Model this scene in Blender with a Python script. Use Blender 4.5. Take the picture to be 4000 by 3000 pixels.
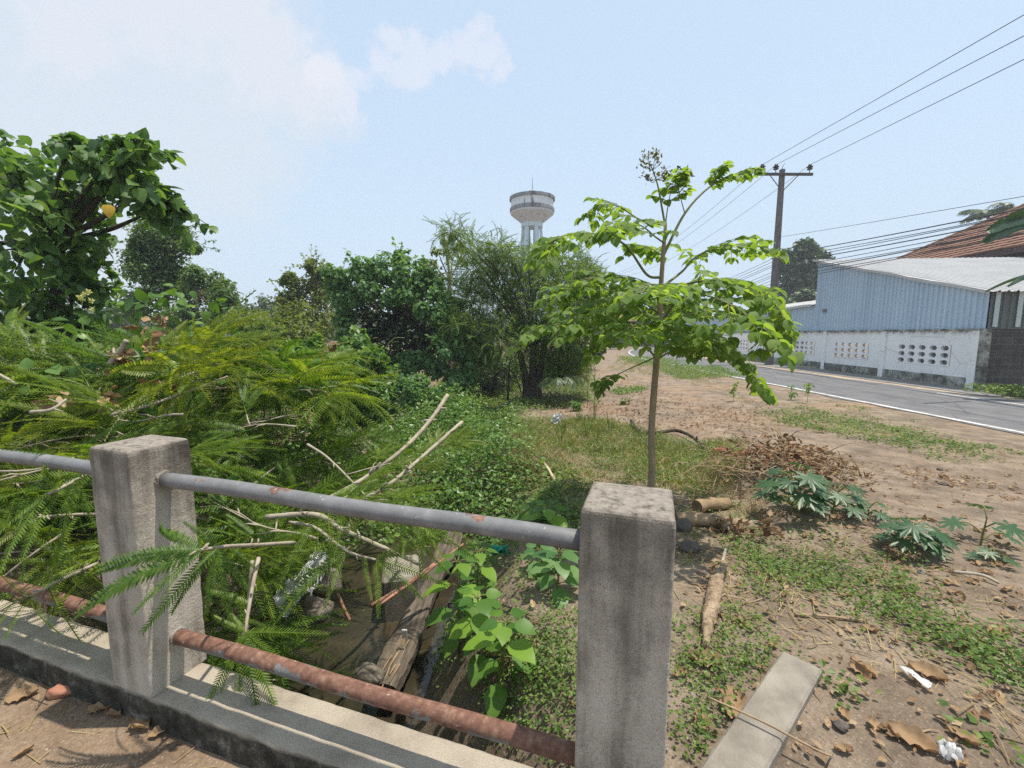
import bpy, math
import numpy as np
from mathutils import Matrix, Vector

# ------------------------------------------------------------------ camera, sky, sun, exposure
scene = bpy.context.scene
for o in list(bpy.data.objects):
    bpy.data.objects.remove(o)
COL = scene.collection
EYE, PITCH, ROLL, FPX = 1.45, math.radians(6.5), math.radians(0.2), 1720.0
cam_data = bpy.data.cameras.new('camera')
cam_data.sensor_width = 36
cam_data.lens = FPX / 4000 * 36
cam_data.clip_start = 0.05
cam_data.clip_end = 3000
cam = bpy.data.objects.new('camera', cam_data)
COL.objects.link(cam)
cam.matrix_world = Matrix.Translation((0, 0, EYE)) @ Matrix.Rotation(math.pi / 2 - PITCH, 4, 'X') @ Matrix.Rotation(ROLL, 4, 'Z')
scene.camera = cam

scene.view_settings.view_transform = 'Standard'
scene.view_settings.look = 'None'
scene.view_settings.gamma = 1
scene.view_settings.exposure = 1.0
scene.view_settings.use_curve_mapping = False
scene.cycles.use_denoising = False
scene.cycles.sample_clamp_indirect = 4
scene.cycles.max_bounces = 8
scene.cycles.transparent_max_bounces = 8

SUN_DIR = Vector((0.29, 0.015, 1.02)).normalized()
SUN_EL = math.asin(SUN_DIR.z)
SUN_AZ = math.atan2(SUN_DIR.x, SUN_DIR.y)          # clockwise from +Y
sun_data = bpy.data.lights.new('sun', 'SUN')
sun_data.energy = 2.9
sun_data.angle = math.radians(0.6)
sun_data.color = (1.0, 0.93, 0.82)
sun = bpy.data.objects.new('sun', sun_data)
COL.objects.link(sun)
sun.rotation_euler = (-SUN_DIR).to_track_quat('-Z', 'Y').to_euler()


def ray(px, py):
    """direction of photograph pixel px,py (4000x3000), numpy or scalars"""
    x = (np.asarray(px, float) - 2000) / FPX
    y = -(np.asarray(py, float) - 1500) / FPX
    c, s = math.cos(ROLL), math.sin(ROLL)
    x, y = c * x - s * y, s * x + c * y
    cp, sp = math.cos(PITCH), math.sin(PITCH)
    return np.stack([x, cp + y * sp, -sp + y * cp], -1)


def P(px, py, d):
    r = ray(px, py)
    return np.array([0, 0, EYE]) + r * (d / r[1])


def G(px, py, z=0.0):
    r = ray(px, py)
    return np.array([0, 0, EYE]) + r * ((z - EYE) / r[2])


# world: Nishita sky with procedural cloud and humid veil laid over it by direction
world = bpy.data.worlds.new('World')
scene.world = world
world.use_nodes = True
nt = world.node_tree
nt.nodes.clear()
N = nt.nodes.new
L = nt.links.new
out = N('ShaderNodeOutputWorld')
bg = N('ShaderNodeBackground')
bg.inputs['Strength'].default_value = 0.12
L(bg.outputs[0], out.inputs[0])
sky = N('ShaderNodeTexSky')
sky.sky_type = 'NISHITA'
sky.sun_disc = False
sky.sun_elevation = SUN_EL
sky.sun_rotation = SUN_AZ
sky.air_density = 1.0
sky.dust_density = 1.2
sky.ozone_density = 1.5
sky.altitude = 50
tc = N('ShaderNodeTexCoord')


def vmath(op, a, b=None):
    n = N('ShaderNodeVectorMath')
    n.operation = op
    for i, v in enumerate((a, b)):
        if v is None:
            continue
        if hasattr(v, 'links'):
            L(v, n.inputs[i])
        else:
            n.inputs[i].default_value = v
    return n.outputs['Value'] if op in ('DOT_PRODUCT', 'LENGTH', 'DISTANCE') else n.outputs[0]


def smath(op, a, b=None, clamp=False):
    n = N('ShaderNodeMath')
    n.operation = op
    n.use_clamp = clamp
    for i, v in enumerate((a, b)):
        if v is None:
            continue
        if hasattr(v, 'links'):
            L(v, n.inputs[i])
        else:
            n.inputs[i].default_value = v
    return n.outputs[0]


def smap(v, a, b, c=0.0, d=1.0):
    n = N('ShaderNodeMapRange')
    n.interpolation_type = 'SMOOTHSTEP'
    L(v, n.inputs[0])
    for i, q in enumerate((a, b, c, d)):
        n.inputs[i + 1].default_value = q
    return n.outputs[0]


def wnoise(scale, detail, rough, vec=None, dist=0.0):
    n = N('ShaderNodeTexNoise')
    n.inputs['Scale'].default_value = scale
    n.inputs['Detail'].default_value = detail
    n.inputs['Roughness'].default_value = rough
    n.inputs['Distortion'].default_value = dist
    L(vec if vec is not None else tc.outputs['Generated'], n.inputs['Vector'])
    return n.outputs['Fac']


def nrm(v):
    v = np.asarray(v, float)
    return v / np.linalg.norm(v)


def dirmask(pts, noise, amp):
    """ragged mask round a chain of sky directions: list of (px,py,angular radius)"""
    best = None
    for px, py, rad in pts:
        d = vmath('DISTANCE', tc.outputs['Generated'], tuple(nrm(ray(px, py))))
        d = smath('DIVIDE', d, rad)
        best = d if best is None else smath('MINIMUM', best, d)
    return smath('ADD', best, smath('MULTIPLY', smath('SUBTRACT', noise, 0.5), amp))


n_fine = smath('ADD', smath('MULTIPLY', wnoise(13.0, 8, 0.6, dist=0.4), 0.6), smath('MULTIPLY', wnoise(38.0, 8, 0.65), 0.4))
n_soft = wnoise(2.6, 5, 0.5)
cumulus = dirmask([(1545, 150, .034), (1480, 240, .03), (1620, 190, .036), (1720, 220, .036), (1870, 110, .03), (1820, 190, .034),
                   (1900, 210, .036), (1400, 300, .036), (1960, 280, .03), (1330, 350, .05), (1620, 270, .045), (1250, 280, .03)], n_fine, 4.5)
cum = smap(cumulus, 1.1, 0.35)
veil = dirmask([(500, 100, .22), (850, 120, .18), (1050, 260, .14), (1150, 350, .13), (900, 330, .16), (300, 350, .3), (0, 420, .35),
                (700, 480, .2)], n_soft, 2.2)
n_mid = wnoise(5.0, 7, 0.6, dist=0.6)
veil2 = smath('ADD', veil, smath('MULTIPLY', smath('SUBTRACT', n_mid, 0.5), 1.0))
vl = smap(smath('ADD', veil2, smath('MULTIPLY', smath('SUBTRACT', n_fine, 0.5), 1.6)), 1.15, 0.35, 0.0, 0.75)
cumul2 = dirmask([(600, 20, .09), (780, 60, .1), (950, 90, .09), (1080, 150, .07), (1000, 260, .08), (1150, 330, .06), (1280, 260, .04), (300, 120, .07), (420, 60, .06)], n_fine, 4.5)
cum2 = smap(cumul2, 1.15, 0.3)
sep = N('ShaderNodeSeparateXYZ')
L(tc.outputs['Generated'], sep.inputs[0])
hz = smap(sep.outputs['Z'], 0.62, 0.0, 0.22, 0.85)


def wmix(fac, a, b):
    n = N('ShaderNodeMix')
    n.data_type = 'RGBA'
    if hasattr(fac, 'links'):
        L(fac, n.inputs['Factor'])
    else:
        n.inputs['Factor'].default_value = fac
    for k, v in ((6, a), (7, b)):
        if hasattr(v, 'links'):
            L(v, n.inputs[k])
        else:
            n.inputs[k].default_value = v
    return n.outputs[2]


c1 = wmix(hz, sky.outputs[0], (2.95, 3.5, 4.0, 1))         # humid air
c1 = wmix(0.72, c1, (2.68, 3.36, 4.05, 1))
c2 = wmix(vl, c1, (3.15, 3.42, 3.75, 1))                      # thin cloud veil
c2 = wmix(smath('MULTIPLY', cum2, 0.45), c2, (3.6, 3.62, 3.95, 1))
c3 = wmix(smath('MULTIPLY', cum, 0.5), c2, (3.7, 3.7, 4.0, 1))    # small cumulus
L(c3, bg.inputs['Color'])

# ------------------------------------------------------------------ helpers
rng = np.random.default_rng(11)


class MB:
    """collects vertices and faces; build() links them as one mesh object"""

    def __init__(s):
        s.V, s.F, s.n = [], [], 0

    def add(s, V, F):
        V = np.asarray(V, float).reshape(-1, 3)
        for f in F:
            f = np.asarray(f, int)
            if f.size:
                s.F.append(f.reshape(-1, f.shape[-1]) + s.n)
        s.V.append(V)
        s.n += len(V)
        return s

    def box(s, c, size, ax=None, bev=0.0):
        """box centred at c; ax = three axis vectors; bev = chamfer"""
        ax = np.eye(3) if ax is None else np.asarray(ax, float)
        h = np.asarray(size, float) / 2
        if bev <= 0:
            q = np.array([[i, j, k] for i in (-1, 1) for j in (-1, 1) for k in (-1, 1)], float) * h
            f = [[0, 1, 3, 2], [4, 6, 7, 5], [0, 4, 5, 1], [2, 3, 7, 6], [0, 2, 6, 4], [1, 5, 7, 3]]
            s.add(np.asarray(c) + q @ ax, [f])
        else:
            bm_v = []
            for sx in (-1, 1):
                for sy in (-1, 1):
                    for sz in (-1, 1):
                        sg = np.array([sx, sy, sz], float)
                        for a in range(3):
                            w = h - bev
                            w[a] = h[a]
                            bm_v.append(sg * w)
            idx = lambda i, j, k, a: ((i * 2 + j) * 2 + k) * 3 + a
            f4, f3 = [], []
            for a in range(3):
                o = [b for b in range(3) if b != a]
                for sg in (0, 1):
                    cyc = []
                    for (p, q) in ((0, 0), (1, 0), (1, 1), (0, 1)):
                        t = [0, 0, 0]
                        t[a], t[o[0]], t[o[1]] = sg, p, q
                        cyc.append(idx(*t, a))
                    f4.append(cyc)
            for a in range(3):                      # edges parallel to axis a
                o = [b for b in range(3) if b != a]
                for p in (0, 1):
                    for q in (0, 1):
                        t0, t1 = [0, 0, 0], [0, 0, 0]
                        t0[o[0]] = t1[o[0]] = p
                        t0[o[1]] = t1[o[1]] = q
                        t1[a] = 1
                        f4.append([idx(*t0, o[0]), idx(*t1, o[0]), idx(*t1, o[1]), idx(*t0, o[1])])
            for i in (0, 1):
                for j in (0, 1):
                    for k in (0, 1):
                        f3.append([idx(i, j, k, 0), idx(i, j, k, 1), idx(i, j, k, 2)])
            s.add(np.asarray(c) + np.array(bm_v) @ ax, [f4, f3])
        return s

    def tube(s, path, rad, n=8, cap=True, jit=0.0):
        path = np.asarray(path, float)
        m = len(path)
        rad = np.broadcast_to(np.asarray(rad, float), (m,))
        T = np.gradient(path, axis=0)
        T /= np.linalg.norm(T, axis=1)[:, None] + 1e-12
        up = np.array([0, 0, 1.0]) if abs(T[0][2]) < .9 else np.array([1.0, 0, 0])
        V = []
        A = np.cross(T[0], up)
        A /= np.linalg.norm(A)
        for i in range(m):
            A = A - T[i] * (A @ T[i])
            A /= np.linalg.norm(A) + 1e-12
            B = np.cross(T[i], A)
            th = np.arange(n) * 2 * math.pi / n
            r = rad[i] * (1 + jit * (rng.random(n) - .5))
            V.append(path[i] + np.outer(np.cos(th) * r, A) + np.outer(np.sin(th) * r, B))
        V = np.concatenate(V)
        i, j = np.meshgrid(np.arange(m - 1), np.arange(n), indexing='ij')
        a = i * n + j
        b = i * n + (j + 1) % n
        f = np.stack([a, b, b + n, a + n], -1).reshape(-1, 4)
        F = [f]
        if cap and n > 2:
            F += [np.arange(n)[None, ::-1], (np.arange(n) + (m - 1) * n)[None]]
        s.add(V, F)
        return s

    def lathe(s, prof, c, n=32):
        prof = np.asarray(prof, float)
        m = len(prof)
        th = np.arange(n) * 2 * math.pi / n
        V = np.stack([np.outer(prof[:, 0], np.cos(th)), np.outer(prof[:, 0], np.sin(th)), np.repeat(prof[:, 1][:, None], n, 1)], -1)
        i, j = np.meshgrid(np.arange(m - 1), np.arange(n), indexing='ij')
        a = i * n + j
        b = i * n + (j + 1) % n
        s.add(V.reshape(-1, 3) + np.asarray(c), [np.stack([a, b, b + n, a + n], -1).reshape(-1, 4)])
        return s

    def place(s, tm, pos, D, Nn, S):
        """instances of a template (V,F) with x axis along D, z axis near Nn, scale S"""
        V, F = tm
        pos, D, Nn = (np.asarray(q, float).reshape(-1, 3) for q in (pos, D, Nn))
        S = np.broadcast_to(np.asarray(S, float), (len(pos),))
        X = D / (np.linalg.norm(D, axis=1)[:, None] + 1e-12)
        Z = Nn - X * (Nn * X).sum(1)[:, None]
        Z /= np.linalg.norm(Z, axis=1)[:, None] + 1e-12
        Y = np.cross(Z, X)
        W = pos[:, None, :] + S[:, None, None] * (V[None, :, 0:1] * X[:, None] + V[None, :, 1:2] * Y[:, None] + V[None, :, 2:3] * Z[:, None])
        k = len(V)
        off = (np.arange(len(pos)) * k)[:, None, None]
        s.add(W, [(np.asarray(f)[None] + off).reshape(-1, np.asarray(f).shape[-1]) for f in F])
        return s

    def merged(s):
        return np.concatenate(s.V), s.F

    def build(s, name, mat, parent=None, loc=None, smooth=False, merge=False):
        V = np.concatenate(s.V) if s.V else np.zeros((0, 3))
        base = np.zeros(3)
        if parent is not None:
            base = WORLD_LOC[parent.name]
        elif loc is not None:
            base = np.asarray(loc, float)
        me = bpy.data.meshes.new(name)
        me.vertices.add(len(V))
        me.vertices.foreach_set('co', (V - base).astype(np.float32).ravel())
        li = np.concatenate([f.ravel() for f in s.F]) if s.F else np.zeros(0, int)
        ln = np.concatenate([np.full(len(f), f.shape[1]) for f in s.F]) if s.F else np.zeros(0, int)
        me.loops.add(len(li))
        me.loops.foreach_set('vertex_index', li.astype(np.int32))
        me.polygons.add(len(ln))
        st = np.concatenate([[0], np.cumsum(ln)[:-1]]) if len(ln) else ln
        me.polygons.foreach_set('loop_start', st.astype(np.int32))
        me.update(calc_edges=True)
        me.validate()
        sm = smooth or name in ('leaves', 'crown', 'young_leaves', 'yellow_leaf')
        me.polygons.foreach_set('use_smooth', np.full(len(me.polygons), bool(sm)))
        if mat is not None:
            me.materials.append(mat)
        o = bpy.data.objects.new(name, me)
        COL.objects.link(o)
        if parent is not None:
            o.parent = parent
            WORLD_LOC[o.name] = base
        else:
            o.location = base
            WORLD_LOC[o.name] = base
        return o


WORLD_LOC = {}


def tag(o, label=None, cat=None, group=None, kind=None):
    if label:
        o['label'] = label
    if cat:
        o['category'] = cat
    if group:
        o['group'] = group
    if kind:
        o['kind'] = kind
    return o


def thing(name, label, cat, loc=(0, 0, 0), group=None):
    o = bpy.data.objects.new(name, None)
    COL.objects.link(o)
    o.location = loc
    o.empty_display_size = 0.1
    WORLD_LOC[o.name] = np.asarray(loc, float)
    return tag(o, label, cat, group)


def copy_tree(o, parent=None):
    c = o.copy()
    COL.objects.link(c)
    c.parent = parent
    for ch in list(o.children):
        copy_tree(ch, c)
    return c


def smooth(t):
    t = np.clip(t, 0, 1)
    return t * t * (3 - 2 * t)


def bez(pts, n=12):
    """smooth polyline through points (Catmull-Rom)"""
    p = np.asarray(pts, float)
    p = np.vstack([2 * p[0] - p[1], p, 2 * p[-1] - p[-2]])
    o = []
    for i in range(1, len(p) - 2):
        t = np.linspace(0, 1, n, endpoint=False)[:, None]
        a, b, c, d = p[i - 1], p[i], p[i + 1], p[i + 2]
        o.append(.5 * (2 * b + (c - a) * t + (2 * a - 5 * b + 4 * c - d) * t ** 2 + (3 * b - 3 * c + d - a) * t ** 3))
    o.append(p[-2][None])
    return np.vstack(o)


def rdir(n):
    v = rng.normal(size=(n, 3))
    return v / np.linalg.norm(v, axis=1)[:, None]


# ------------------------------------------------------------------ materials
class NT:
    def __init__(s, name):
        s.m = bpy.data.materials.new(name)
        s.m.use_nodes = True
        s.t = s.m.node_tree
        s.t.nodes.clear()
        s.out = s.t.nodes.new('ShaderNodeOutputMaterial')
        s.tc = None

    def n(s, typ, **kw):
        q = s.t.nodes.new('ShaderNode' + typ)
        for k, v in kw.items():
            if k in q.bl_rna.properties:
                setattr(q, k, v)
        return q

    def set(s, sock, v):
        if hasattr(v, 'links'):
            s.t.links.new(v, sock)
        else:
            if isinstance(v, (tuple, list)) and sock.type == 'RGBA' and len(v) == 3:
                v = (*v, 1)
            sock.default_value = v

    def co(s, kind='Object', scale=None):
        if s.tc is None:
            s.tc = s.n('TexCoord')
        v = s.tc.outputs[kind]
        if scale is not None:
            m = s.n('Mapping')
            s.set(m.inputs['Vector'], v)
            m.inputs['Scale'].default_value = scale
            v = m.outputs[0]
        return v

    def pos(s):
        return s.n('NewGeometry').outputs['Position']

    def noise(s, scale, detail=6, rough=.55, vec=None, dist=0):
        q = s.n('TexNoise')
        q.inputs['Scale'].default_value = scale
        q.inputs['Detail'].default_value = detail
        q.inputs['Roughness'].default_value = rough
        q.inputs['Distortion'].default_value = dist
        s.set(q.inputs['Vector'], vec if vec is not None else s.co())
        return q.outputs['Fac']

    def voro(s, scale, vec=None, feature='F1'):
        q = s.n('TexVoronoi')
        q.feature = feature
        q.inputs['Scale'].default_value = scale
        s.set(q.inputs['Vector'], vec if vec is not None else s.co())
        return q

    def ramp(s, fac, stops, interp='LINEAR'):
        q = s.n('ValToRGB')
        q.color_ramp.interpolation = interp
        e = q.color_ramp.elements
        while len(e) < len(stops):
            e.new(0.5)
        for i, (p, c) in enumerate(stops):
            e[i].position = p
            e[i].color = (*c, 1) if len(c) == 3 else c
        s.set(q.inputs[0], fac)
        return q.outputs[0]

    def math(s, op, a, b=0.0, clamp=False):
        q = s.n('Math')
        q.operation = op
        q.use_clamp = clamp
        s.set(q.inputs[0], a)
        s.set(q.inputs[1], b)
        return q.outputs[0]

    def map(s, v, a, b, c=0.0, d=1.0):
        q = s.n('MapRange')
        q.interpolation_type = 'SMOOTHSTEP'
        s.set(q.inputs[0], v)
        for i, x in enumerate((a, b, c, d)):
            q.inputs[i + 1].default_value = x
        return q.outputs[0]

    def mix(s, f, a, b, blend='MIX'):
        q = s.n('Mix')
        q.data_type = 'RGBA'
        q.blend_type = blend
        s.set(q.inputs['Factor'], f)
        s.set(q.inputs[6], a)
        s.set(q.inputs[7], b)
        return q.outputs[2]

    def xyz(s, v):
        q = s.n('SeparateXYZ')
        s.set(q.inputs[0], v)
        return q.outputs

    def bump(s, h, dist, strength=1.0):
        q = s.n('Bump')
        q.inputs['Strength'].default_value = strength
        q.inputs['Distance'].default_value = dist
        s.set(q.inputs['Height'], h)
        return q.outputs[0]

    def bsdf(s, col, rough=.8, spec=.3, normal=None, metal=0.0):
        q = s.n('BsdfPrincipled')
        s.set(q.inputs['Base Color'], col)
        s.set(q.inputs['Roughness'], rough)
        s.set(q.inputs['Specular IOR Level'], spec)
        s.set(q.inputs['Metallic'], metal)
        if normal is not None:
            s.set(q.inputs['Normal'], normal)
        return q

    def done(s, shader):
        s.t.links.new(shader.outputs[0], s.out.inputs[0])
        return s.m


def simple(name, cols, scale=6, rough=.8, bump=.0, bscale=60, spec=.3, detail=6, vscale=None, metal=0.0):
    t = NT(name)
    v = t.co('Object', vscale)
    f = t.noise(scale, detail, .6, v)
    k = len(cols)
    c = t.ramp(f, [(0.3 + .4 * i / max(k - 1, 1), cc) for i, cc in enumerate(cols)])
    nr = t.bump(t.noise(bscale, 5, .6, v), bump) if bump else None
    return t.done(t.bsdf(c, rough, spec, nr, metal))


def leafmat(name, cols, trans=.35, rough=.45, spec=.35, tcol=None, vary=0.0):
    t = NT(name)
    g = t.n('NewGeometry')
    k = len(cols)
    c = t.ramp(g.outputs['Random Per Island'], [(i / max(k - 1, 1), cc) for i, cc in enumerate(cols)])
    n2 = t.noise(1.3 if not vary else 2.6, 3, .5)
    c = t.mix(.6, c, t.ramp(n2, [(.3, (.72, .78, .8)), (.7, (1.25, 1.2, 1.0))]), 'MULTIPLY')
    if vary:
        oi = t.n('ObjectInfo')
        c = t.mix(vary, c, t.ramp(oi.outputs['Random'], [(0, (.62, .8, .75)), (.35, (.95, 1.0, .9)), (.7, (1.2, 1.1, .9)), (.9, (1.3, 1.12, 1.0)), (1, (1.45, 1.12, 1.2))]), 'MULTIPLY')
        pt = t.noise(5.5, 2, .5)
        c = t.mix(t.map(pt, .66, .74, 0, .4), c, (.26, .19, .06))
    b = t.bsdf(c, rough, spec)
    if trans > 0:
        tr = t.n('BsdfTranslucent')
        hs = t.mix(1.0, c, tcol or (1.9, 1.75, .7), 'MULTIPLY')
        t.set(tr.inputs[0], hs)
        mx = t.n('MixShader')
        mx.inputs[0].default_value = trans
        t.t.links.new(b.outputs[0], mx.inputs[1])
        t.t.links.new(tr.outputs[0], mx.inputs[2])
        return t.done(mx)
    return t.done(b)


# foliage colours
M = {}
M['feather'] = leafmat('feather_leaf', [(.05, .105, .014), (.085, .155, .02), (.125, .205, .026), (.18, .25, .04)], .45, .45, .35, None, .85)
M['bigleaf'] = leafmat('broad_leaf', [(.055, .125, .036), (.08, .165, .045), (.105, .2, .055), (.15, .245, .07)], .45, .45, .4)
M['smallleaf'] = leafmat('small_leaf', [(.065, .125, .042), (.095, .165, .055), (.13, .21, .075)], .38)
M['olive'] = leafmat('olive_leaf', [(.09, .135, .03), (.14, .19, .042), (.19, .24, .06)], .45)
M['vine'] = leafmat('vine_leaf', [(.055, .125, .024), (.09, .185, .034), (.135, .24, .05), (.185, .29, .075)], .35, .4, .4)
M['vinedark'] = leafmat('vine_leaf_deep', [(.065, .16, .05), (.11, .225, .07), (.17, .29, .105)], .42, .45, .4)
M['tamarind'] = leafmat('fine_leaf', [(.08, .145, .034), (.12, .19, .044), (.165, .24, .06)], .48)
M['sapling'] = leafmat('sapling_leaf', [(.095, .175, .038), (.135, .225, .052), (.175, .275, .068), (.215, .315, .09)], .55, .55, .3)
M['young'] = leafmat('young_leaf', [(.10, .075, .03), (.14, .12, .04), (.12, .14, .05)], .3)
M['seedling'] = leafmat('seedling_leaf', [(.055, .14, .02), (.075, .17, .025), (.11, .22, .03), (.2, .34, .04)], .4, .45, .35)
M['castor'] = leafmat('castor_leaf', [(.03, .085, .03), (.05, .115, .045), (.07, .14, .06)], .25, .4, .4)
M['cover'] = leafmat('cover_leaf', [(.055, .115, .02), (.09, .165, .028), (.135, .215, .04), (.2, .24, .065)], .35)
M['grass'] = leafmat('grass_blade', [(.075, .135, .025), (.115, .17, .035), (.19, .21, .06), (.33, .28, .13)], .35)
M['straw'] = leafmat('straw', [(.24, .18, .09), (.32, .25, .13), (.40, .32, .19)], .1, .8, .1)
M['dryleaf'] = leafmat('dry_leaf', [(.15, .085, .045), (.24, .15, .085), (.33, .22, .13), (.42, .31, .20)], .12, .75, .15, (1.1, .9, .7))
M['fartree'] = leafmat('far_leaf', [(.045, .085, .035), (.07, .115, .05), (.09, .13, .055)], .2)  # distance haze put into a greyer leaf colour
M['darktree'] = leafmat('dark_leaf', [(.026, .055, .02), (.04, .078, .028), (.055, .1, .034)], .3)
M['palm'] = leafmat('palm_leaf', [(.04, .075, .025), (.07, .11, .035), (.11, .14, .05)], .25)
M['banana'] = leafmat('banana_leaf', [(.02, .06, .016), (.03, .075, .02)], .25, .35, .5)
M['yellow'] = leafmat('yellow_leaf', [(.55, .33, .03), (.6, .4, .05)], .2)
M['bark'] = simple('bark', [(.10, .07, .045), (.2, .15, .10), (.28, .22, .16)], 8, .9, .01, 30, vscale=(3, 3, .6))
M['darkbark'] = simple('dark_bark', [(.035, .028, .02), (.08, .06, .045)], 8, .9, .02, 20, vscale=(3, 3, .6))
M['twig'] = simple('pale_twig', [(.2, .16, .12), (.34, .29, .22), (.42, .36, .28)], 12, .85, .003, 50)
M['greenstem'] = simple('green_stem', [(.10, .12, .03), (.16, .17, .05), (.2, .19, .08)], 9, .6)
M['sapbark'] = simple('sapling_bark', [(.2, .15, .095), (.3, .225, .145), (.38, .3, .2)], 9, .8, .003, 60, vscale=(4, 4, .8))


def mat_post():
    t = NT('weathered_concrete')
    v = t.co()
    z = t.xyz(v)[2]
    streak = t.noise(9, 6, .65, t.co('Object', (1, 1, .10)))
    blot = t.noise(5, 7, .65)
    top = t.map(z, .42, .86)
    f = t.math('ADD', t.math('MULTIPLY', streak, .62), t.math('MULTIPLY', blot, .45))
    f = t.math('SUBTRACT', f, t.math('MULTIPLY', top, .13))
    c = t.ramp(f, [(.32, (.085, .075, .062)), (.43, (.24, .212, .176)), (.53, (.44, .395, .33)), (.66, (.56, .51, .435))])
    sp = t.voro(140, feature='F1').outputs['Distance']
    c = t.mix(t.map(sp, .25, .12, 0, .55), c, (.05, .045, .04))
    fine = t.noise(320, 3, .6)
    c = t.mix(.45, c, t.ramp(fine, [(.35, (.55, .55, .55)), (.65, (1.3, 1.3, 1.3))]), 'MULTIPLY')
    gz = t.xyz(t.n('NewGeometry').outputs['True Normal'])[2]
    tp = t.ramp(t.noise(45, 7, .7), [(.34, (.09, .08, .066)), (.48, (.24, .21, .175)), (.7, (.34, .305, .26))])
    c = t.mix(t.map(gz, .5, .8), c, tp)
    h = t.math('ADD', t.noise(70, 6, .7), t.math('MULTIPLY', fine, .35))
    return t.done(t.bsdf(c, .92, .2, t.bump(h, .006, .8)))


def mat_kerb():
    t = NT('kerb_concrete')
    v = t.co()
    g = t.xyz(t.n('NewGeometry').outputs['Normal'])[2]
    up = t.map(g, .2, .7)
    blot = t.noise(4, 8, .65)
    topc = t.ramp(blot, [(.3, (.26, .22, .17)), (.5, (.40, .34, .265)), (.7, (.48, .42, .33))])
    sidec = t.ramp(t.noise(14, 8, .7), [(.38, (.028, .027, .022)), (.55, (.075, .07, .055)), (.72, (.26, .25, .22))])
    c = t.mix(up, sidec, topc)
    dirt = t.noise(11, 9, .75)
    c = t.mix(t.map(dirt, .62, .72, 0, .8), c, (.075, .06, .045))
    fine = t.noise(240, 4, .65)
    c = t.mix(.5, c, t.ramp(fine, [(.35, (.6, .6, .6)), (.65, (1.25, 1.25, 1.25))]), 'MULTIPLY')
    return t.done(t.bsdf(c, .93, .2, t.bump(t.math('ADD', t.noise(60, 7, .7), t.math('MULTIPLY', fine, .4)), .008, .8)))


def mat_pipe(name, lo, hi):
    t = NT(name)
    v = t.co('Object')
    paint = t.ramp(t.noise(14, 7, .6), [(.3, (.13, .13, .13)), (.55, (.185, .184, .185)), (.75, (.26, .257, .25))])
    rustc = t.ramp(t.noise(38, 6, .65), [(.3, (.095, .045, .03)), (.5, (.175, .088, .06)), (.68, (.27, .16, .105))])
    gz = t.xyz(t.n('NewGeometry').outputs['Normal'])[2]
    f = t.math('ADD', t.noise(5.5, 8, .62, dist=.4), t.math('MULTIPLY', gz, .10))
    rf = t.map(f, lo, hi)
    c = t.mix(rf, paint, rustc)
    c = t.mix(t.map(t.noise(75, 3, .5), .68, .74, 0, .6), c, (.55, .53, .48))
    bmp = t.bump(t.math('ADD', t.noise(130, 5, .7), t.math('MULTIPLY', rf, 1.2)), .0015, .7)
    rg = t.math('ADD', t.math('MULTIPLY', rf, .35), .5)
    return t.done(t.bsdf(c, rg, .35, bmp))


def mat_dirt():
    t = NT('bare_dirt')
    p = t.pos()
    big = t.noise(.55, 5, .55, p)
    mid = t.noise(3.2, 8, .68, p)
    c = t.ramp(mid, [(.28, (.11, .082, .06)), (.45, (.195, .148, .108)), (.58, (.265, .205, .15)), (.74, (.35, .28, .215))])
    org = t.mix(t.map(big, .46, .62), c, t.ramp(mid, [(.3, (.19, .12, .07)), (.55, (.3, .205, .13)), (.75, (.37, .275, .19))]))
    x = t.xyz(p)
    far = t.map(x[1], 4.0, 9.0)
    c = t.mix(t.math('MULTIPLY', far, .8), c, org)
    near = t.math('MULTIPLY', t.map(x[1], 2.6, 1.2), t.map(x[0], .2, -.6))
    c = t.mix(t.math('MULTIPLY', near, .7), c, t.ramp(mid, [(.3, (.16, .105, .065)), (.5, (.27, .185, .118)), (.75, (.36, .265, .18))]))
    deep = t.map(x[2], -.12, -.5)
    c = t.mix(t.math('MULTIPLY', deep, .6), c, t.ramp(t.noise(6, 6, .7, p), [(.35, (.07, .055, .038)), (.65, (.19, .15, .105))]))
    grit = t.noise(85, 5, .7, p)
    c = t.mix(.55, c, t.ramp(grit, [(.34, (.55, .54, .53)), (.5, (1, 1, 1)), (.66, (1.45, 1.42, 1.38))]), 'MULTIPLY')
    peb = t.voro(55, p)
    c = t.mix(t.map(peb.outputs['Distance'], .22, .12, 0, .55), c, (.42, .37, .3))
    ash = t.noise(1.9, 6, .6, p)
    c = t.mix(t.map(ash, .58, .72, 0, .55), c, (.095, .08, .066))
    h = t.math('ADD', t.math('MULTIPLY', t.noise(24, 7, .7, p), 1.0), t.math('MULTIPLY', grit, .45))
    return t.done(t.bsdf(c, .95, .15, t.bump(h, .02, .9)))


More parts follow.
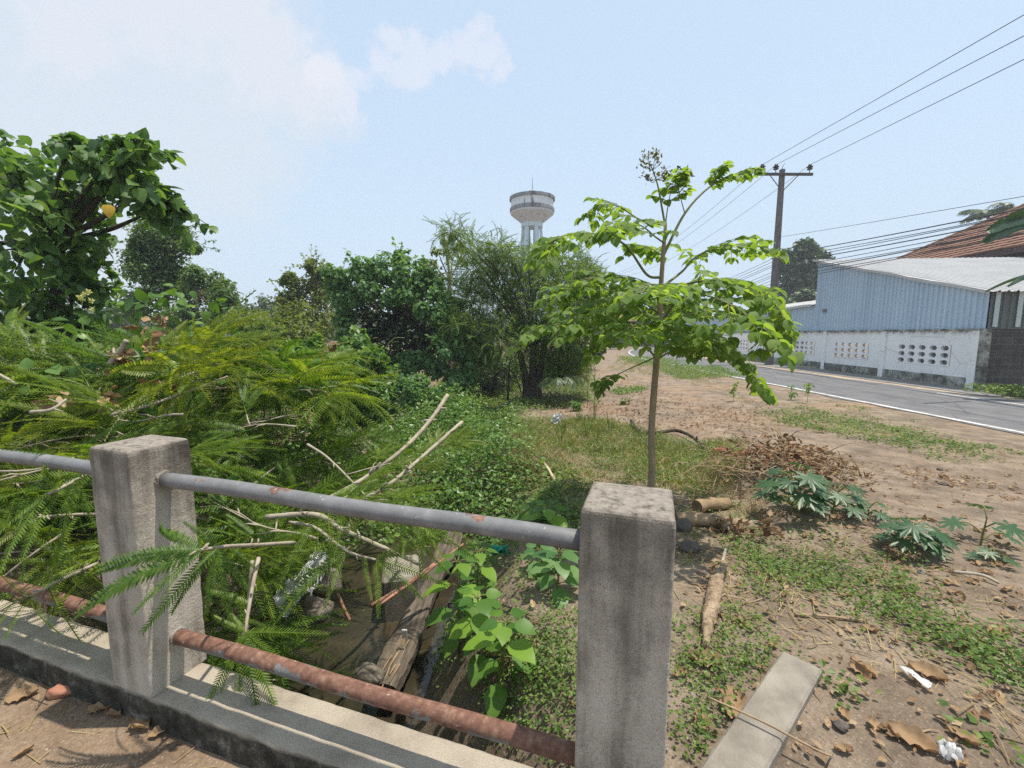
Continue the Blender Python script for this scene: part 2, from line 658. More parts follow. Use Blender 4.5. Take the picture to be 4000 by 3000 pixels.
def mat_asphalt():
    t = NT('asphalt')
    p = t.pos()
    c = t.ramp(t.noise(2.0, 7, .6, p), [(.3, (.115, .112, .115)), (.55, (.15, .147, .15)), (.75, (.19, .185, .182))])
    lane = t.noise(1.0, 4, .5, t.n('Mapping').outputs[0])
    q = t.n('Mapping')
    t.set(q.inputs['Vector'], p)
    q.inputs['Scale'].default_value = (1.6, .05, 1)
    c = t.mix(.5, c, t.ramp(t.noise(1.2, 5, .6, q.outputs[0]), [(.35, (.72, .72, .73)), (.65, (1.2, 1.18, 1.15))]), 'MULTIPLY')
    crack = t.voro(.55, p, 'DISTANCE_TO_EDGE').outputs['Distance']
    c = t.mix(t.map(crack, .012, .004, 0, .5), c, (.05, .05, .05))
    g = t.noise(160, 4, .7, p)
    c = t.mix(.5, c, t.ramp(g, [(.35, (.7, .7, .7)), (.65, (1.25, 1.25, 1.25))]), 'MULTIPLY')
    return t.done(t.bsdf(c, .85, .3, t.bump(g, .004)))


def mat_whitewall():
    t = NT('white_wall_paint')
    v = t.co()
    z = t.xyz(v)[2]
    c = t.ramp(t.noise(1.4, 6, .6), [(.3, (.80, .80, .79)), (.6, (.87, .87, .86))])
    st = t.noise(3.0, 8, .7, t.co('Object', (1, 1, .22)))
    low = t.map(z, .62, .18)
    f = t.math('ADD', st, t.math('MULTIPLY', low, .14))
    c = t.mix(t.map(f, .64, .78, 0, .6), c, (.3, .29, .26))
    hi = t.map(z, 1.62, 1.86)
    c = t.mix(t.math('MULTIPLY', t.map(t.noise(5, 8, .75), .44, .6), t.math('MULTIPLY', hi, .9)), c, (.07, .068, .06))
    cr = t.voro(.75, t.co('Object', (1, 1, .6)), 'DISTANCE_TO_EDGE').outputs['Distance']
    c = t.mix(t.map(cr, .008, .003, 0, .3), c, (.25, .24, .22))
    return t.done(t.bsdf(c, .85, .25, t.bump(t.noise(40, 5, .6), .004)))


def mat_plinth():
    t = NT('mouldy_plinth')
    f = t.noise(2.2, 9, .75)
    c = t.ramp(f, [(.36, (.06, .06, .052)), (.48, (.17, .17, .15)), (.58, (.42, .42, .38)), (.72, (.62, .61, .57))])
    return t.done(t.bsdf(c, .92, .2, t.bump(t.noise(30, 6, .6), .006)))


def mat_block():
    t = NT('grey_blockwork')
    v = t.co()
    b = t.n('TexBrick')
    t.set(b.inputs['Vector'], t.co('Object', (1, 1, 1)))
    x = t.xyz(v)
    cb = t.n('CombineXYZ')
    t.set(cb.inputs[0], t.math('ADD', x[0], t.math('MULTIPLY', x[1], .1)))
    t.set(cb.inputs[1], x[2])
    t.set(b.inputs['Vector'], cb.outputs[0])
    b.inputs['Scale'].default_value = 1.0
    b.inputs['Brick Width'].default_value = .4
    b.inputs['Row Height'].default_value = .2
    b.inputs['Mortar Size'].default_value = .012
    t.set(b.inputs['Color1'], (.085, .082, .078))
    t.set(b.inputs['Color2'], (.12, .115, .108))
    t.set(b.inputs['Mortar'], (.17, .165, .155))
    c = t.mix(.75, b.outputs[0], t.ramp(t.noise(2.6, 8, .7, t.co('Object', (1, 1, .5))), [(.3, (.45, .45, .45)), (.6, (1.0, 1.0, 1.0)), (.8, (1.9, 1.85, 1.75))]), 'MULTIPLY')
    return t.done(t.bsdf(c, .93, .2, t.bump(t.math('ADD', t.noise(50, 5, .6), b.outputs['Fac']), .005)))


def mat_metal(name, cols, rust=.7, rough=.5, seam=False):
    t = NT(name)
    c = t.ramp(t.noise(.8, 6, .6, t.co('Object', (1, 1, .3))), [(.3 + .2 * i, q) for i, q in enumerate(cols)])
    d = t.noise(2.5, 8, .7, t.co('Object', (1, 1, .12)))
    c = t.mix(t.map(d, rust, rust + .15, 0, .35), c, (.32, .30, .28))
    if seam:
        fr = t.math('FRACT', t.math('MULTIPLY', t.xyz(t.pos())[1], 1 / 1.07))
        c = t.mix(t.map(fr, .05, .02, 0, .45), c, (.66, .73, .78))
        c = t.mix(t.map(t.noise(.9, 3, .5, t.co('Object', (0, 1, .02))), .56, .62, 0, .18), c, (.2, .26, .32))
    return t.done(t.bsdf(c, rough, .4))


def mat_tile():
    t = NT('terracotta_tiles')
    c = t.ramp(t.noise(2.2, 6, .65), [(.3, (.15, .075, .05)), (.5, (.22, .115, .075)), (.7, (.3, .165, .11))])
    g = t.noise(14, 4, .6)
    c = t.mix(.5, c, t.ramp(g, [(.35, (.65, .65, .65)), (.65, (1.25, 1.2, 1.15))]), 'MULTIPLY')
    return t.done(t.bsdf(c, .85, .25, t.bump(g, .02)))


def mat_tower(name, base, dark, thr):
    t = NT(name)
    st = t.noise(1.1, 7, .7, t.co('Object', (1, 1, .10)))
    bl = t.noise(1.6, 8, .7)
    c = t.ramp(bl, [(.35, tuple(.82 * q for q in base)), (.6, base)])
    c = t.mix(t.map(st, thr, thr + .07, 0, .92), c, dark)
    c = t.mix(t.map(bl, .60, .7, 0, .5), c, tuple(.55 * q for q in base))
    return t.done(t.bsdf(c, .9, .2))


def mat_water():
    t = NT('ditch_water')
    p = t.pos()
    c = t.ramp(t.noise(2.4, 6, .65, p), [(.35, (.02, .018, .012)), (.55, (.04, .034, .02)), (.75, (.075, .058, .032))])
    b = t.bsdf(c, .07, .5, t.bump(t.noise(26, 3, .5, p), .01, .5))
    return t.done(b)


M['post'] = mat_post()
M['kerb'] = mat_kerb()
M['rail_top'] = mat_pipe('painted_pipe', .66, .71)
M['rail_low'] = mat_pipe('rusty_pipe', .44, .50)
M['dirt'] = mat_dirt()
M['asphalt'] = mat_asphalt()
M['whitewall'] = mat_whitewall()
M['plinth'] = mat_plinth()
M['block'] = mat_block()
M['bluemetal'] = mat_metal('blue_sheet', [(.38, .50, .61), (.44, .56, .67), (.5, .61, .71)], .6, .5, True)
M['whitemetal'] = mat_metal('white_sheet', [(.46, .45, .44), (.52, .51, .5), (.55, .54, .53)], .72, .6)
M['greymetal'] = mat_metal('dark_sheet', [(.10, .115, .11), (.14, .155, .15), (.19, .2, .195)])
M['clearstrip'] = simple('clear_sheet', [(.5, .58, .58), (.6, .68, .68)], 2, .35)
M['tile'] = mat_tile()
M['fascia'] = simple('dark_fascia', [(.055, .03, .03), (.09, .055, .05)], 3, .7)
M['housewall'] = simple('grey_render', [(.2, .19, .18), (.28, .27, .25)], 2, .9)
M['tower'] = mat_tower('tower_concrete', (.53, .535, .53), (.05, .055, .06), .60)
M['towerblue'] = mat_tower('tower_blue_paint', (.55, .66, .70), (.1, .11, .12), .68)
M['towerwhite'] = mat_tower('tower_white_band', (.70, .72, .72), (.045, .055, .065), .53)
M['towerdark'] = mat_tower('tower_stained_rim', (.24, .245, .25), (.06, .06, .065), .5)
M['iron'] = simple('dark_iron', [(.05, .05, .055), (.09, .09, .095)], 8, .6)
M['opening'] = simple('dark_opening', [(.015, .015, .016), (.03, .03, .03)], 4, .9)
M['pole'] = simple('pole_concrete', [(.09, .078, .072), (.14, .125, .115), (.2, .18, .165)], 5, .9, .004, 40, vscale=(2, 2, .4))
M['arm'] = simple('weathered_timber', [(.06, .05, .048), (.11, .095, .088)], 6, .9)
M['porcelain'] = simple('brown_porcelain', [(.03, .022, .022), (.06, .045, .042)], 6, .3)
M['cable'] = simple('black_cable', [(.03, .03, .032), (.045, .045, .05)], 5, .6)
M['whiteline'] = simple('road_paint', [(.17, .165, .16), (.42, .41, .38), (.62, .6, .57), (.68, .66, .63)], 9, .85, vscale=(1, .5, 1), detail=9)
M['apron'] = simple('grey_concrete_pad', [(.13, .125, .12), (.19, .185, .175), (.24, .23, .22)], 3, .9, .004, 80)
M['sand'] = simple('sandy_shoulder', [(.30, .22, .15), (.40, .31, .22), (.47, .38, .28)], 3, .95, .01, 60)
M['slab'] = simple('pale_concrete', [(.17, .148, .12), (.255, .225, .185), (.33, .295, .245)], 7, .93, .006, 90, detail=9)
M['plank'] = simple('weathered_plank', [(.05, .038, .028), (.125, .10, .075), (.21, .172, .132)], 5, .9, .01, 25, vscale=(6, .35, 6))
M['log'] = simple('cut_log', [(.17, .115, .065), (.3, .21, .125), (.4, .29, .18)], 6, .9, .006, 40)
M['logend'] = simple('log_end', [(.13, .085, .05), (.22, .15, .09)], 18, .9)
M['rotwood'] = simple('rotten_wood', [(.13, .085, .05), (.36, .26, .165), (.5, .38, .26)], 16, .95, .02, 35, vscale=(2, 2, .5))
M['bamboo'] = simple('split_bamboo', [(.36, .28, .17), (.48, .39, .25), (.56, .47, .32)], 9, .7)
M['rod'] = simple('rusty_rod', [(.26, .115, .075), (.38, .19, .125), (.46, .25, .17)], 20, .8)
M['rock'] = simple('mossy_rock', [(.08, .07, .055), (.19, .16, .125), (.28, .24, .19)], 9, .95, .015, 40)
M['stone'] = simple('dark_stone', [(.07, .06, .055), (.15, .12, .105)], 9, .9, .01, 40)
M['brick'] = simple('brick_fragment', [(.32, .13, .08), (.42, .2, .13)], 20, .9, .005, 60)


def mat_plastic(name, col, trans):
    t = NT(name)
    b = t.bsdf(t.ramp(t.noise(9, 4, .6), [(.3, tuple(.8 * q for q in col)), (.7, col)]), .35, .5)
    tr = t.n('BsdfTranslucent')
    t.set(tr.inputs[0], col)
    m = t.n('MixShader')
    m.inputs[0].default_value = trans
    t.t.links.new(b.outputs[0], m.inputs[1])
    t.t.links.new(tr.outputs[0], m.inputs[2])
    return t.done(m)


M['whiteplastic'] = mat_plastic('white_plastic', (.74, .74, .74), .35)
M['greenplastic'] = mat_plastic('green_plastic', (.02, .42, .30), .3)
M['water'] = mat_water()

# ------------------------------------------------------------------ terrain
K0 = np.array([.15, .931])                   # front left corner of the near post, foot of the kerb line
U = np.array([-.951, .310])                  # along the kerb, to the left and away
NV = np.array([.310, .951])                  # across it, away from the camera


def kts(x, y):
    return (x - K0[0]) * U[0] + (y - K0[1]) * U[1], (x - K0[0]) * NV[0] + (y - K0[1]) * NV[1]


def wav(x, y, k, seed):
    r = np.random.default_rng(seed)
    z = 0
    for i in range(7):
        a = r.random() * 6.283
        f = k * (.6 + 1.2 * r.random())
        z = z + np.sin((x * math.cos(a) + y * math.sin(a)) * f + r.random() * 6.283)
    return z / 7


def hgt(x, y):
    x, y = np.asarray(x, float), np.asarray(y, float)
    t, s = kts(x, y)
    z = .09 - .29 * smooth((y + .3 * x - 1.6) / 6.0)
    left = smooth((-x - 1.2) / 1.5)
    z = z - .15 * left * smooth((s - .2) / .6)
    # ditch running away from the kerb
    r = x + 1.12 + .12 * np.sin(y * .9)
    wl, wr = 1.2, 1.05 + .15 * np.sin(y * 1.7)
    prof = np.where(r > 0, 1 - smooth((r - .42) / wr), 1 - smooth((-r - .55) / wl))
    depth = 1.12 - .62 * smooth((y - 4.2) / 2.2) - .2 * smooth((y - 12) / 6)
    depth = depth * (1 - smooth((y - 22) / 8))
    z = z - depth * prof * smooth((s - .06) / .12)
    amp = smooth((s - .2) / .5) * (1 - .9 * smooth((x - 6.5) / 1.5))
    z = z + amp * (.035 * wav(x, y, 2.2, 1) + .018 * wav(x, y, 7, 2)) * (1 - .5 * smooth((y - 5) / 5))
    z = z + .008 * wav(x, y, 9, 3) * (1 - amp) * (1 - smooth((x - 4) / 3)) * smooth((3 - y) / 1)
    # worn step along the bank on the right of the field
    z = z + .07 * smooth((x - 2.1 - .25 * (y - 4)) / .25) * smooth((y - 2.6) / .8) * (1 - smooth((y - 6.5) / 2)) * (1 - smooth((x - 3.4) / 2))
    return z


def gp(px, py):
    """photograph pixel -> point on the terrain"""
    px, py = np.asarray(px, float), np.asarray(py, float)
    r = ray(px, py)
    z = np.zeros(px.shape)
    for _ in range(40):
        tt = (z - EYE) / np.minimum(r[..., 2], -1e-3)
        q = r * tt[..., None]
        z = z + .6 * (hgt(q[..., 0], q[..., 1]) - z)
    tt = (z - EYE) / np.minimum(r[..., 2], -1e-3)
    q = r * tt[..., None]
    return np.stack([q[..., 0], q[..., 1], hgt(q[..., 0], q[..., 1])], -1)


def on(x, y, dz=0):
    return np.array([x, y, float(hgt(x, y)) + dz])


def axis(lo, hi, step, far, grow=1.22):
    a = list(np.arange(lo, hi + 1e-6, step))
    st = step
    b = a[0]
    left = []
    while b > -far:
        st *= grow
        b -= st
        left.append(b)
    st = step
    b = a[-1]
    while b < far:
        st *= grow
        b += st
        a.append(b)
    return np.array(left[::-1] + a)


gx, gy = axis(-4.0, 5.0, .045, 330), axis(.3, 8.0, .045, 330)
X, Y = np.meshgrid(gx, gy, indexing='ij')
Z = hgt(X, Y)
mb = MB()
i, j = np.meshgrid(np.arange(len(gx) - 1), np.arange(len(gy) - 1), indexing='ij')
a = i * len(gy) + j
mb.add(np.stack([X, Y, Z], -1), [np.stack([a, a + len(gy), a + len(gy) + 1, a + 1], -1).reshape(-1, 4)])
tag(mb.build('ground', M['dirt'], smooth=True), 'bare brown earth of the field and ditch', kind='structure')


def strip(name, xl, xr, ys, z, mat, label, bend=True):
    m = MB()
    ys = np.asarray(ys, float)
    cx = np.where(ys > 25, .0085 * (ys - 25) ** 2, 0) if bend else 0 * ys
    l = np.stack([xl(ys) + cx, ys, 0 * ys + z], -1)
    r = np.stack([xr(ys) + cx, ys, 0 * ys + z], -1)
    k = len(ys)
    a = np.arange(k - 1)
    m.add(np.vstack([l, r]), [np.stack([a, a + k, a + k + 1, a + 1], -1)])
    return tag(m.build(name, mat), label, kind='structure')


ROADZ = -.2
ys = np.concatenate([np.arange(-40, 90, .5)])
jig = lambda y, s, a: a * (np.sin(y * 1.7 + s) + np.sin(y * 3.9 + 2 * s) * .6 + np.sin(y * .63 + s) * .8)
strip('shoulder', lambda y: 11.4 + 0 * y, lambda y: 14.3 + .02 * y, ys, ROADZ + .005, M['sand'], 'sandy shoulder between road and wall')
strip('road', lambda y: 8.53 + jig(y * 2.1, 2, .045), lambda y: 12.55 + .01 * y + jig(y, 1, .09), ys, ROADZ + .012, M['asphalt'], 'grey asphalt road bending away past the wall')
strip('road_marking', lambda y: 8.62 + 0 * y, lambda y: 8.75 + 0 * y, ys, ROADZ + .016, M['whiteline'], 'white line along the near road edge')
strip('road_marking', lambda y: 12.12 + 0 * y, lambda y: 12.2 + 0 * y, np.arange(-20, 13, .5), ROADZ + .016, M['whiteline'], 'worn white line along the far road edge')
yy = np.arange(11.8, 26.5, .4)
strip('pavement', lambda y: 12.95 + .035 * (y - 12) + jig(y, 3, .03), lambda y: 14.05 + .08 * (y - 12), yy, ROADZ + .02, M['apron'], 'grey concrete pad at the foot of the white wall', False)

# water in the ditch
m = MB()
m.add([(-2.6, 1.15, -.88), (-.1, 1.15, -.88), (-.1, 5.6, -.88), (-2.6, 5.6, -.88)], [[[0, 1, 2, 3]]])
tag(m.build('water', M['water']), 'shallow brown water in the ditch', kind='structure')

# ------------------------------------------------------------------ kerb and railing
AX = np.array([[U[0], U[1], 0], [NV[0], NV[1], 0], [0, 0, 1]])


def kp(t, s, z):
    q = K0 + U * t + NV * s
    return np.array([q[0], q[1], z])


m = MB()
# kerb as a grid-chipped beam: profile swept along t with jitter
ts_ = np.arange(-.205, 5.0, .02)
prof = [(-.004, -1.3), (-.004, .06), (-.004, .14), (-.003, .18), (.001, .193), (.008, .199), (.02, .2), (.09, .2), (.165, .2), (.176, .198), (.182, .192), (.184, .18), (.184, .14), (.184, -1.3)]
V = []
for t in ts_:
    for k, (s, z) in enumerate(prof):
        js = .004 * float(wav(np.array(t), np.array(k * .13), 38, 15)) * (1 if 1 <= k <= 6 else .5)
        jz = .005 * float(wav(np.array(t), np.array(k * .2), 45, 16)) * (1 if k in (3, 4, 5, 6, 9, 10) else .3)
        if k in (0, 13):
            js = jz = 0
        V.append(kp(t, s + js + (.004 * wav(np.array(t), np.array(0.), 14, 5) if k < 4 else 0), z + jz))
k = len(prof)
i, j = np.meshgrid(np.arange(len(ts_) - 1), np.arange(k - 1), indexing='ij')
a = i * k + j
m.add(V, [np.stack([a, a + k, a + k + 1, a + 1], -1).reshape(-1, 4), np.arange(k)[None], (np.arange(k) + k * (len(ts_) - 1))[None, ::-1]])
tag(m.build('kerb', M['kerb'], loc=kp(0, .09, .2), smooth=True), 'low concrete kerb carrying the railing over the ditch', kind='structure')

rail = thing('bridge_railing', 'concrete and steel pipe railing on the kerb over the ditch', 'railing', kp(.7, .1, .2))


def post(t0):
    """cast post with worn, chipped arrises"""
    m = MB()
    zs = np.concatenate([np.linspace(.2, 1.05, 52), [1.058, 1.064, 1.068, 1.07]])
    inset = np.concatenate([np.zeros(52), [.001, .003, .007, .012]])
    nq, V = 7, []
    for z, ins_ in zip(zs, inset):
        for ci, (sx, sy) in enumerate(((-1, -1), (1, -1), (1, 1), (-1, 1))):
            n1 = float(wav(np.array(z), np.array(t0 + ci), 34, 40 + ci))
            r = .006 + .010 * max(0, n1 - .12) + .004 * rng.random() * (rng.random() > .8)
            if z > .95:
                r += .004 * rng.random()
            for k in range(nq):
                a = math.pi / 2 * k / (nq - 1) + ci * math.pi / 2 + math.pi
                x = sx * (.1 - ins_ - r) + math.cos(a) * r
                y = sy * (.1 - ins_ - r) + math.sin(a) * r
                V.append(kp(t0 + .1 + x, .1 + y, z + .0015 * n1))
    k = 4 * nq
    i, j = np.meshgrid(np.arange(len(zs) - 1), np.arange(k), indexing='ij')
    a = i * k + j
    b = i * k + (j + 1) % k
    m.add(V, [np.stack([a, b, b + k, a + k], -1).reshape(-1, 4), np.arange(k)[None, ::-1], (np.arange(k) + k * (len(zs) - 1))[None]])
    return m


# posts are separate meshes so the material starts at each foot
for t0 in (-.2, 1.457, 3.114, 4.77):
    m = post(t0)
    o = m.build('post', M['post'], rail)
    # move the mesh origin to the post foot
    off = kp(t0 + .1, .1, .2) - WORLD_LOC[rail.name]
    o.data.transform(Matrix.Translation(-Vector(off)))
    o.location = Vector(off)


def pipe(t0, t1, z, name, mat, collar=False):
    m = MB()
    n = 30
    path = [kp(t, .1, z + .003 * math.sin(t * 7)) for t in np.linspace(t0, t1, n)]
    m.tube(path, .0255, 20)
    o = m.build(name, mat, rail, smooth=True)
    return o


for k, t0 in enumerate((0.0, 1.657, 3.314)):
    pipe(t0 - .003, t0 + 1.46, .946, 'top_rail', M['rail_top'])
    pipe(t0 - .003, t0 + 1.46, .362, 'bottom_rail', M['rail_low'])
for t0, zr in ((1.449, .946), (1.452, .362), (.003, .946), (.003, .362), (1.662, .946), (1.662, .362)):   # mortar where a pipe enters a post
    m = MB()
    sg_ = 1 if t0 in (1.449, 1.452) else -1
    m.tube([kp(t0 - sg_ * .004, .1, zr), kp(t0 + sg_ * .01, .1, zr)], [.029, .033], 16, jit=.16)
    m.build('mortar_ring', M['slab'], rail)

# ------------------------------------------------------------------ white wall, sheds, houses
WA = nrm((.1, 1, 0))                          # along the wall, away
WB = nrm((1, -.1, 0))                         # across, away from the road
WAX = np.array([WA, WB, [0, 0, 1.0]])


def wp(y, off=0.0, z=0.0):
    q = np.array([13.01 + .1 * y, y, z]) + WB * off
    return q


def wbox(m, y0, y1, o0, o1, z0, z1):
    """box between wall stations y0..y1 (y coordinate), offsets, heights"""
    c = (wp(y0, (o0 + o1) / 2) + wp(y1, (o0 + o1) / 2)) / 2
    c[2] = (z0 + z1) / 2
    m.box(c, (np.linalg.norm(wp(y1) - wp(y0)), o1 - o0, z1 - z0), WAX)


Z0, ZT = -.22, 1.66
wall = thing('boundary_wall', 'white plastered boundary wall with rows of vent holes beside the road', 'wall', wp(13.7, 0, Z0))
ys_w = [13.7 + 3.85 * k for k in range(11)]


def grille(m, org, ea, ez, en, cols, rows, cw, ch, hw, hh, th):
    """pierced block: cells with eight sided openings; en points to the viewer"""
    for cidx in range(cols):
        for r in range(rows):
            c = org + ea * (cidx + .5) * cw + ez * (r + .5) * ch
            out = [(-1, -1), (0, -1), (1, -1), (1, 0), (1, 1), (0, 1), (-1, 1), (-1, 0)]
            O = [(x * cw / 2, y * ch / 2) for x, y in out]
            I = [(-.62 * hw, -hh), (0, -hh * 1.12), (.62 * hw, -hh), (hw, 0), (.62 * hw, hh), (0, hh * 1.12), (-.62 * hw, hh), (-hw, 0)]
            V = []
            for d in (0, -th):
                for lst in (O, I):
                    V += [c + ea * x + ez * y + en * d for x, y in lst]
            q = []
            for k in range(8):
                k2 = (k + 1) % 8
                q += [[k, k2, 8 + k2, 8 + k], [8 + k, 8 + k2, 24 + k2, 24 + k], [16 + k2, 16 + k, 24 + k, 24 + k2]]
            m.add(V, [q])


for k in range(10):
    y0, y1 = ys_w[k], ys_w[k + 1]
    m = MB()
    wbox(m, y0 - .13, y0 + .13, -.06, .12, Z0, ZT - .06)
    m.build('pillar', M['whitewall'], wall)
    a0, a1 = y0 + .13, y1 - .13
    span = a1 - a0
    h0, h1 = a0 + .20 * span, a0 + .84 * span      # opening, nearer end first
    zb, zt = .42, 1.14
    m = MB()
    wbox(m, a0, h0, 0, .1, .12, ZT - .06)
    wbox(m, h1, a1, 0, .1, .12, ZT - .06)
    wbox(m, h0, h1, 0, .1, .12, zb)
    wbox(m, h0, h1, 0, .1, zt, ZT - .06)
    pn = m.build('panel', M['whitewall'], wall)
    m = MB()
    L_ = np.linalg.norm(wp(h1) - wp(h0))
    grille(m, wp(h0, -.012, zb), WA, np.array([0, 0, 1.]), -WB, 5, 3, L_ / 5, (zt - zb) / 3, .165 * L_ / 2.33, .075, .1)
    m.build('vent_block', M['whitewall'], pn)
    m = MB()
    wbox(m, a0, a1, -.045, .11, Z0, .12)
    m.build('plinth', M['plinth'], wall)
    m = MB()
    wbox(m, y0 - .13, y1 - .13, -.075, .13, ZT - .06, ZT)
    m.build('coping', M['plinth'], wall)

gw = thing('block_wall', 'unpainted grey blockwork wall with vent slots under the striped shed side', 'wall', wp(13.5, 0, Z0))
m = MB()
g0 = wp(13.5, 0, Z0)
ea, en = WB, -WA
L2, H2 = 9.0, 1.86


def gbox(m, x0, x1, z0, z1, d0=0., d1=.1):
    c = wp(13.5, 0, 0) + WB * (x0 + x1) / 2 + WA * (d0 + d1) / 2
    c[2] = (z0 + z1) / 2
    m.box(c, (x1 - x0, d1 - d0, z1 - z0), np.array([WB, WA, [0, 0, 1.]]))


gbox(m, .1, 1.15, Z0, ZT)
gbox(m, 1.15, 2.75, Z0, .42)
gbox(m, 1.15, 2.75, 1.05, ZT)
gbox(m, 2.75, 9, Z0, ZT)
bp = m.build('panel', M['block'], gw)
m = MB()
q0 = wp(13.5, 0, .42) + WB * 1.15 - WA * .01
grille(m, q0, WB, np.array([0, 0, 1.]), -WA, 4, 3, .4, .21, .15, .06, .1)
m.build('vent_block', M['block'], bp)
m = MB()
wbox(m, 13.36, 13.57, -.05, .1, Z0, ZT - .004)
m.build('pillar', M['plinth'], gw)


def corrugated(m, org, ex, ez, en, width, hfun, pitch=.19, depth=.03, z0=0.0):
    """ribbed sheet; ex across ribs, ez along ribs; height hfun(x)"""
    xs, ds = [], []
    x = 0.0
    while x < width:
        for a, d in ((0, 0), (.34, 0), (.40, .25), (.46, 0), (.62, 0), (.70, 1), (.88, 1), (.96, 0)):
            if x + a * pitch <= width:
                xs.append(x + a * pitch)
                ds.append(d * depth)
        x += pitch
    xs.append(width)
    ds.append(0)
    xs, ds = np.array(xs), np.array(ds)
    lo = org + xs[:, None] * ex + ds[:, None] * en + ez * z0
    hi = org + xs[:, None] * ex + ds[:, None] * en + ez * np.array([hfun(q) for q in xs])[:, None]
    k = len(xs)
    a = np.arange(k - 1)
    m.add(np.vstack([lo, hi]), [np.stack([a, a + 1, a + k + 1, a + k], -1)])


ez = np.array([0, 0, 1.])
shed = thing('blue_shed', 'tall pale blue corrugated shed with sloping white roof above the white wall', 'shed', wp(13.5, .03, ZT))
yA, yB, zA, zB = 13.5, 22.5, 2.79, 5.12
LA = np.linalg.norm(wp(yB) - wp(yA))
m = MB()
corrugated(m, wp(yA, .03, ZT - .02), WA, ez, -WB, LA, lambda q: (zA + (zB - zA) * q / LA) - ZT - .03, .21, .035)
m.build('front_sheet', M['bluemetal'], shed)
m = MB()                                       # far gable end of the shed
corrugated(m, wp(yB, .03, ZT), WB, ez, WA, 10, lambda q: zB - ZT - .05, .21, .03)
m.build('end_sheet', M['bluemetal'], shed)
rs = np.array([wp(yB, 0, zB) - wp(yA, 0, zA)]).reshape(3)
slope = nrm(rs)
rn = nrm(np.cross(WB, slope))
rn = rn if rn[2] > 0 else -rn
m = MB()
nR = 60
corrugated(m, wp(yA, -.12, zA + .02) - slope * .25, WB, slope, rn, 13.0, lambda q: np.linalg.norm(rs) + .35 + .02 * math.sin(q * 5), .25, .04)
m.build('roof', M['whitemetal'], shed)
m = MB()                                       # edge strip of the roof over the front
n = 40
tt = np.linspace(-.02, 1.03, n)
pth = np.array([wp(yA, -.14, zA + .035) + rs * t + ez * .025 * (math.sin(t * 17) * math.sin(t * 5.1)) for t in tt])
m.add(np.vstack([pth, pth - ez * .10]), [np.stack([np.arange(n - 1), np.arange(n - 1) + 1, np.arange(n - 1) + n + 1, np.arange(n - 1) + n], -1)])
m.build('roof_edge', M['whitemetal'], shed)
m = MB()
corrugated(m, wp(13.47, .05, ZT - .01), WB, ez, -WA, 9.0, lambda q: zA - ZT - .03, .2, .03)
m.build('side_sheet', M['greymetal'], shed)
for k in range(14):
    m = MB()
    c = wp(13.47, .05) + WB * (.16 + .62 * k) - WA * .045
    c[2] = (ZT + zA) / 2
    m.box(c, (.13, .015, zA - ZT - .1), np.array([WB, WA, ez]))
    m.build('clear_strip', M['clearstrip'], shed)
m = MB()
c = wp(21.6, -.06, 2.62)
m.box(c, (.22, .06, .16), WAX, .01)
m.build('meter_box', M['greymetal'], shed)

low = thing('low_shed', 'lower pale blue corrugated shed behind the power pole, with a white roof edge', 'shed', wp(22.6, .1, ZT))
Lb = np.linalg.norm(wp(50) - wp(22.6))
m = MB()
corrugated(m, wp(22.62, .1, ZT - .02), WA, ez, -WB, Lb, lambda q: 1.32 - .003 * q, .3, .04)
m.build('front_sheet', M['bluemetal'], low)
m = MB()
sl2 = nrm(WB + np.array([0, 0, .16]))
corrugated(m, wp(22.62, -.1, ZT + 1.31), WA, sl2, nrm(np.cross(sl2, WA)) * np.sign(nrm(np.cross(sl2, WA))[2]), Lb, lambda q: 6, .3, .04)
m.build('roof', M['whitemetal'], low)
m = MB()
n = 90
tt = np.linspace(0, 1, n)
pth = np.array([wp(22.62 + 27.3 * t, -.12, ZT + 1.33 + .02 * math.sin(t * 60)) for t in tt])
m.add(np.vstack([pth, pth - ez * .12]), [np.stack([np.arange(n - 1), np.arange(n - 1) + 1, np.arange(n - 1) + n + 1, np.arange(n - 1) + n], -1)])
m.build('roof_edge', M['whitemetal'], low)

# house with the tiled hip roof
house = thing('tiled_house', 'house with brown terracotta hip roof rising behind the white shed roof', 'house', (27, 24, -.2))
HX = lambda y: 22 + .1 * y
e0 = np.array([HX(32.7), 32.7, 5.7])           # far eave corner
L1 = 26.0
toward = -WA
pr = .62                                       # rise per metre across
updir = nrm(WB + ez * pr)
rown = nrm(np.cross(toward, updir))
rown = rown if rown[2] > 0 else -rown
m = MB()
row = .34
nrow = 22
for r in range(nrow):
    s0, s1 = r * row, (r + 1) * row + .06
    for x0, x1 in ((s0 * .86, L1),):
        k = 130
        xs = np.linspace(x0, x1, k)
        wv = .025 * np.abs(np.sin(xs * 10.5))
        lo = e0 + toward * xs[:, None] + updir * s0 + rown * (.075 + wv)[:, None]
        hi = e0 + toward * (xs[:, None] + row * .86) + updir * s1 + rown * (.015 + wv)[:, None]
        bt = e0 + toward * xs[:, None] + updir * s0 + rown * (0 + 0 * wv)[:, None]
        a = np.arange(k - 1)
        m.add(np.vstack([lo, hi]), [np.stack([a, a + 1, a + k + 1, a + k], -1)])
        m.add(np.vstack([bt, lo]), [np.stack([a, a + 1, a + k + 1, a + k], -1)])
top = nrow * row
hipend = e0 + toward * top * .86 + updir * top
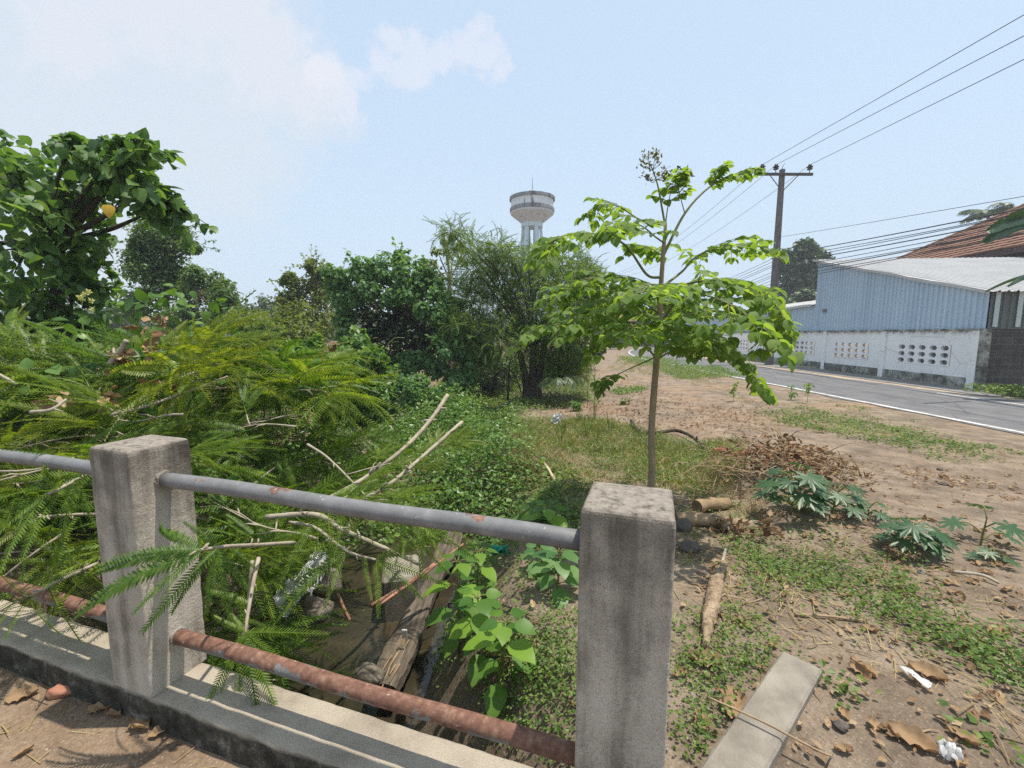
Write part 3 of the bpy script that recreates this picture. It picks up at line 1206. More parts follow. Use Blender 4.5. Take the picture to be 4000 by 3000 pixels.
# other slope of the hip and the ridge
m2 = MB()
far = np.array([e0 + toward * 0, e0 + toward * 0 + WB * 14 * 1.0, hipend + WB * .01])
m.add([e0, e0 + WB * 2 * top * .85, hipend], [[[0, 1, 2]]])
m.add([hipend, hipend + toward * 14, hipend + toward * 14 + WB * 6 - ez * 4, e0 + WB * 2 * top * .85], [[[0, 1, 2, 3]]])
m.build('roof', M['tile'], house)
m = MB()
hp = [e0 + (hipend - e0) * t for t in np.linspace(0, 1, 60)]
m.tube([q + ez * (.06 + .02 * (i % 2)) for i, q in enumerate(hp)], .11, 8)
m.build('hip_tiles', M['tile'], house, smooth=True)
m = MB()
c = e0 + toward * L1 / 2 + WB * .1 - ez * .16
m.box(c, (L1, .12, .28), WAX)
m.box(e0 + toward * L1 / 2 + WB * .7 - ez * .28, (L1, 1.2, .05), WAX)
m.build('fascia', M['fascia'], house)
m = MB()
m.box(e0 + toward * L1 / 2 + WB * 4.3 - ez * 3.2, (L1 - 2, 6, 5.6), WAX)
m.build('wall', M['housewall'], house)

fh = thing('far_house', 'small brown roofed house far down the road behind the sapling', 'house', (14.5, 66, -.2))
c0 = P(2470, 1240, 66)
m = MB()
w, d, e, r = 3.2, 3.0, 0.0, 1.6
B = np.array([c0[0], c0[1], c0[2] - .6])
V = [B + np.array(q) for q in ((-w - .5, -d, 0), (w + .5, -d, 0), (w + .5, d, 0), (-w - .5, d, 0), (-w + 1.5, 0, r), (w - 1.5, 0, r))]
m.add(V, [[[0, 1, 5, 4], [2, 3, 4, 5]], [[1, 2, 5], [3, 0, 4]]])
m.build('roof', M['tile'], fh)
m = MB()
m.box(B + np.array([0, 0, -1.9]), (5.6, 5, 3.75))
m.build('wall', M['housewall'], fh)
for x in (-1.4, 1.2):
    m = MB()
    m.box(B + np.array([x, -2.52, -1.6]), (1.1, .08, 1.2))
    m.build('window', M['opening'], fh)

gate = thing('dark_gate', 'long dark slatted gate at the bend of the road behind the sapling', 'gate', (13, 56, -.2))
gc = P(2510, 1335, 56)
for k in range(3):
    m = MB()
    for s in range(11):
        m.box((gc[0] - 3.0 + 2.2 * k + .2 * s, 56 + k * .1, .8), (.15, .05, 1.8))
    m.box((gc[0] - 2.0 + 2.2 * k, 56.06 + k * .1, 1.5), (2.15, .05, .1))
    m.box((gc[0] - 2.0 + 2.2 * k, 56.06 + k * .1, .2), (2.15, .05, .1))
    m.build('slat_panel', M['iron'], gate)
for k in range(4):
    m = MB()
    m.box((gc[0] - 3.2 + 2.2 * k, 55.9, .85), (.25, .25, 2.1), None, .02)
    m.build('post', M['housewall'], gate)

# ------------------------------------------------------------------ water tower
D_T = 62.0
tx = P(2078, 900, D_T)[0]
zz = lambda py: P(2078, py, D_T)[2]
rr = lambda px: px / FPX * D_T
tower = thing('water_tower', 'stained concrete water tower with a conical tank standing above the trees', 'water tower', (tx, D_T, -.3))
T0 = np.array([tx, D_T, 0])
R = rr(84)
R2 = rr(81)
m = MB()
m.lathe([(rr(40), zz(873)), (R2 * .995, zz(838)), (R2, zz(831))], T0, 40)
m.build('tank_cone', M['tower'], tower, smooth=False)
m = MB()
m.lathe([(R2, zz(831)), (R2 + .1, zz(829)), (R2 + .1, zz(817)), (R2 - .02, zz(815))], T0, 40)
m.build('lower_rim', M['towerdark'], tower)
m = MB()
m.lathe([(R2 - .05, zz(816)), (R2 - .05, zz(783))], T0, 40)
m.build('tank_wall', M['towerwhite'], tower)
m = MB()
m.lathe([(R2 - .06, zz(786)), (R + .05, zz(785)), (R + .05, zz(774)), (R * .9, zz(772))], T0, 40)
m.build('upper_rim', M['towerdark'], tower)
m = MB()
m.lathe([(R * .93, zz(773)), (R * .75, zz(767)), (R * .45, zz(761)), (rr(16), zz(758))], T0, 40)
m.build('dome', M['tower'], tower)
m = MB()
m.lathe([(rr(14.5), zz(760)), (rr(14.5), zz(748)), (rr(15.5), zz(748)), (rr(14), zz(746)), (0.01, zz(745))], T0, 16)
cup = m.build('cupola', M['tower'], tower)
for k in range(8):
    a = k * math.pi / 4 + .25
    m = MB()
    ax = np.array([[math.cos(a), math.sin(a), 0], [-math.sin(a), math.cos(a), 0], [0, 0, 1]])
    m.box(T0 + ax[0] * rr(14.5) + np.array([0, 0, zz(754)]), (.06, .26, .25), ax)
    m.build('opening', M['opening'], cup)
m = MB()
m.tube([T0 + np.array([0, 0, zz(748)]), T0 + np.array([0, 0, zz(720)]), T0 + np.array([0, 0, zz(692)])], [.05, .035, .02], 6)
m.build('lightning_rod', M['iron'], tower)
m = MB()
m.lathe([(rr(38), zz(873)), (rr(40.5), zz(873)), (rr(40.5), zz(889)), (rr(32), zz(889)), (.01, zz(889))], T0, 32)
m.build('collar', M['towerblue'], tower)
for k in range(6):
    a = k * math.pi / 3 + .95
    m = MB()
    ax = np.array([[math.cos(a), math.sin(a), 0], [-math.sin(a), math.cos(a), 0], [0, 0, 1]])
    p0 = T0 + ax[0] * rr(33) + np.array([0, 0, zz(886)])
    p1 = T0 + ax[0] * rr(58) + np.array([0, 0, -.4])
    hw = .25
    V = []
    for q, w_ in ((p0, hw), (p1, hw * 1.15)):
        for sx, sy in ((-1, -1), (1, -1), (1, 1), (-1, 1)):
            V.append(q + ax[0] * sx * w_ * .8 + ax[1] * sy * w_)
    m.add(V, [[[0, 1, 5, 4], [1, 2, 6, 5], [2, 3, 7, 6], [3, 0, 4, 7], [0, 3, 2, 1], [4, 5, 6, 7]]])
    m.build('column', M['towerblue'], tower)
for k, (dx, dy) in enumerate(((-.7, .2), (-.35, -.5), (.25, .1), (.4, -.3), (.75, .2))):
    m = MB()
    m.tube([T0 + np.array([dx, dy, zz(886)]), T0 + np.array([dx * 1.2, dy, -.3])], .07, 6)
    m.build('riser_pipe', M['iron'], tower)
for zc in (10.0, 5.0):
    m = MB()
    rb = rr(33) + (rr(58) - rr(33)) * (zz(886) - zc) / (zz(886) + .4)
    m.lathe([(rb + .2, zc - .3), (rb + .2, zc + .3), (rb - .25, zc + .3), (rb - .25, zc - .3), (rb + .2, zc - .3)], T0, 6)
    m.build('ring_beam', M['towerblue'], tower)

# ------------------------------------------------------------------ power pole and lines
YP = 24.0
pb = P(3003, 1422, YP)
PX = pb[0]
ztop = P(3050, 662, YP)[2]
pole = thing('power_pole', 'tall square concrete power pole with timber crossarm in front of the white wall', 'utility pole', (PX, YP, -.2))
m = MB()
V = []
for z, w_ in ((-.3, .155), (ztop, .10)):
    for sx, sy in ((-1, -1), (1, -1), (1, 1), (-1, 1)):
        V.append((PX + sx * w_, YP + sy * w_, z))
m.add(V, [[[0, 1, 5, 4], [1, 2, 6, 5], [2, 3, 7, 6], [3, 0, 4, 7], [4, 5, 6, 7]]])
m.build('shaft', M['pole'], pole)
za = P(3050, 686, YP)[2]
xl = P(2955, 690, YP)[0]
xr = P(3165, 686, YP)[0]
m = MB()
m.box(((xl + xr) / 2, YP - .2, za), (xr - xl, .1, .13), None, .01)
m.build('crossarm', M['arm'], pole)
for sx in (-1, 1):
    m = MB()
    m.tube([(PX + sx * .75, YP - .2, za - .03), (PX + sx * .08, YP - .13, za - .75)], .022, 6)
    m.build('brace', M['iron'], pole)
ins = []
for px_ in (2968, 3021, 3152):
    x = P(px_, 680, YP)[0]
    zi = za + .07
    m = MB()
    pr_ = [(.02, 0), (.02, .14), (.09, .15), (.13, .17), (.13, .2), (.08, .22), (.1, .25), (.15, .27), (.15, .30), (.08, .32), (.09, .36), (.07, .42), (.0, .43)]
    m.lathe([(a_, b_) for a_, b_ in pr_], (x, YP - .2, zi), 12)
    m.build('insulator', M['porcelain'], pole, smooth=True)
    ins.append((x, zi + .40))
for k, z in enumerate((4.2, 4.9, 5.6)):
    m = MB()
    m.tube([(PX + .14, YP - .16, z), (PX + .55, YP - .2, z + .04)], .03, 6)
    m.tube([(PX + .55, YP - .2, z - .1), (PX + .55, YP - .2, z + .18)], .05, 8)
    m.build('bracket', M['iron'], pole)
m = MB()
m.tube([(PX, YP, ztop), (PX, YP, ztop + .12), (PX + .1, YP, ztop + .3)], .012, 5)
m.build('hook', M['iron'], pole)
m = MB()
m.box((PX, YP - .195, 1.2), (.26, .02, .16))
m.build('number_plate', M['plinth'], pole)


def wire(p0, p1, sag, r, label, group, name='power_line', n=26):
    m = MB()
    p0, p1 = np.asarray(p0, float), np.asarray(p1, float)
    t = np.linspace(0, 1, n)
    pth = p0 + (p1 - p0) * t[:, None]
    pth[:, 2] -= sag * 4 * t * (1 - t)
    m.tube(pth, r, 5)
    return tag(m.build(name, M['cable'], loc=p0), label, 'cable', group)


nm = ['bare wire on the crossarm end behind the sapling tip, running towards the upper edge',
      'bare wire on the insulator beside the pole top, running overhead',
      'bare wire on the outer right insulator of the crossarm, running overhead']
tgt = [(4000, 58), (4000, 140), (4000, 232)]
for (x, z), lb, (qx, qy) in zip(ins, nm, tgt):
    d = 11.6
    q = P(qx, qy, d)
    e = np.array([x, YP - .2, z]) + (q - np.array([x, YP - .2, z])) * ((24 + 14) / (24 - d))
    wire((x, YP - .2, z), e, .0, .011, lb, 'wires on the crossarm')
    wire((x, YP - .2, z), (x + .8, 66, z - .3), 1.1, .010, lb.replace('running towards the upper edge', 'running away down the road').replace('running overhead', 'running away down the road'), 'wires on the crossarm')
for k in range(9):
    zp = 5.65 - .15 * k - (.12 if k > 3 else 0)
    y4 = 779 + 10.5 * k + (14 if k > 3 else 0)
    x0 = PX + .14 + .05 * (k % 3)
    q = P(4000, y4, 12.0 - .05 * k)
    p0 = np.array([x0, YP - .2, zp])
    e = p0 + (q - p0) * 2.6
    wire(p0, e, .25 + .05 * (k % 2), .013 + .006 * (k % 3 == 0), 'black cable in the low bundle running from the power pole over the sheds', 'low bundle of cables', 'overhead_cable')
    wire(p0, (PX + 1.2, 64, zp - .2), 1.0, .012, 'black cable in the low bundle leading away from the power pole down the road', 'low bundle of cables beyond the pole', 'overhead_cable')
p0 = np.array([PX + .1, YP - .2, P(3050, 928, YP)[2]])
q = P(4000, 752, 12)
wire(p0, p0 + (q - p0) * 2.4, .1, .009, 'single thin wire above the low cable bundle', None, 'overhead_cable')
m = MB()
g = bez([(PX + .18, YP - .1, 1.25), (PX + .35, YP - .5, .35), (PX + .6, YP - 1.2, -.1), (PX + 1.0, YP - 2.3, -.17)], 8)
m.tube(g, .02, 6)
tag(m.build('loose_cable', M['bamboo'], loc=(PX + .18, YP - .1, 1.25)), 'loose pale cable trailing from the power pole foot to the ground', 'cable')

# ------------------------------------------------------------------ leaf templates (x along the leaf, z up)


def t_leaf(w=.36, rows=4, fold=.12, droop=.18, heart=0.0, wave=0.0, tip=1.0):
    xs = np.linspace(0, 1, rows + 2)[1:-1]
    V = [(0, 0, 0)]
    for k, x in enumerate(xs):
        hw = w * (math.sin(math.pi * x ** .75) ** .8)
        z = -droop * x * x
        V += [(x - heart * (1 - x) * .25, hw, z + fold * hw + wave * (k % 2 - .5)), (x, 0, z), (x - heart * (1 - x) * .25, -hw, z + fold * hw - wave * (k % 2 - .5))]
    V.append((tip, 0, -droop * 1.1))
    last = len(V) - 1
    T = [[0, 2, 1], [0, 3, 2]]
    Q = []
    for k in range(rows - 1):
        a = 1 + 3 * k
        Q += [[a, a + 1, a + 4, a + 3], [a + 1, a + 2, a + 5, a + 4]]
    a = 1 + 3 * (rows - 1)
    T += [[a, a + 1, last], [a + 1, a + 2, last]]
    return np.array(V, float), [np.array(T), np.array(Q).reshape(-1, 4)]


def t_small(w=.3, fold=.1):
    return np.array([(0, 0, 0), (.42, w, fold), (1, 0, -.08), (.42, -w, fold)], float), [np.array([[0, 2, 1], [0, 3, 2]])]


def t_blade(w=.04, bend=.35):
    V = []
    for x in (0, .35, .7):
        V += [(x, w * (1 - .5 * x), -bend * x * x), (x, -w * (1 - .5 * x), -bend * x * x)]
    V.append((1, 0, -bend))
    return np.array(V, float), [np.array([[0, 1, 3, 2], [2, 3, 5, 4]]), np.array([[4, 5, 6]])]


def t_pinna(n=24, ll=.13, lw=.014, droop=.3, dz=.35, ang=58):
    """feather: central rib with n pairs of thin leaflets; length 1"""
    V, Q = [], []
    k = 10
    xs = np.linspace(0, 1, k)
    zc = lambda x: .10 * x - droop * x * x
    for x in xs:
        V += [(x, .007, zc(x)), (x, -.007, zc(x))]
    for i in range(k - 1):
        Q.append([2 * i, 2 * i + 1, 2 * i + 3, 2 * i + 2])
    for i in range(n):
        x = .06 + .94 * i / (n - 1)
        L_ = ll * (.55 + .45 * math.sin(math.pi * min(1, .15 + x * .85)))
        a = math.radians(ang - 22 * x)
        for s in (1, -1):
            j = 1 + .12 * (rng.random() - .5)
            d = np.array([math.cos(a), s * math.sin(a), -dz * (.6 + .8 * rng.random())])
            d /= np.linalg.norm(d)
            w_ = np.array([1, 0, .15]) * lw
            b = np.array([x, 0, zc(x)])
            o = len(V)
            e = b + d * L_ * j
            mid = b + d * L_ * .55 + np.array([0, 0, .008])
            V += [b - w_ * .4, b + w_ * .4, mid - w_ * .5, mid + w_ * .5, e]
            Q.append([o, o + 1, o + 3, o + 2])
            Q.append([o + 2, o + 3, o + 4, o + 4])
    V = np.array(V, float)
    Q = np.array(Q)
    tri = Q[Q[:, 2] == Q[:, 3]][:, :3]
    quad = Q[Q[:, 2] != Q[:, 3]]
    return V, [quad, tri]


def t_palmate(lobes=8, val=.42, gap=50, droop=.22):
    V = [(0, 0, 0)]
    a0, a1 = math.radians(gap / 2), math.radians(360 - gap / 2)
    n = lobes
    for k in range(n):
        f = (k + .5) / n
        a = a0 + (a1 - a0) * f + math.pi
        st = (a1 - a0) / n
        L_ = .62 + .38 * math.sin(math.pi * f)
        for da, r in ((-.5, val), (-.27, .72), (-.16, .80), (0, 1.0), (.16, .80), (.27, .72)):
            V.append((math.cos(a + da * st) * r * L_, math.sin(a + da * st) * r * L_, -droop * (r * L_) ** 2 + (.035 if abs(da) < .2 else -.02)))
    V.append((math.cos(a1 + math.pi) * val * .6, math.sin(a1 + math.pi) * val * .6, -.03))
    T = [[0, i, i + 1] for i in range(1, len(V) - 1)]
    return np.array(V, float), [np.array(T)]


def compose(parts):
    m = MB()
    for tm, pos, D, Nn, S in parts:
        m.place(tm, pos, D, Nn, S)
    V, F = m.merged()
    byk = {}
    for f in F:
        byk.setdefault(f.shape[1], []).append(f)
    return V, [np.concatenate(v) for v in byk.values()]


LEAF = t_leaf()
LEAFH = t_leaf(.43, 4, .14, .28, .5)
LEAFW = t_leaf(.36, 5, .12, .22, .1, .03)
SMALL = t_small()
SMALLR = t_small(.42, .12)
NARROW = t_small(.14, .05)
BLADE = t_blade()
DRYL = t_leaf(.27, 4, .5, -.25, 0, .10)
CASTOR = t_palmate()
PINNAE = [t_pinna(27, .105, .023, d, z, 62) for d, z in ((.2, .1), (.36, .2), (.55, .3))]
PINNAF = [t_pinna(18, .125, .036, d, z, 62) for d, z in ((.25, .15), (.5, .25))]
PINNAS = [t_pinna(8, .22, .06, d, z, 50) for d, z in ((.25, .4), (.55, .6))]


def cluster(pin, npair=4, seed=0):
    """bipinnate leaf along x: paired feathers on a short rib, length about 1.6"""
    ps = []
    for k in range(npair):
        f = k / max(npair - 1, 1)
        for s in (1, -1):
            a = math.radians(48 - 34 * f + 16 * (rng.random() - .5)) * s
            D = np.array([math.cos(a), math.sin(a), .05 + .2 * (rng.random() - .5)])
            ps.append((pin[rng.integers(len(pin))], (.10 + .45 * f, 0, .03 * f), D, (0, rng.uniform(-1.3, 1.3), .75), .75 + .35 * rng.random()))
    m = MB()
    m.tube([(0, 0, 0), (.3, 0, .04), (.6, 0, .02)], [.012, .01, .006], 4, cap=False)
    V, F = m.merged()
    V2, F2 = compose(ps)
    return np.vstack([V, V2]), [np.vstack([F[0]] + [f + len(V) for f in F2 if f.shape[1] == 4])] + [f + len(V) for f in F2 if f.shape[1] == 3]


# ------------------------------------------------------------------ foliage scatterers


def blob(m, tm, c, r, n, size, up=.55, out=.45, shell=.65, hang=.35, lump=.25, half=None, rnd=.6):
    """leaves through an ellipsoid, thicker towards its uneven surface"""
    c = np.asarray(c, float)
    r = np.broadcast_to(np.asarray(r, float), (3,))
    d = rdir(n)
    if half is not None:
        h = np.asarray(half, float)
        k = (d @ h) < -.2
        d[k] -= 2 * (d[k] @ h)[:, None] * h
    ph = rng.random(6) * 6.28
    lp = 1 + lump * (np.sin(d[:, 0] * 5 + ph[0]) * np.sin(d[:, 1] * 6 + ph[1]) + .6 * np.sin(d[:, 2] * 8 + ph[2] + 3 * d[:, 0]))
    rad = (1 - shell * rng.random(n) ** 1.8) * lp
    pos = c + d * r * rad[:, None]
    Nn = d * out + np.array([0, 0, up]) + rnd * rdir(n)
    D = np.cross(Nn, rdir(n))
    D /= np.linalg.norm(D, axis=1)[:, None] + 1e-9
    D = D + d * .35 - np.array([0, 0, hang])
    m.place(tm, pos, D, Nn, size * (.6 + .7 * rng.random(n)))


def crown(m, tm, blobs, per, size, sub=6, rsub=.45, **kw):
    """blobs: (centre, radius); every blob becomes a heap of smaller leaf clumps so the outline breaks up"""
    for c, r in blobs:
        r = np.broadcast_to(np.asarray(r, float), (3,))
        cs = np.asarray(c) + rdir(sub) * r * (.35 + .5 * rng.random((sub, 1)))
        blob(m, tm, c, r * .7, int(per * .3), size, **kw)
        for q in cs:
            blob(m, tm, q, r * rsub * (.7 + .6 * rng.random()), int(per * .7 / sub), size, **kw)


def limbs(m, base, blobs, r0, n=5):
    base = np.asarray(base, float)
    for c, r in blobs:
        c = np.asarray(c, float)
        mid = base + (c - base) * .5 + np.array([0, 0, .12 * np.linalg.norm(c - base)]) * (rng.random() - .2)
        mid[:2] += (rng.random(2) - .5) * .15 * np.linalg.norm(c - base)
        m.tube(bez([base, mid, c], n), np.linspace(r0, r0 * .15, 2 * n + 1), 6, jit=.15)
        for _ in range(3):
            e = c + rdir(1)[0] * np.max(r) * .8
            m.tube(bez([mid + (c - mid) * rng.random(), (mid + e) / 2 + (rng.random(3) - .5) * .2 * np.max(r), e], n), np.linspace(r0 * .28, r0 * .05, 2 * n + 1), 5)


def twigs(t, tm, blobs, n, L_, size, mat, bark, nl=7, upw=.45):
    """leafy twigs that stick out of a crown so its outline is uneven"""
    m, mf = MB(), MB()
    for _ in range(n):
        c, r = blobs[rng.integers(len(blobs))]
        d = nrm(rdir(1)[0] * (1, 1, .7) + (0, 0, upw))
        if upw <= 0:
            d[2] = min(d[2], .15)
        a = np.asarray(c) + d * r * .6
        l = L_ * (.6 + .7 * rng.random())
        e = a + d * l + np.array([0, 0, -.1 * l])
        q = bez([a, (a + e) / 2 + rdir(1)[0] * .08 * l + (0, 0, .06 * l), e], 5)
        m.tube(q, np.linspace(.008, .003, len(q)) * (L_ / .5) ** .5, 4)
        f = (.25 + .75 * (np.arange(nl) + rng.random(nl)) / nl) * (len(q) - 1)
        i = np.minimum(f.astype(int), len(q) - 2)
        pos = q[i] + (q[i + 1] - q[i]) * (f - i)[:, None]
        D = d * .4 + rdir(nl) * .8 - (0, 0, .3)
        mf.place(tm, pos, D, np.array([0, 0, .9]) + .6 * rdir(nl), size * (.7 + .5 * rng.random(nl)))
    o = tag(m.build('twigs', M[bark], t), kind='stuff')
    mf.build('leaves', M[mat], o)


def pblobs(lst, d, dr=.6):
    """(px, py, radius px[, depth offset]) at distance d"""
    o = []
    for q in lst:
        dd = d + (q[3] if len(q) > 3 else (rng.random() - .5) * dr)
        r = q[2] / FPX * dd
        o.append((P(q[0], q[1], dd), (r, r * 1.1, r)))
    return o


def tree(name, label, cat, base, blobs, tm, mat, per, size, r0, bark='bark', trunk=None, group=None, sub=6, **kw):
    t = thing(name, label, cat, base, group)
    m = MB()
    base = np.asarray(base, float)
    if trunk is not None:
        p = bez(trunk, 6)
        m.tube(p, np.linspace(r0, r0 * .5, len(p)), 10, jit=.12)
        fork = p[-1]
        limbs(m, p[int(len(p) * .7)], blobs, r0 * .45)
    else:
        limbs(m, base, blobs, r0)
    m.build('trunk', M[bark], t, smooth=True)
    m = MB()
    crown(m, tm, blobs, per, size, sub, **kw)
    c = m.build('crown', M[mat], t)
    return t, c


# ------------------------------------------------------------------ trees and shrubs
# large leaved tree at the left
bl = pblobs([(60, 700, 140), (220, 690, 140), (400, 670, 95), (130, 800, 190), (350, 790, 150), (520, 640, 100), (560, 760, 90), (660, 790, 75),
             (60, 1000, 180), (290, 980, 150), (180, 1150, 160), (330, 1110, 90), (50, 1270, 160), (290, 1290, 140), (-150, 700, 220), (-200, 1000, 250), (-100, 620, 120), (490, 570, 40), (280, 565, 45)], 4.9, 1.0)
lb = P(200, 1300, 5.0)
t, c = tree('broadleaf_tree', 'large leaved tree with one yellow leaf, overhanging the cut branches', 'tree', on(lb[0], lb[1]), bl, LEAFH, 'bigleaf', 150, .118, .09,
            'darkbark', [on(lb[0], lb[1]), lb + (0, 0, -.4), P(230, 1000, 5.0), P(180, 780, 4.9)], sub=6, up=.7, out=.3, hang=.45, lump=.2, shell=.85, rnd=.75)
twigs(t, LEAFH, bl, 60, .34, .12, 'bigleaf', 'darkbark', 8, .0)
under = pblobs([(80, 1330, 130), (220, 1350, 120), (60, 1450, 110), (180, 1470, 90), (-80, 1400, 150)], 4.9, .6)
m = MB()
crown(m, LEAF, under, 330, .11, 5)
m.build('lower_leaves', M['darktree'], t)  # darker leaf colour stands in for the shade under the crown
m = MB()
m.place(LEAFH, [P(425, 800, 4.3)], [(.1, -.3, -1)], [(.5, -1, .1)], .12)
m.build('yellow_leaf', M['yellow'], t)

# upright small leaved tree
bl = pblobs([(600, 905, 70), (690, 930, 60), (560, 940, 50), (650, 1000, 80), (570, 1050, 75), (545, 1000, 45), (610, 1120, 95), (700, 1100, 80), (560, 1190, 90), (730, 965, 28), (760, 970, 18), (700, 900, 30)], 13)
b = P(640, 1260, 13)
t, c = tree('slender_tree', 'upright small leaved tree between the large leaved tree and the low round shrub', 'tree', on(b[0], b[1]), bl, SMALL, 'smallleaf', 1000, .12, .10,
     'darkbark', [on(b[0], b[1]), P(650, 1200, 13), P(655, 1050, 13), P(640, 930, 13)], sub=7, up=.5)
twigs(t, SMALL, bl, 60, .5, .11, 'smallleaf', 'darkbark', 9)
bl = pblobs([(800, 1110, 75), (760, 1080, 45), (870, 1150, 65), (780, 1200, 95), (870, 1240, 80), (700, 1230, 80), (900, 1190, 35)], 12)
b = P(780, 1270, 12)
tree('round_shrub', 'low round small leaved shrub leaning right beside the slender tree', 'shrub', on(b[0], b[1]), bl, SMALL, 'smallleaf', 950, .11, .06,
     'bark', [on(b[0], b[1]), P(770, 1210, 12), P(790, 1130, 12)], sub=7)
# far soft trees
for k, (px, py, r, d, lab) in enumerate(((960, 1225, 60, 26, 'pale hazy tree at the skyline right of the round shrub'), (1050, 1205, 60, 30, 'pale hazy tree at the skyline between round shrub and olive tree'),
                                         (1120, 1235, 55, 22, 'feathery low tree in front of the olive tree'), (460, 1215, 45, 30, 'far tree seen under the large leaved tree crown'))):
    bl = pblobs([(px, py, r), (px - r * .8, py + r * .5, r * .8), (px + r * .8, py + r * .5, r * .8), (px, py + r * 1.2, r)], d, 2)
    b = P(px, 1330, d)
    tree('distant_tree', lab, 'tree', on(b[0], b[1]), bl, SMALL, 'fartree', 450, .28, .15, sub=6)
# olive green tree with a twig above
bl = pblobs([(1230, 1110, 55), (1180, 1160, 60), (1270, 1170, 70), (1120, 1180, 40), (1140, 1100, 32), (1115, 1095, 20), (1220, 1050, 26), (1215, 1030, 14), (1250, 1070, 25), (1200, 1230, 80), (1290, 1260, 80), (1120, 1260, 70), (1210, 1320, 90), (1060, 1280, 70)], 14.5)
b = P(1230, 1370, 14.5)
t, c = tree('olive_tree', 'yellowish green small tree left of the creeper covered tree', 'tree', on(b[0], b[1]), bl, SMALL, 'olive', 800, .12, .08, 'bark',
     [on(b[0], b[1]), P(1235, 1280, 14.5), P(1240, 1120, 14.5), P(1222, 1040, 14.5)], sub=7)
twigs(t, SMALL, bl, 60, .55, .12, 'olive', 'bark', 9)

# creeper covered tree: an arch of leaves over a deep hollow
bl = pblobs([(1330, 1080, 55, -.2), (1400, 1060, 60, -.3), (1480, 1075, 65, -.3), (1570, 1090, 70, -.3), (1650, 1085, 60, -.2), (1565, 1020, 28, 0), (1560, 1000, 18, 0), (1700, 1130, 65, -.3),
             (1750, 1190, 60, -.4), (1790, 1270, 65, -.5), (1720, 1230, 60, -.6), (1650, 1210, 40, -.7), (1820, 1350, 70, -.5), (1760, 1350, 70, -.8), (1840, 1430, 60, -.5), (1330, 1150, 55, -.1),
             (1345, 1230, 50, 0), (1380, 1150, 45, -.2), (1360, 1310, 60, .2), (1440, 1140, 45, -.5), (1530, 1160, 40, -.5), (1600, 1150, 45, -.5), (1400, 1390, 70, 0), (1600, 1420, 60, -.4), (1690, 1420, 60, -.6), (1550, 1470, 60, -.6), (1790, 1480, 55, -.7)], 11.2)
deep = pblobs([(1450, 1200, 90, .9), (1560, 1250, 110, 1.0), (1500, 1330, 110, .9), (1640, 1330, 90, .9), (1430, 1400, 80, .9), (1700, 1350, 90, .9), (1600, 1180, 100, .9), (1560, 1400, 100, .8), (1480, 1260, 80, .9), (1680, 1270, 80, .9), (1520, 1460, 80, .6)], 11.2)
b = P(1560, 1500, 11.6)
t, c = tree('creeper_tree', 'tree smothered by broad leaved creeper with a dark hollow beneath', 'tree', on(b[0], b[1]), bl, LEAF, 'vinedark', 720, .105, .12, 'darkbark',
            [on(b[0], b[1]) + (0, 1.6, 0), P(1560, 1380, 13.2), P(1540, 1200, 13.2)], sub=6, up=.55, out=.5, hang=.6)
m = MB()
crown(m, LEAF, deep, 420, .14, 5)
m.build('inner_leaves', M['darktree'], t)  # shade of the hollow put into a darker leaf colour
twigs(t, LEAF, bl[:14], 50, .4, .11, 'vinedark', 'greenstem', 7)

# mound of creeper nearer
bl = pblobs([(1400, 1360, 70), (1340, 1400, 70), (1450, 1400, 65), (1380, 1450, 90), (1470, 1470, 60), (1420, 1520, 80), (1330, 1500, 80), (1480, 1530, 45), (1260, 1420, 70), (1270, 1520, 80), (1180, 1400, 60), (1130, 1370, 50), (1230, 1360, 45), (1390, 1600, 70), (1300, 1600, 80), (1470, 1600, 50)], 6.3, .7)
b = P(1390, 1600, 6.3)
t = thing('creeper_mound', 'bright mound of lobed creeper leaves in front of the dark hollow', 'creeper', on(b[0], b[1]))
m = MB()
crown(m, SMALLR, bl, 560, .085, 7, up=.5, out=.6)
m.build('leaves', M['vine'], t)
m = MB()
for k in range(40):
    c, r = bl[rng.integers(len(bl))]
    q = np.asarray(c) + rdir(1)[0] * r
    e = q + rdir(1)[0] * .35 + (0, 0, -.05)
    m.tube(bez([q, (q + e) / 2 + (0, 0, .07), e], 5), .004, 4)
tag(m.build('stems', M['greenstem'], t), kind='stuff')

bl = pblobs([(1520, 1530, 50), (1600, 1540, 55), (1680, 1550, 50), (1560, 1500, 40), (1640, 1500, 45), (1720, 1530, 40), (1750, 1580, 35), (1500, 1590, 50)], 9.2, .8)
b = P(1620, 1600, 9.2)
t = thing('creeper_mound', 'darker creeper tangle at the foot of the creeper covered tree, behind the ditch', 'creeper', on(b[0], b[1]))
m = MB()
crown(m, SMALLR, bl, 480, .085, 6, up=.5, out=.5)
m.build('leaves', M['vinedark'], t)
m = MB()
limbs(m, on(b[0], b[1]), bl, .02)
tag(m.build('stems', M['greenstem'], t), kind='stuff')

# bright low growth between the heap and the olive tree
for lst, d, mat, tm, sz, lab in (
        ([(950, 1300, 50), (1020, 1290, 50), (1000, 1350, 60), (1080, 1320, 45), (930, 1370, 60)], 9.5, 'tamarind', NARROW, .13, 'narrow leaved shrub behind the heap, below the pale skyline trees'),
        ([(1130, 1330, 45), (1180, 1310, 45), (1220, 1350, 50), (1130, 1390, 55), (1200, 1420, 55)], 8.6, 'olive', SMALL, .09, 'yellow green shrub between the heap and the creeper mound')):
    bl = pblobs(lst, d, .6)
    b = P(lst[0][0] + 40, 1480, d)
    t, c = tree('leafy_shrub', lab, 'shrub', on(b[0], b[1]), bl, tm, mat, 700, sz, .03, 'bark', sub=6)
    twigs(t, tm, bl, 40, .4, sz, mat, 'bark', 9, .4)

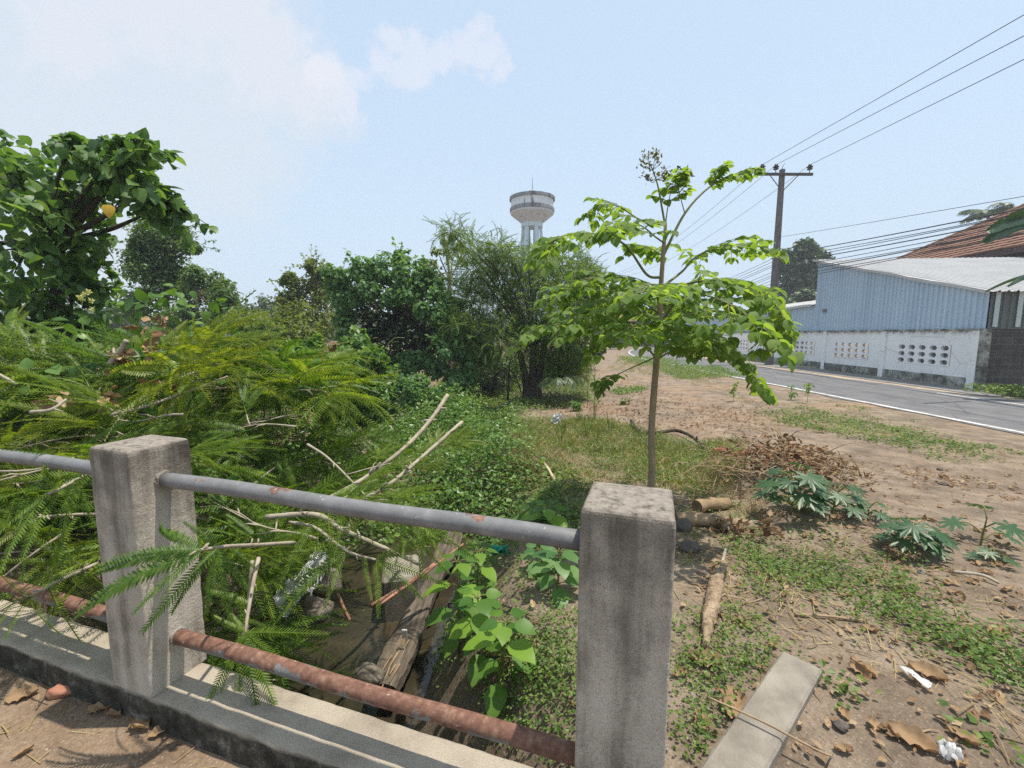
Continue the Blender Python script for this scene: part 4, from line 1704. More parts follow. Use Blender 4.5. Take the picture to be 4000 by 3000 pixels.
# feathery tree in the middle
fb = [(1790, 930, 45), (1760, 905, 22), (1850, 960, 55), (1920, 1000, 70), (1990, 985, 35), (2060, 1020, 50), (2150, 1040, 50), (2220, 1030, 55), (2290, 1070, 45), (1840, 1060, 80), (1960, 1080, 90), (2080, 1080, 90), (2200, 1120, 90),
      (2300, 1150, 60), (1820, 1180, 90), (1940, 1200, 110), (2070, 1210, 110), (2190, 1230, 100), (2290, 1250, 70), (1840, 1310, 80), (1780, 1270, 50), (1950, 1330, 90), (2060, 1330, 90), (2170, 1350, 90), (2260, 1370, 50), (1890, 1400, 45),
      (2170, 1410, 40), (2240, 1440, 35), (1800, 1370, 45), (2330, 1100, 30), (2260, 1020, 20), (1940, 965, 20)]
D_F = 11.0
bl = pblobs(fb, D_F, 1.4)
b = on(*P(2080, 1540, D_F)[:2])
t = thing('feathery_tree', 'fine leaved feathery tree in front of the water tower', 'tree', b)
m = MB()
for off in (-.12, 0, .10):
    p = bez([b + (off, 0, -.1), b + (off * 1.4, .05, .5), b + (off * 2.5, 0, 1.1), P(2080 + off * 600, 1250, D_F)], 6)
    m.tube(p, np.linspace(.13, .05, len(p)), 9, jit=.25)
limbs(m, P(2080, 1350, D_F), bl[:20], .045)
for c, r in bl[:13]:
    for _ in range(2):
        e = np.asarray(c) + rdir(1)[0] * r * 1.3 + (0, 0, r[2] * .2)
        m.tube(bez([c, (np.asarray(c) + e) / 2 + (0, 0, .05), e], 4), [.006] * 8 + [.003], 4)
m.build('trunk', M['darkbark'], t, smooth=True)
m = MB()
for pn in PINNAS:
    for c, r in bl:
        n = int((160 * (r[0] / .5) + 45) * (.35 if c[2] > 3.0 else 1))
        d = rdir(n)
        pos = c + d * r * (1.2 * rng.random((n, 1)) ** .6)
        D = d * .6 + rdir(n) * .6 + np.array([0, 0, -.15])
        m.place(pn, pos, D, np.array([0, 0, 1.]) + .5 * rdir(n), .26 * (.7 + .6 * rng.random(n)))
m.build('crown', M['tamarind'], t)
twigs(t, PINNAS[0], bl, 120, .5, .24, 'tamarind', 'darkbark', 14, .1)

# low greenery closing the view under and behind it
bl = pblobs([(1760, 1420, 70), (1850, 1450, 70), (1950, 1440, 80), (2040, 1440, 70), (2150, 1430, 70), (2240, 1420, 60), (1900, 1380, 60), (2100, 1380, 60), (1800, 1490, 60), (1920, 1500, 50)], 14.5, 1.5)
tree('low_thicket', 'low dark thicket behind the feathery tree trunk', 'thicket', on(*P(1980, 1480, 14.5)[:2]), bl, SMALL, 'smallleaf', 800, .13, .04, sub=7)
bl = pblobs([(2290, 1400, 40), (2240, 1370, 45), (2330, 1370, 30)], 20, 1)
tree('low_thicket', 'low green thicket between feathery tree and road, further off', 'thicket', on(*P(2280, 1440, 20)[:2]), bl, SMALL, 'fartree', 600, .17, .04, sub=6)
# bare twigged small tree behind
t = thing('sparse_tree', 'half bare pale twigged tree behind the feathery tree', 'tree', on(*P(1760, 1400, 13)[:2]))
m = MB()
q0 = P(1755, 1200, 13)
m.tube(bez([on(q0[0], q0[1]), P(1752, 1250, 13), P(1757, 1090, 13)], 6), np.linspace(.09, .06, 13), 8)
tips = [(1700, 960), (1725, 915), (1755, 910), (1650, 1005), (1790, 950), (1680, 1010), (1640, 1050), (1800, 1000), (1735, 960)]
for px, py in tips:
    e = P(px, py, 13 + rng.random() - .5)
    m.tube(bez([P(1757, 1100, 13), (P(1757, 1100, 13) * .5 + e * .5) + (rng.random(3) - .5) * .15, e], 6), np.linspace(.03, .008, 13), 5)
m.build('trunk', M['twig'], t)
m = MB()
crown(m, SMALL, pblobs([(px + 5, py + 20, 18) for px, py in tips] + [(1750, 1000, 30), (1660, 1040, 25), (1720, 1050, 40)], 13), 55, .13, 3)
m.build('leaves', M['olive'], t)

# small palm below the feathery tree


def frond(m, base, d, L_, n=22, ll=.25, droop=.6, w=.012):
    d = np.asarray(d, float)
    s = np.linspace(0, 1, 12)
    pth = np.asarray(base) + d * (s * L_)[:, None] - np.array([0, 0, droop * L_]) * (s ** 2)[:, None]
    m.tube(pth, np.linspace(.014, .004, 12) * max(1, L_ * .6), 4, cap=False)
    T = np.gradient(pth, axis=0)
    T /= np.linalg.norm(T, axis=1)[:, None]
    ii = np.linspace(1.2, 10.8, n)
    for sgn in (1, -1):
        pos = np.stack([np.interp(ii, np.arange(12), pth[:, k]) for k in range(3)], -1)
        tt = np.stack([np.interp(ii, np.arange(12), T[:, k]) for k in range(3)], -1)
        side = np.cross(tt, [0, 0, 1])
        side /= np.linalg.norm(side, axis=1)[:, None] + 1e-9
        D = tt * .75 + side * sgn * .75 + np.array([0, 0, -.35]) + .12 * rdir(n)
        m.place(t_blade(w * 2.2 / ll * .5, .25), pos, D, np.array([0, 0, 1.]) + side * -.4 * sgn, ll * (.5 + .6 * np.sin(np.linspace(.3, 2.9, n))))


q = on(*P(2180, 1530, 10.2)[:2])
t = thing('young_palm', 'small palm with drooping yellowish fronds beneath the feathery tree', 'palm', q)
m = MB()
for k in range(11):
    a = rng.random() * 6.28
    frond(m, q + (0, 0, .45), (math.cos(a) * .6, math.sin(a) * .6, .8), .75 + .4 * rng.random(), droop=.75)
frond(m, q + (0, 0, .5), (.55, -.2, .75), 1.0, droop=.7)
m.build('fronds', M['palm'], t)
m = MB()
for k in range(26):
    a = rng.random() * 6.28
    p0 = P(1975, 1440, 10.6) + (math.cos(a) * .1, math.sin(a) * .1, 0)
    e = p0 + (math.cos(a) * .3, math.sin(a) * .2, -.45 - .2 * rng.random())
    m.tube([p0, (p0 + e) / 2 + (0, 0, .1), e], .008, 4)
tag(m.build('dead_frond', M['darkbark'], loc=P(1975, 1440, 10.6)), 'dead hanging palm frond left of the feathery tree trunk', 'frond')
m = MB()
m.tube([b + (-.62, -.2, 0), b + (-.6, -.15, .5), b + (-.58, -.15, .95)], [.035, .03, .02], 6)
tag(m.build('stump', M['darkbark'], loc=b + (-.62, -.2, 0)), 'thin dead stump left of the feathery tree trunk', 'stump')

# trees along the road
for nme, lst, d, mat, per, sz, lab in (
        ('dark_tree', [(3090, 1010, 55), (3150, 980, 45), (3200, 1010, 50), (3110, 1080, 70), (3200, 1080, 75), (3250, 1060, 40), (3150, 1150, 80), (3230, 1150, 60), (3080, 1140, 60)], 52, 'darktree', 900, .62, 'large dark tree behind the tall blue shed'),
        ('low_tree', [(3110, 1175, 35), (3160, 1160, 35), (3060, 1190, 30)], 44, 'fartree', 500, .42, 'lighter green tree top above the low shed roof'),
        ('road_tree', [(2400, 1190, 50), (2330, 1210, 45), (2450, 1230, 40), (2370, 1270, 55)], 74, 'fartree', 500, .75, 'tree beyond the small brown roofed house'),
        ('road_tree', [(2570, 1200, 45), (2640, 1220, 50), (2600, 1260, 60), (2520, 1260, 35), (2680, 1250, 40)], 60, 'darktree', 500, .62, 'dark tree behind the long slatted gate'),
        ('road_tree', [(2300, 1300, 40), (2350, 1310, 40), (2250, 1310, 50), (2400, 1330, 25)], 48, 'darktree', 400, .5, 'dark bushy tree at the bend of the road')):
    bl = pblobs(lst, d, 3)
    q = P(lst[0][0] + 30, 1330, d)
    tree(nme, lab, 'tree', on(q[0], q[1]), bl, SMALL, mat, per, sz, .22, 'darkbark', [on(q[0], q[1]), P(lst[0][0] + 30, 1290, d), P(lst[0][0] + 30, lst[0][1] + 90, d)], sub=7)
# palm behind the tiled roof
q = P(3862, 838, 46)
t = thing('coconut_palm', 'coconut palm crown showing above the tiled roof ridge', 'palm', (q[0], 46, -.2))
m = MB()
m.tube([(q[0] + .6, 46, -.3), (q[0] + .4, 46, 6), q], [.2, .16, .13], 8)
m.build('trunk', M['darkbark'], t)
m = MB()
for k in range(22):
    a = k * 2.4
    frond(m, q, (math.cos(a) * .75, math.sin(a) * .75, .75 - .05 * (k % 7)), 2.5 + .6 * rng.random(), 30, .8, .5, .05)
m.build('crown', M['palm'], t)
# banana plant, mostly beyond the frame
q = np.array([14.4, 11.0, -.2])
t = thing('banana_plant', 'banana plant whose torn dark leaf reaches in front of the tiled roof', 'banana plant', q)
m = MB()
m.tube([q, q + (0, 0, 1.6), q + (-.1, 0, 3.2)], [.16, .13, .09], 10)
m.build('stem', M['greenstem'], t)
for ei, (e0_, e1_) in enumerate((((3835, 945), (4060, 858)), ((3850, 905), (4060, 845)))):
    m = MB()
    s = np.linspace(0, 1, 14)
    a_, b_ = P(*e1_, 11), P(*e0_, 10.6)
    pth = q + (-.1, 0, 3.2) if ei < 0 else None
    mid = a_ + (b_ - a_) * s[:, None] + np.array([0, 0, .12]) * (np.sin(s * 3.1))[:, None]
    wv = .17 * np.sin(np.clip(s * 2.9 + .25, 0, 3.1)) ** .5 + .02
    gap = 1 - .55 * (np.arange(14) % 5 == 4)
    up_ = np.array([.05, -.25, .9])
    V = np.vstack([mid + up_ * (wv * gap)[:, None], mid, mid - up_ * (wv * (.8 + .2 * gap))[:, None] - np.array([0, .12, .02])])
    k = 14
    a = np.arange(k - 1)
    m.add(V, [np.vstack([np.stack([a, a + 1, a + k + 1, a + k], -1), np.stack([a + k, a + k + 1, a + 2 * k + 1, a + 2 * k], -1)])])
    m.build('leaf', M['banana'], t)
for k in range(5):
    a = -.6 + k * .9
    m = MB()
    s = np.linspace(0, 1, 12)
    dd = np.array([math.cos(a), math.sin(a), 0])
    sd = np.array([-dd[1], dd[0], 0])
    mid = q + (-.1, 0, 3.1) + dd * (s * 1.9)[:, None] + np.array([0, 0, 1]) * (1.1 * s - 1.3 * s ** 2)[:, None]
    wv = .26 * np.sin(np.clip(s * 2.9 + .2, 0, 3.1)) ** .6
    V = np.vstack([mid + sd * wv[:, None] - (0, 0, .05), mid, mid - sd * wv[:, None] - (0, 0, .05)])
    i_ = np.arange(11)
    m.add(V, [np.vstack([np.stack([i_, i_ + 1, i_ + 13, i_ + 12], -1), np.stack([i_ + 12, i_ + 13, i_ + 25, i_ + 24], -1)])])
    m.build('leaf', M['banana'], t)
# far wood closing the skyline
m = MB()
for k in range(110):
    a = math.radians(-62 + 68 * k / 110)
    d = 85 + 30 * rng.random()
    h = 3.0 + 2.2 * rng.random()
    blob(m, SMALL, (math.sin(a) * d, math.cos(a) * d, h * .5 - .4), (4.2, 4, h), 230, .95, lump=.3)
tag(m.build('far_wood', M['fartree']), 'far hazy line of trees closing the skyline', kind='stuff')

# ------------------------------------------------------------------ sapling with spreading leaf sprays
SD = 3.35
sb = on(*P(2532, 2080, SD)[:2])
sap = thing('sapling', 'slim young tree with layered drooping leaf sprays behind the near post', 'tree', sb)
trunk_px = [(2545, 1700, 0), (2553, 1550, 0), (2565, 1400, 0), (2575, 1250, 0), (2582, 1120, 0), (2590, 1000, 0), (2598, 900, 0), (2600, 865, 0)]
tp = np.vstack([sb, sb + (.01, 0, .35)] + [P(x, y, SD + dz) for x, y, dz in trunk_px])
m = MB()
pth = bez(tp, 8)
m.tube(pth, np.interp(np.linspace(0, 1, len(pth)), [0, .35, .6, .9, 1], [.029, .025, .020, .012, .008]), 12, jit=.05)
m.build('trunk', M['sapbark'], sap, smooth=True)
LF = t_leaf(.44, 4, .13, .25, .2)


def spray(pts, r0, nsub, sublen, leaf, start=.3, mat='sapling', droop=.2, pairs=3, pts3=None):
    """pts: (px, py, depth offset); branch with side ribs of paired leaves"""
    q = bez(pts3 if pts3 is not None else [P(x, y, SD + d) for x, y, d in pts], 10)
    n = len(q)
    m = MB()
    m.tube(q, np.linspace(r0, r0 * .25, n), 7)
    mb_ = MB()
    T = np.gradient(q, axis=0)
    T /= np.linalg.norm(T, axis=1)[:, None]
    pos, DD, NN, SS = [], [], [], []
    nsub += 1
    for k in range(nsub):
        f = start + (1 - start) * (k + .5) / nsub
        i = min(int(f * (n - 1)), n - 2)
        base, t_ = q[i], T[i]
        side = np.cross(t_, [0, 0, 1])
        side /= np.linalg.norm(side) + 1e-9
        for sg in (1, -1):
            L_ = sublen * 1.4 * (.65 + .5 * rng.random()) * (1.15 - .7 * f)
            d = t_ * (.55 + .3 * rng.random()) + side * sg * (.8 + .2 * rng.random()) + np.array([0, 0, .75 * (rng.random() - .4)])
            d /= np.linalg.norm(d)
            s = np.linspace(0, 1, 7)
            sp = base + d * (s * L_)[:, None] - np.array([0, 0, droop * L_]) * (s ** 2)[:, None]
            m.tube(sp, np.linspace(.0035, .0015, 7), 4, cap=False)
            st = np.gradient(sp, axis=0)
            st /= np.linalg.norm(st, axis=1)[:, None]
            for j in range(pairs):
                g = .25 + .7 * j / max(pairs - 1, 1)
                jj = min(int(g * 6), 5)
                b_ = sp[jj] + (sp[jj + 1] - sp[jj]) * (g * 6 - jj)
                sd = np.cross(st[jj], [0, 0, 1])
                sd /= np.linalg.norm(sd) + 1e-9
                for s2 in (1, -1):
                    dd = st[jj] * .45 + sd * s2 * .75 + np.array([0, 0, .05 - .65 * rng.random()]) + .2 * rdir(1)[0]
                    pos.append(b_ + sd * s2 * .008)
                    DD.append(dd)
                    NN.append(np.array([0, 0, 1.]) + sd * s2 * .35 + .35 * rdir(1)[0])
                    SS.append(leaf * (.75 + .45 * rng.random()))
            pos.append(sp[-1])
            DD.append(st[-1] + np.array([0, 0, -.2]))
            NN.append(np.array([0, 0, 1.]) + .3 * rdir(1)[0])
            SS.append(leaf * (.9 + .3 * rng.random()))
    # leaves straight on the tip
    pos.append(q[-1]); DD.append(T[-1]); NN.append((0, 0, 1)); SS.append(leaf)
    br = m.build('branch', M['greenstem'], sap, smooth=True)
    mb_.place(LF, pos, DD, NN, SS)
    mb_.build('leaves', M[mat], br)


LFS = .073
spray([(2582, 1085, 0), (2527, 1073, 0), (2454, 970, -.1), (2380, 925, -.2), (2262, 910, -.35), (2180, 930, -.45), (2110, 990, -.5)], .011, 7, .24, LFS, .42)
spray([(2598, 880, 0), (2509, 862, .15), (2430, 815, .25), (2358, 790, .35), (2316, 837, .4)], .008, 5, .22, LFS * .9, .25)
spray([(2595, 950, 0), (2560, 925, -.15), (2500, 880, -.3), (2420, 880, -.45), (2360, 900, -.5)], .007, 5, .2, LFS, .25)
spray([(2587, 1006, 0), (2675, 834, .05), (2774, 729, .1), (2864, 687, .15), (2961, 663, .2)], .011, 5, .13, LFS * .75, .55, pairs=3)
spray([(2675, 834, .05), (2655, 760, 0), (2645, 715, -.05), (2655, 690, -.05)], .004, 3, .1, LFS * .7, .3, pairs=2)
spray([(2774, 729, .1), (2790, 690, .1), (2810, 660, .1)], .004, 2, .12, LFS * .75, .3, pairs=3)
spray([(2600, 870, 0), (2610, 800, 0), (2629, 711, .05), (2640, 690, .05)], .005, 3, .14, LFS * .85, .3, pairs=3)
spray([(2575, 1130, 0), (2665, 1060, .15), (2708, 1012, .2), (2792, 970, .3), (2925, 955, .35), (3015, 985, .4)], .011, 7, .26, LFS, .35)
spray([(2575, 1160, 0), (2680, 1110, -.2), (2800, 1095, -.4), (2900, 1110, -.5), (3020, 1180, -.6), (3075, 1280, -.65)], .010, 8, .26, LFS * 1.05, .25)
spray([(2565, 1280, 0), (2680, 1230, .2), (2800, 1215, .4), (2930, 1230, .5), (3015, 1280, .55)], .010, 7, .26, LFS, .3)
spray([(2560, 1300, 0), (2640, 1180, -.25), (2720, 1150, -.5), (2830, 1180, -.75), (2960, 1260, -.85), (3010, 1330, -.85)], .009, 7, .26, LFS * 1.05, .35)
spray([(2552, 1400, 0), (2615, 1345, 0), (2745, 1335, -.1), (2850, 1370, -.15), (2930, 1450, -.2), (2990, 1530, -.2)], .009, 6, .2, LFS * .95, .3)
spray([(2575, 1140, 0), (2440, 1085, .1), (2290, 1090, .2), (2230, 1120, .25), (2189, 1151, .3)], .010, 7, .26, LFS, .2)
spray([(2565, 1290, 0), (2470, 1280, -.15), (2330, 1240, -.3), (2200, 1260, -.45), (2060, 1305, -.55)], .010, 8, .26, LFS, .2)
spray([(2555, 1390, 0), (2480, 1305, .1), (2390, 1300, .25), (2330, 1355, .3)], .008, 5, .22, LFS, .25)
spray([(2550, 1400, 0), (2460, 1440, .05), (2400, 1470, .1), (2340, 1500, .1)], .006, 3, .15, LFS * .9, .45, pairs=2)
spray([(2572, 1180, 0), (2560, 1130, -.3), (2540, 1110, -.6), (2500, 1150, -.8)], .009, 5, .26, LFS * 1.05, .3)
spray([(2568, 1240, 0), (2620, 1200, .35), (2650, 1190, .6), (2680, 1220, .85)], .009, 6, .26, LFS, .3)
spray([(2568, 1250, 0), (2500, 1210, .35), (2440, 1190, .6), (2400, 1220, .8)], .009, 6, .26, LFS, .3)
spray([(2560, 1330, 0), (2540, 1280, -.3), (2480, 1270, -.6), (2430, 1300, -.75)], .008, 5, .24, LFS, .3)
spray([(2590, 1000, 0), (2560, 980, .2), (2520, 960, .4), (2500, 975, .5)], .007, 4, .2, LFS, .3)
for k in range(9):
    pz = rng.uniform(1130, 1420)
    a = k * 2.4 + .3
    l = rng.uniform(.45, .85)
    px0 = np.interp(pz, [1000, 1700], [2590, 2545])
    c0 = P(px0, pz, SD)
    ppx = []
    for g, zz_ in ((0, 0), (.35, .14), (.7, .16), (1, .06)):
        q = c0 + (math.cos(a) * l * g, math.sin(a) * l * g, zz_ * l * 1.1)
        ppx.append(q)
    spray(None, .008, 5, .24, LFS, .25, pts3=ppx)
# pale new growth and buds at the top
m = MB()
q = bez([P(2598, 880, SD), P(2580, 780, SD), P(2569, 723, SD), P(2552, 670, SD), P(2535, 635, SD)], 8)
m.tube(q, np.linspace(.008, .003, len(q)), 6)
tips = [(2520, 605), (2550, 600), (2570, 625), (2505, 640), (2530, 650), (2598, 665), (2610, 680), (2520, 690), (2540, 700), (2585, 690), (2560, 610)]
for x, y in tips:
    m.tube(bez([q[-8] if y < 660 else q[-14], P(x + 8, y + 14, SD), P(x, y, SD)], 4), .0022, 4)
stk = m.build('new_shoot', M['greenstem'], sap)
m = MB()
for x, y in tips:
    n = 16
    c = P(x, y, SD)
    m.place(SMALL, c + (rng.random((n, 3)) - .5) * .055, rdir(n) + (0, 0, .5), rdir(n), .026 * (.7 + .6 * rng.random(n)))
for x, y in ((2680, 690), (2690, 670), (2670, 700)):
    n = 10
    m.place(SMALL, P(x, y, SD) + (rng.random((n, 3)) - .5) * .06, rdir(n), rdir(n), .04)
m.build('young_leaves', M['young'], stk)
m = MB()
for x, y in ((2646, 660), (2654, 652), (2660, 660), (2649, 650)):
    m.tube([P(x, y + 4, SD), P(x, y, SD), P(x, y - 4, SD)], [.006, .011, .004], 7)
m.build('buds', M['darktree'], stk)

# ------------------------------------------------------------------ cut branches with feathery leaves heaped on the left bank
CL_NEAR = [cluster(PINNAE, 4) for _ in range(4)]
CL_FAR = [cluster(PINNAF, 4) for _ in range(3)]


def branch_mesh(L_, ncl, cls, size, bow, r0, rnd=.5, spread=1.0):
    """branch along +x from origin: returns (stem MB, foliage MB)"""
    s = np.linspace(0, 1, 14)
    a1, a2 = rng.random() * 6.28, rng.random() * 6.28
    pth = np.stack([s * L_, .06 * L_ * np.sin(s * 4 + a1) * s, bow * L_ * np.sin(s * math.pi * .8) + .03 * np.sin(s * 7 + a2)], -1)
    m = MB()
    m.tube(pth, np.linspace(r0, r0 * .25, 14), 7, jit=.15)
    mf = MB()
    for k in range(ncl):
        f = .22 + .78 * (k + .5 * rng.random()) / ncl
        i = min(int(f * 13), 12)
        b = pth[i] + (pth[i + 1] - pth[i]) * (f * 13 - i)
        t_ = pth[i + 1] - pth[i]
        t_ /= np.linalg.norm(t_)
        a = k * 2.4 + rnd * rng.random()
        side = np.array([0, math.cos(a), math.sin(a) * .45])
        D = t_ * (.6 + .5 * rng.random()) + side * spread * .75 + np.array([0, 0, .02])
        # a short side twig carries the leaf
        tw = b + D / np.linalg.norm(D) * .08 * (1 + rng.random())
        m.tube([b, (b + tw) / 2 + (0, 0, .01), tw], [.006, .005, .003], 4)
        mf.place(cls[rng.integers(len(cls))], [tw], [D], [np.array([0, 0, 1.]) + .4 * rdir(1)[0]], size * (.75 + .45 * rng.random()))
    D = pth[-1] - pth[-2]
    mf.place(cls[0], [pth[-1]], [D], [(0, 0, 1)], size)
    return m, mf


def make_branch(label, group, kind, L_, ncl, size, bow, r0, name='cut_branch'):
    t = thing(name, label, 'cut branch', (0, 0, 0), group)
    m, mf = branch_mesh(L_, ncl, CL_NEAR if kind == 'near' else CL_FAR, size, bow, r0)
    m.build('stem', M['twig'], t, smooth=True)
    mf.build('leaves', M['feather'], t)
    return t


def orient(o, loc, d, roll, sc=1.0):
    d = np.asarray(d, float)
    d = d / np.linalg.norm(d)
    z = np.array([0, 0, 1.]) - d * d[2]
    z /= np.linalg.norm(z)
    y = np.cross(z, d)
    c, s = math.cos(roll), math.sin(roll)
    y2, z2 = y * c + z * s, z * c - y * s
    mt = Matrix(((d[0], y2[0], z2[0], loc[0]), (d[1], y2[1], z2[1], loc[1]), (d[2], y2[2], z2[2], loc[2]), (0, 0, 0, 1)))
    o.matrix_world = mt @ Matrix.Scale(sc, 4)


GROUPB = 'cut branches heaped on the left bank'
LB = 'cut branch of feathery green leaves in the heap on the left bank'
protos_n = [make_branch(LB, GROUPB, 'near', .85 + .1 * k, 8, .37 - .012 * k, .04 - .04 * k, .007) for k in range(5)]
protos_f = [make_branch(LB, GROUPB, 'far', 1.1 + .15 * k, 10, .42, .04 - .04 * k, .008) for k in range(3)]
used = set()


def put(kind, k, loc, d, roll=0., sc=1., label=None, group=GROUPB):
    pr = (protos_n if kind == 'near' else protos_f)[k]
    key = (kind, k)
    if key not in used:
        used.add(key)
        o = pr
    else:
        o = copy_tree(pr)
    orient(o, loc, d, roll, sc)
    if label:
        o['label'] = label
    return o


def heap(x, y):
    t, s = kts(x, y)
    h = min(.02 + .44 * (-x), 1.34)
    h = h - .22 * smooth((1.1 - s) / 1.0) - .6 * smooth((-x / y - .83) / .25) * smooth((y - 1.9) / .8) - .22 * smooth((y - 4.2) / .8)
    # falls away towards the ditch on the right
    return h


rngb = np.random.default_rng(5)
n_ok = 0
tries = 0
while n_ok < 96 and tries < 4000:
    tries += 1
    y = 1.5 + 5.2 * rngb.random() ** 1.15
    xmin, xmax = -1.22 * y - .35, min(-1.3, -.62 * y + .45)
    if xmax <= xmin:
        continue
    x = xmin + (xmax - xmin) * rngb.random()
    t, s = kts(x, y)
    if s < .30:
        continue
    h = heap(x, y)
    lvl = 1 - .75 * rngb.random() ** 2.0 if n_ok % 4 else 1.0
    z = float(hgt(x, y)) * (1 - lvl) + h * lvl - .06
    az = rngb.random() * 6.28
    if rngb.random() < .85:
        az = math.radians(172 + 70 * (rngb.random() - .5)) if rngb.random() < .5 else math.radians(-5 + 70 * (rngb.random() - .5))
    d = np.array([math.cos(az), math.sin(az), .04 + .3 * (rngb.random() - .5)])
    loc = np.array([x, y, z]) - d * .55
    tip = loc + d * 1.25
    # keep clear of the railing and the road side
    bad = False
    for q in (loc, loc + d * .6, tip):
        tt, ss = kts(q[0], q[1])
        if ss < .38 or (q[0] > -.95 and q[1] < 3.2) or (q[1] > 2.4 and q[0] > -.47 * q[1] + .2):
            bad = True
    if bad:
        continue
    kind = 'near' if y < 3.4 else 'far'
    k = int(rngb.integers(5 if kind == 'near' else 3))
    put(kind, k, loc, d, (rngb.random() - .5) * 1.4, .85 + .35 * rngb.random())
    n_ok += 1
# drooping ones that can be told apart
put('near', 3, P(300, 1800, 2.05), (-.75, -.35, -.1), .2, .75, 'feathery cut branch lying over the rail left of the far railing post', None)['group'] = ''
put('near', 4, P(250, 2100, 1.95), (-.75, -.35, -.30), .5, .8, 'feathery cut branch hanging below the top rail left of the far railing post', None)['group'] = ''
put('near', 2, P(150, 2270, 1.85), (-.5, -.3, -.35), -.4, .6, 'feathery cut branch sagging towards the kerb left of the far railing post', None)['group'] = ''
put('near', 0, P(1050, 1960, 2.2), (.9, -.1, -.05), .1, .8, 'feathery cut branch lying behind the middle of the top rail', None)['group'] = ''
put('near', 3, P(1350, 1850, 2.6), (.8, .5, .16), .3, .6, 'feathery cut branch lying beside the long bare stick over the ditch', None)['group'] = ''


def hanging(label, stem, fans):
    """a single branch whose feathers run from (px,py,d) to (px,py,d)"""
    t = thing('cut_branch', label, 'cut branch', P(*stem[0]))
    m = MB()
    q = bez([P(*w) for w in stem], 6)
    m.tube(q, np.linspace(.009, .005, len(q)), 7, jit=.2)
    for _ in range(5):
        b_ = q[rng.integers(4, len(q))]
        m.tube([b_, b_ + rdir(1)[0] * .025], [.005, .003], 5)
    m.build('stem', M['twig'], t, smooth=True)
    m = MB()
    for a_, b_ in fans:
        A0, B0 = P(*a_), P(*b_)
        D = B0 - A0
        l = np.linalg.norm(D)
        D = D / l + np.array([0, 0, .22])
        m.place(PINNAE[rng.integers(3)], [A0], [D], [np.array([.1, -.75, .6]) + .25 * rdir(1)[0]], l * 1.03)
    m.build('leaves', M['feather'], t)


n1, n2 = (790, 2150, 1.30), (850, 2140, 1.34)
hanging('feathery cut branch whose leaves hang in front of the far railing post', [(1150, 2120, 1.95), (980, 2130, 1.62), (880, 2135, 1.42), (770, 2150, 1.30)],
        [(n1, (330, 2240, 1.22)), (n1, (350, 2270, 1.2)), (n1, (285, 2450, 1.2)), (n1, (640, 2310, 1.2)), (n1, (600, 2110, 1.4)), (n2, (670, 2400, 1.24)), (n2, (740, 2260, 1.26)), (n2, (815, 2390, 1.3)), (n2, (950, 2320, 1.36)),
         (n1, (430, 2360, 1.2)), (n1, (560, 2400, 1.2)), ((850, 2130, 1.36), (700, 2060, 1.36)), (n2, (880, 2440, 1.3)), (n2, (610, 2470, 1.22)),
         ((690, 2110, 1.3), (560, 2080, 1.35)), (n1, (520, 2190, 1.25)), ((900, 2140, 1.4), (980, 2240, 1.4))])
k1 = (960, 2470, 1.50)
hanging('feathery cut branch drooping between the two rails onto the kerb', [(1010, 2180, 1.75), (985, 2300, 1.62), (965, 2420, 1.53), (958, 2480, 1.5)],
        [(k1, (830, 2760, 1.38)), (k1, (990, 2800, 1.33)), (k1, (880, 2690, 1.4)), (k1, (1060, 2780, 1.36)), (k1, (1225, 2520, 1.5)), (k1, (800, 2440, 1.52)), (k1, (860, 2390, 1.55)), ((965, 2420, 1.53), (1060, 2480, 1.5)), ((975, 2360, 1.58), (800, 2330, 1.6)), (k1, (1090, 2640, 1.4)), (k1, (900, 2790, 1.36))])
k2 = (1350, 2150, 2.0)
hanging('feathery cut branch hanging over the ditch below the middle of the top rail', [(1130, 2040, 2.3), (1230, 2060, 2.15), (1350, 2150, 2.0), (1480, 2190, 1.95)],
        [(k2, (1190, 2330, 1.85)), (k2, (1050, 2480, 1.9)), (k2, (1280, 2360, 1.85)), (k2, (1150, 2200, 1.95)), ((1420, 2170, 1.97), (1440, 2340, 1.85)), ((1470, 2190, 1.95), (1540, 2330, 1.85)), ((1480, 2190, 1.95), (1690, 2300, 1.85)), ((1480, 2190, 1.95), (1620, 2350, 1.85)), ((1460, 2190, 1.95), (1740, 2140, 1.95)),
         ((1240, 2070, 2.14), (1060, 2150, 2.1)), ((1300, 2110, 2.05), (1420, 2050, 2.1)), ((1220, 2050, 2.15), (1120, 2260, 2.0)), ((1470, 2190, 1.95), (1480, 2400, 1.85))])
k3 = (150, 2020, 1.75)
hanging('feathery cut branch spraying over the rail at the left edge', [(420, 2010, 2.2), (300, 2010, 2.0), (150, 2020, 1.75)],
        [(k3, (-60, 2200, 1.6)), (k3, (-40, 2010, 1.65)), (k3, (60, 2260, 1.6)), ((300, 2010, 2.0), (120, 1830, 1.85)), ((330, 1850, 1.9), (0, 1920, 1.7)), ((300, 2010, 2.0), (180, 2280, 1.75)), ((330, 1850, 1.9), (20, 2040, 1.7)), ((360, 1830, 1.85), (560, 1660, 1.8)), ((340, 1840, 1.8), (180, 1910, 1.55)), ((350, 1790, 1.8), (240, 2130, 1.7))])
k5 = (250, 1900, 1.72)
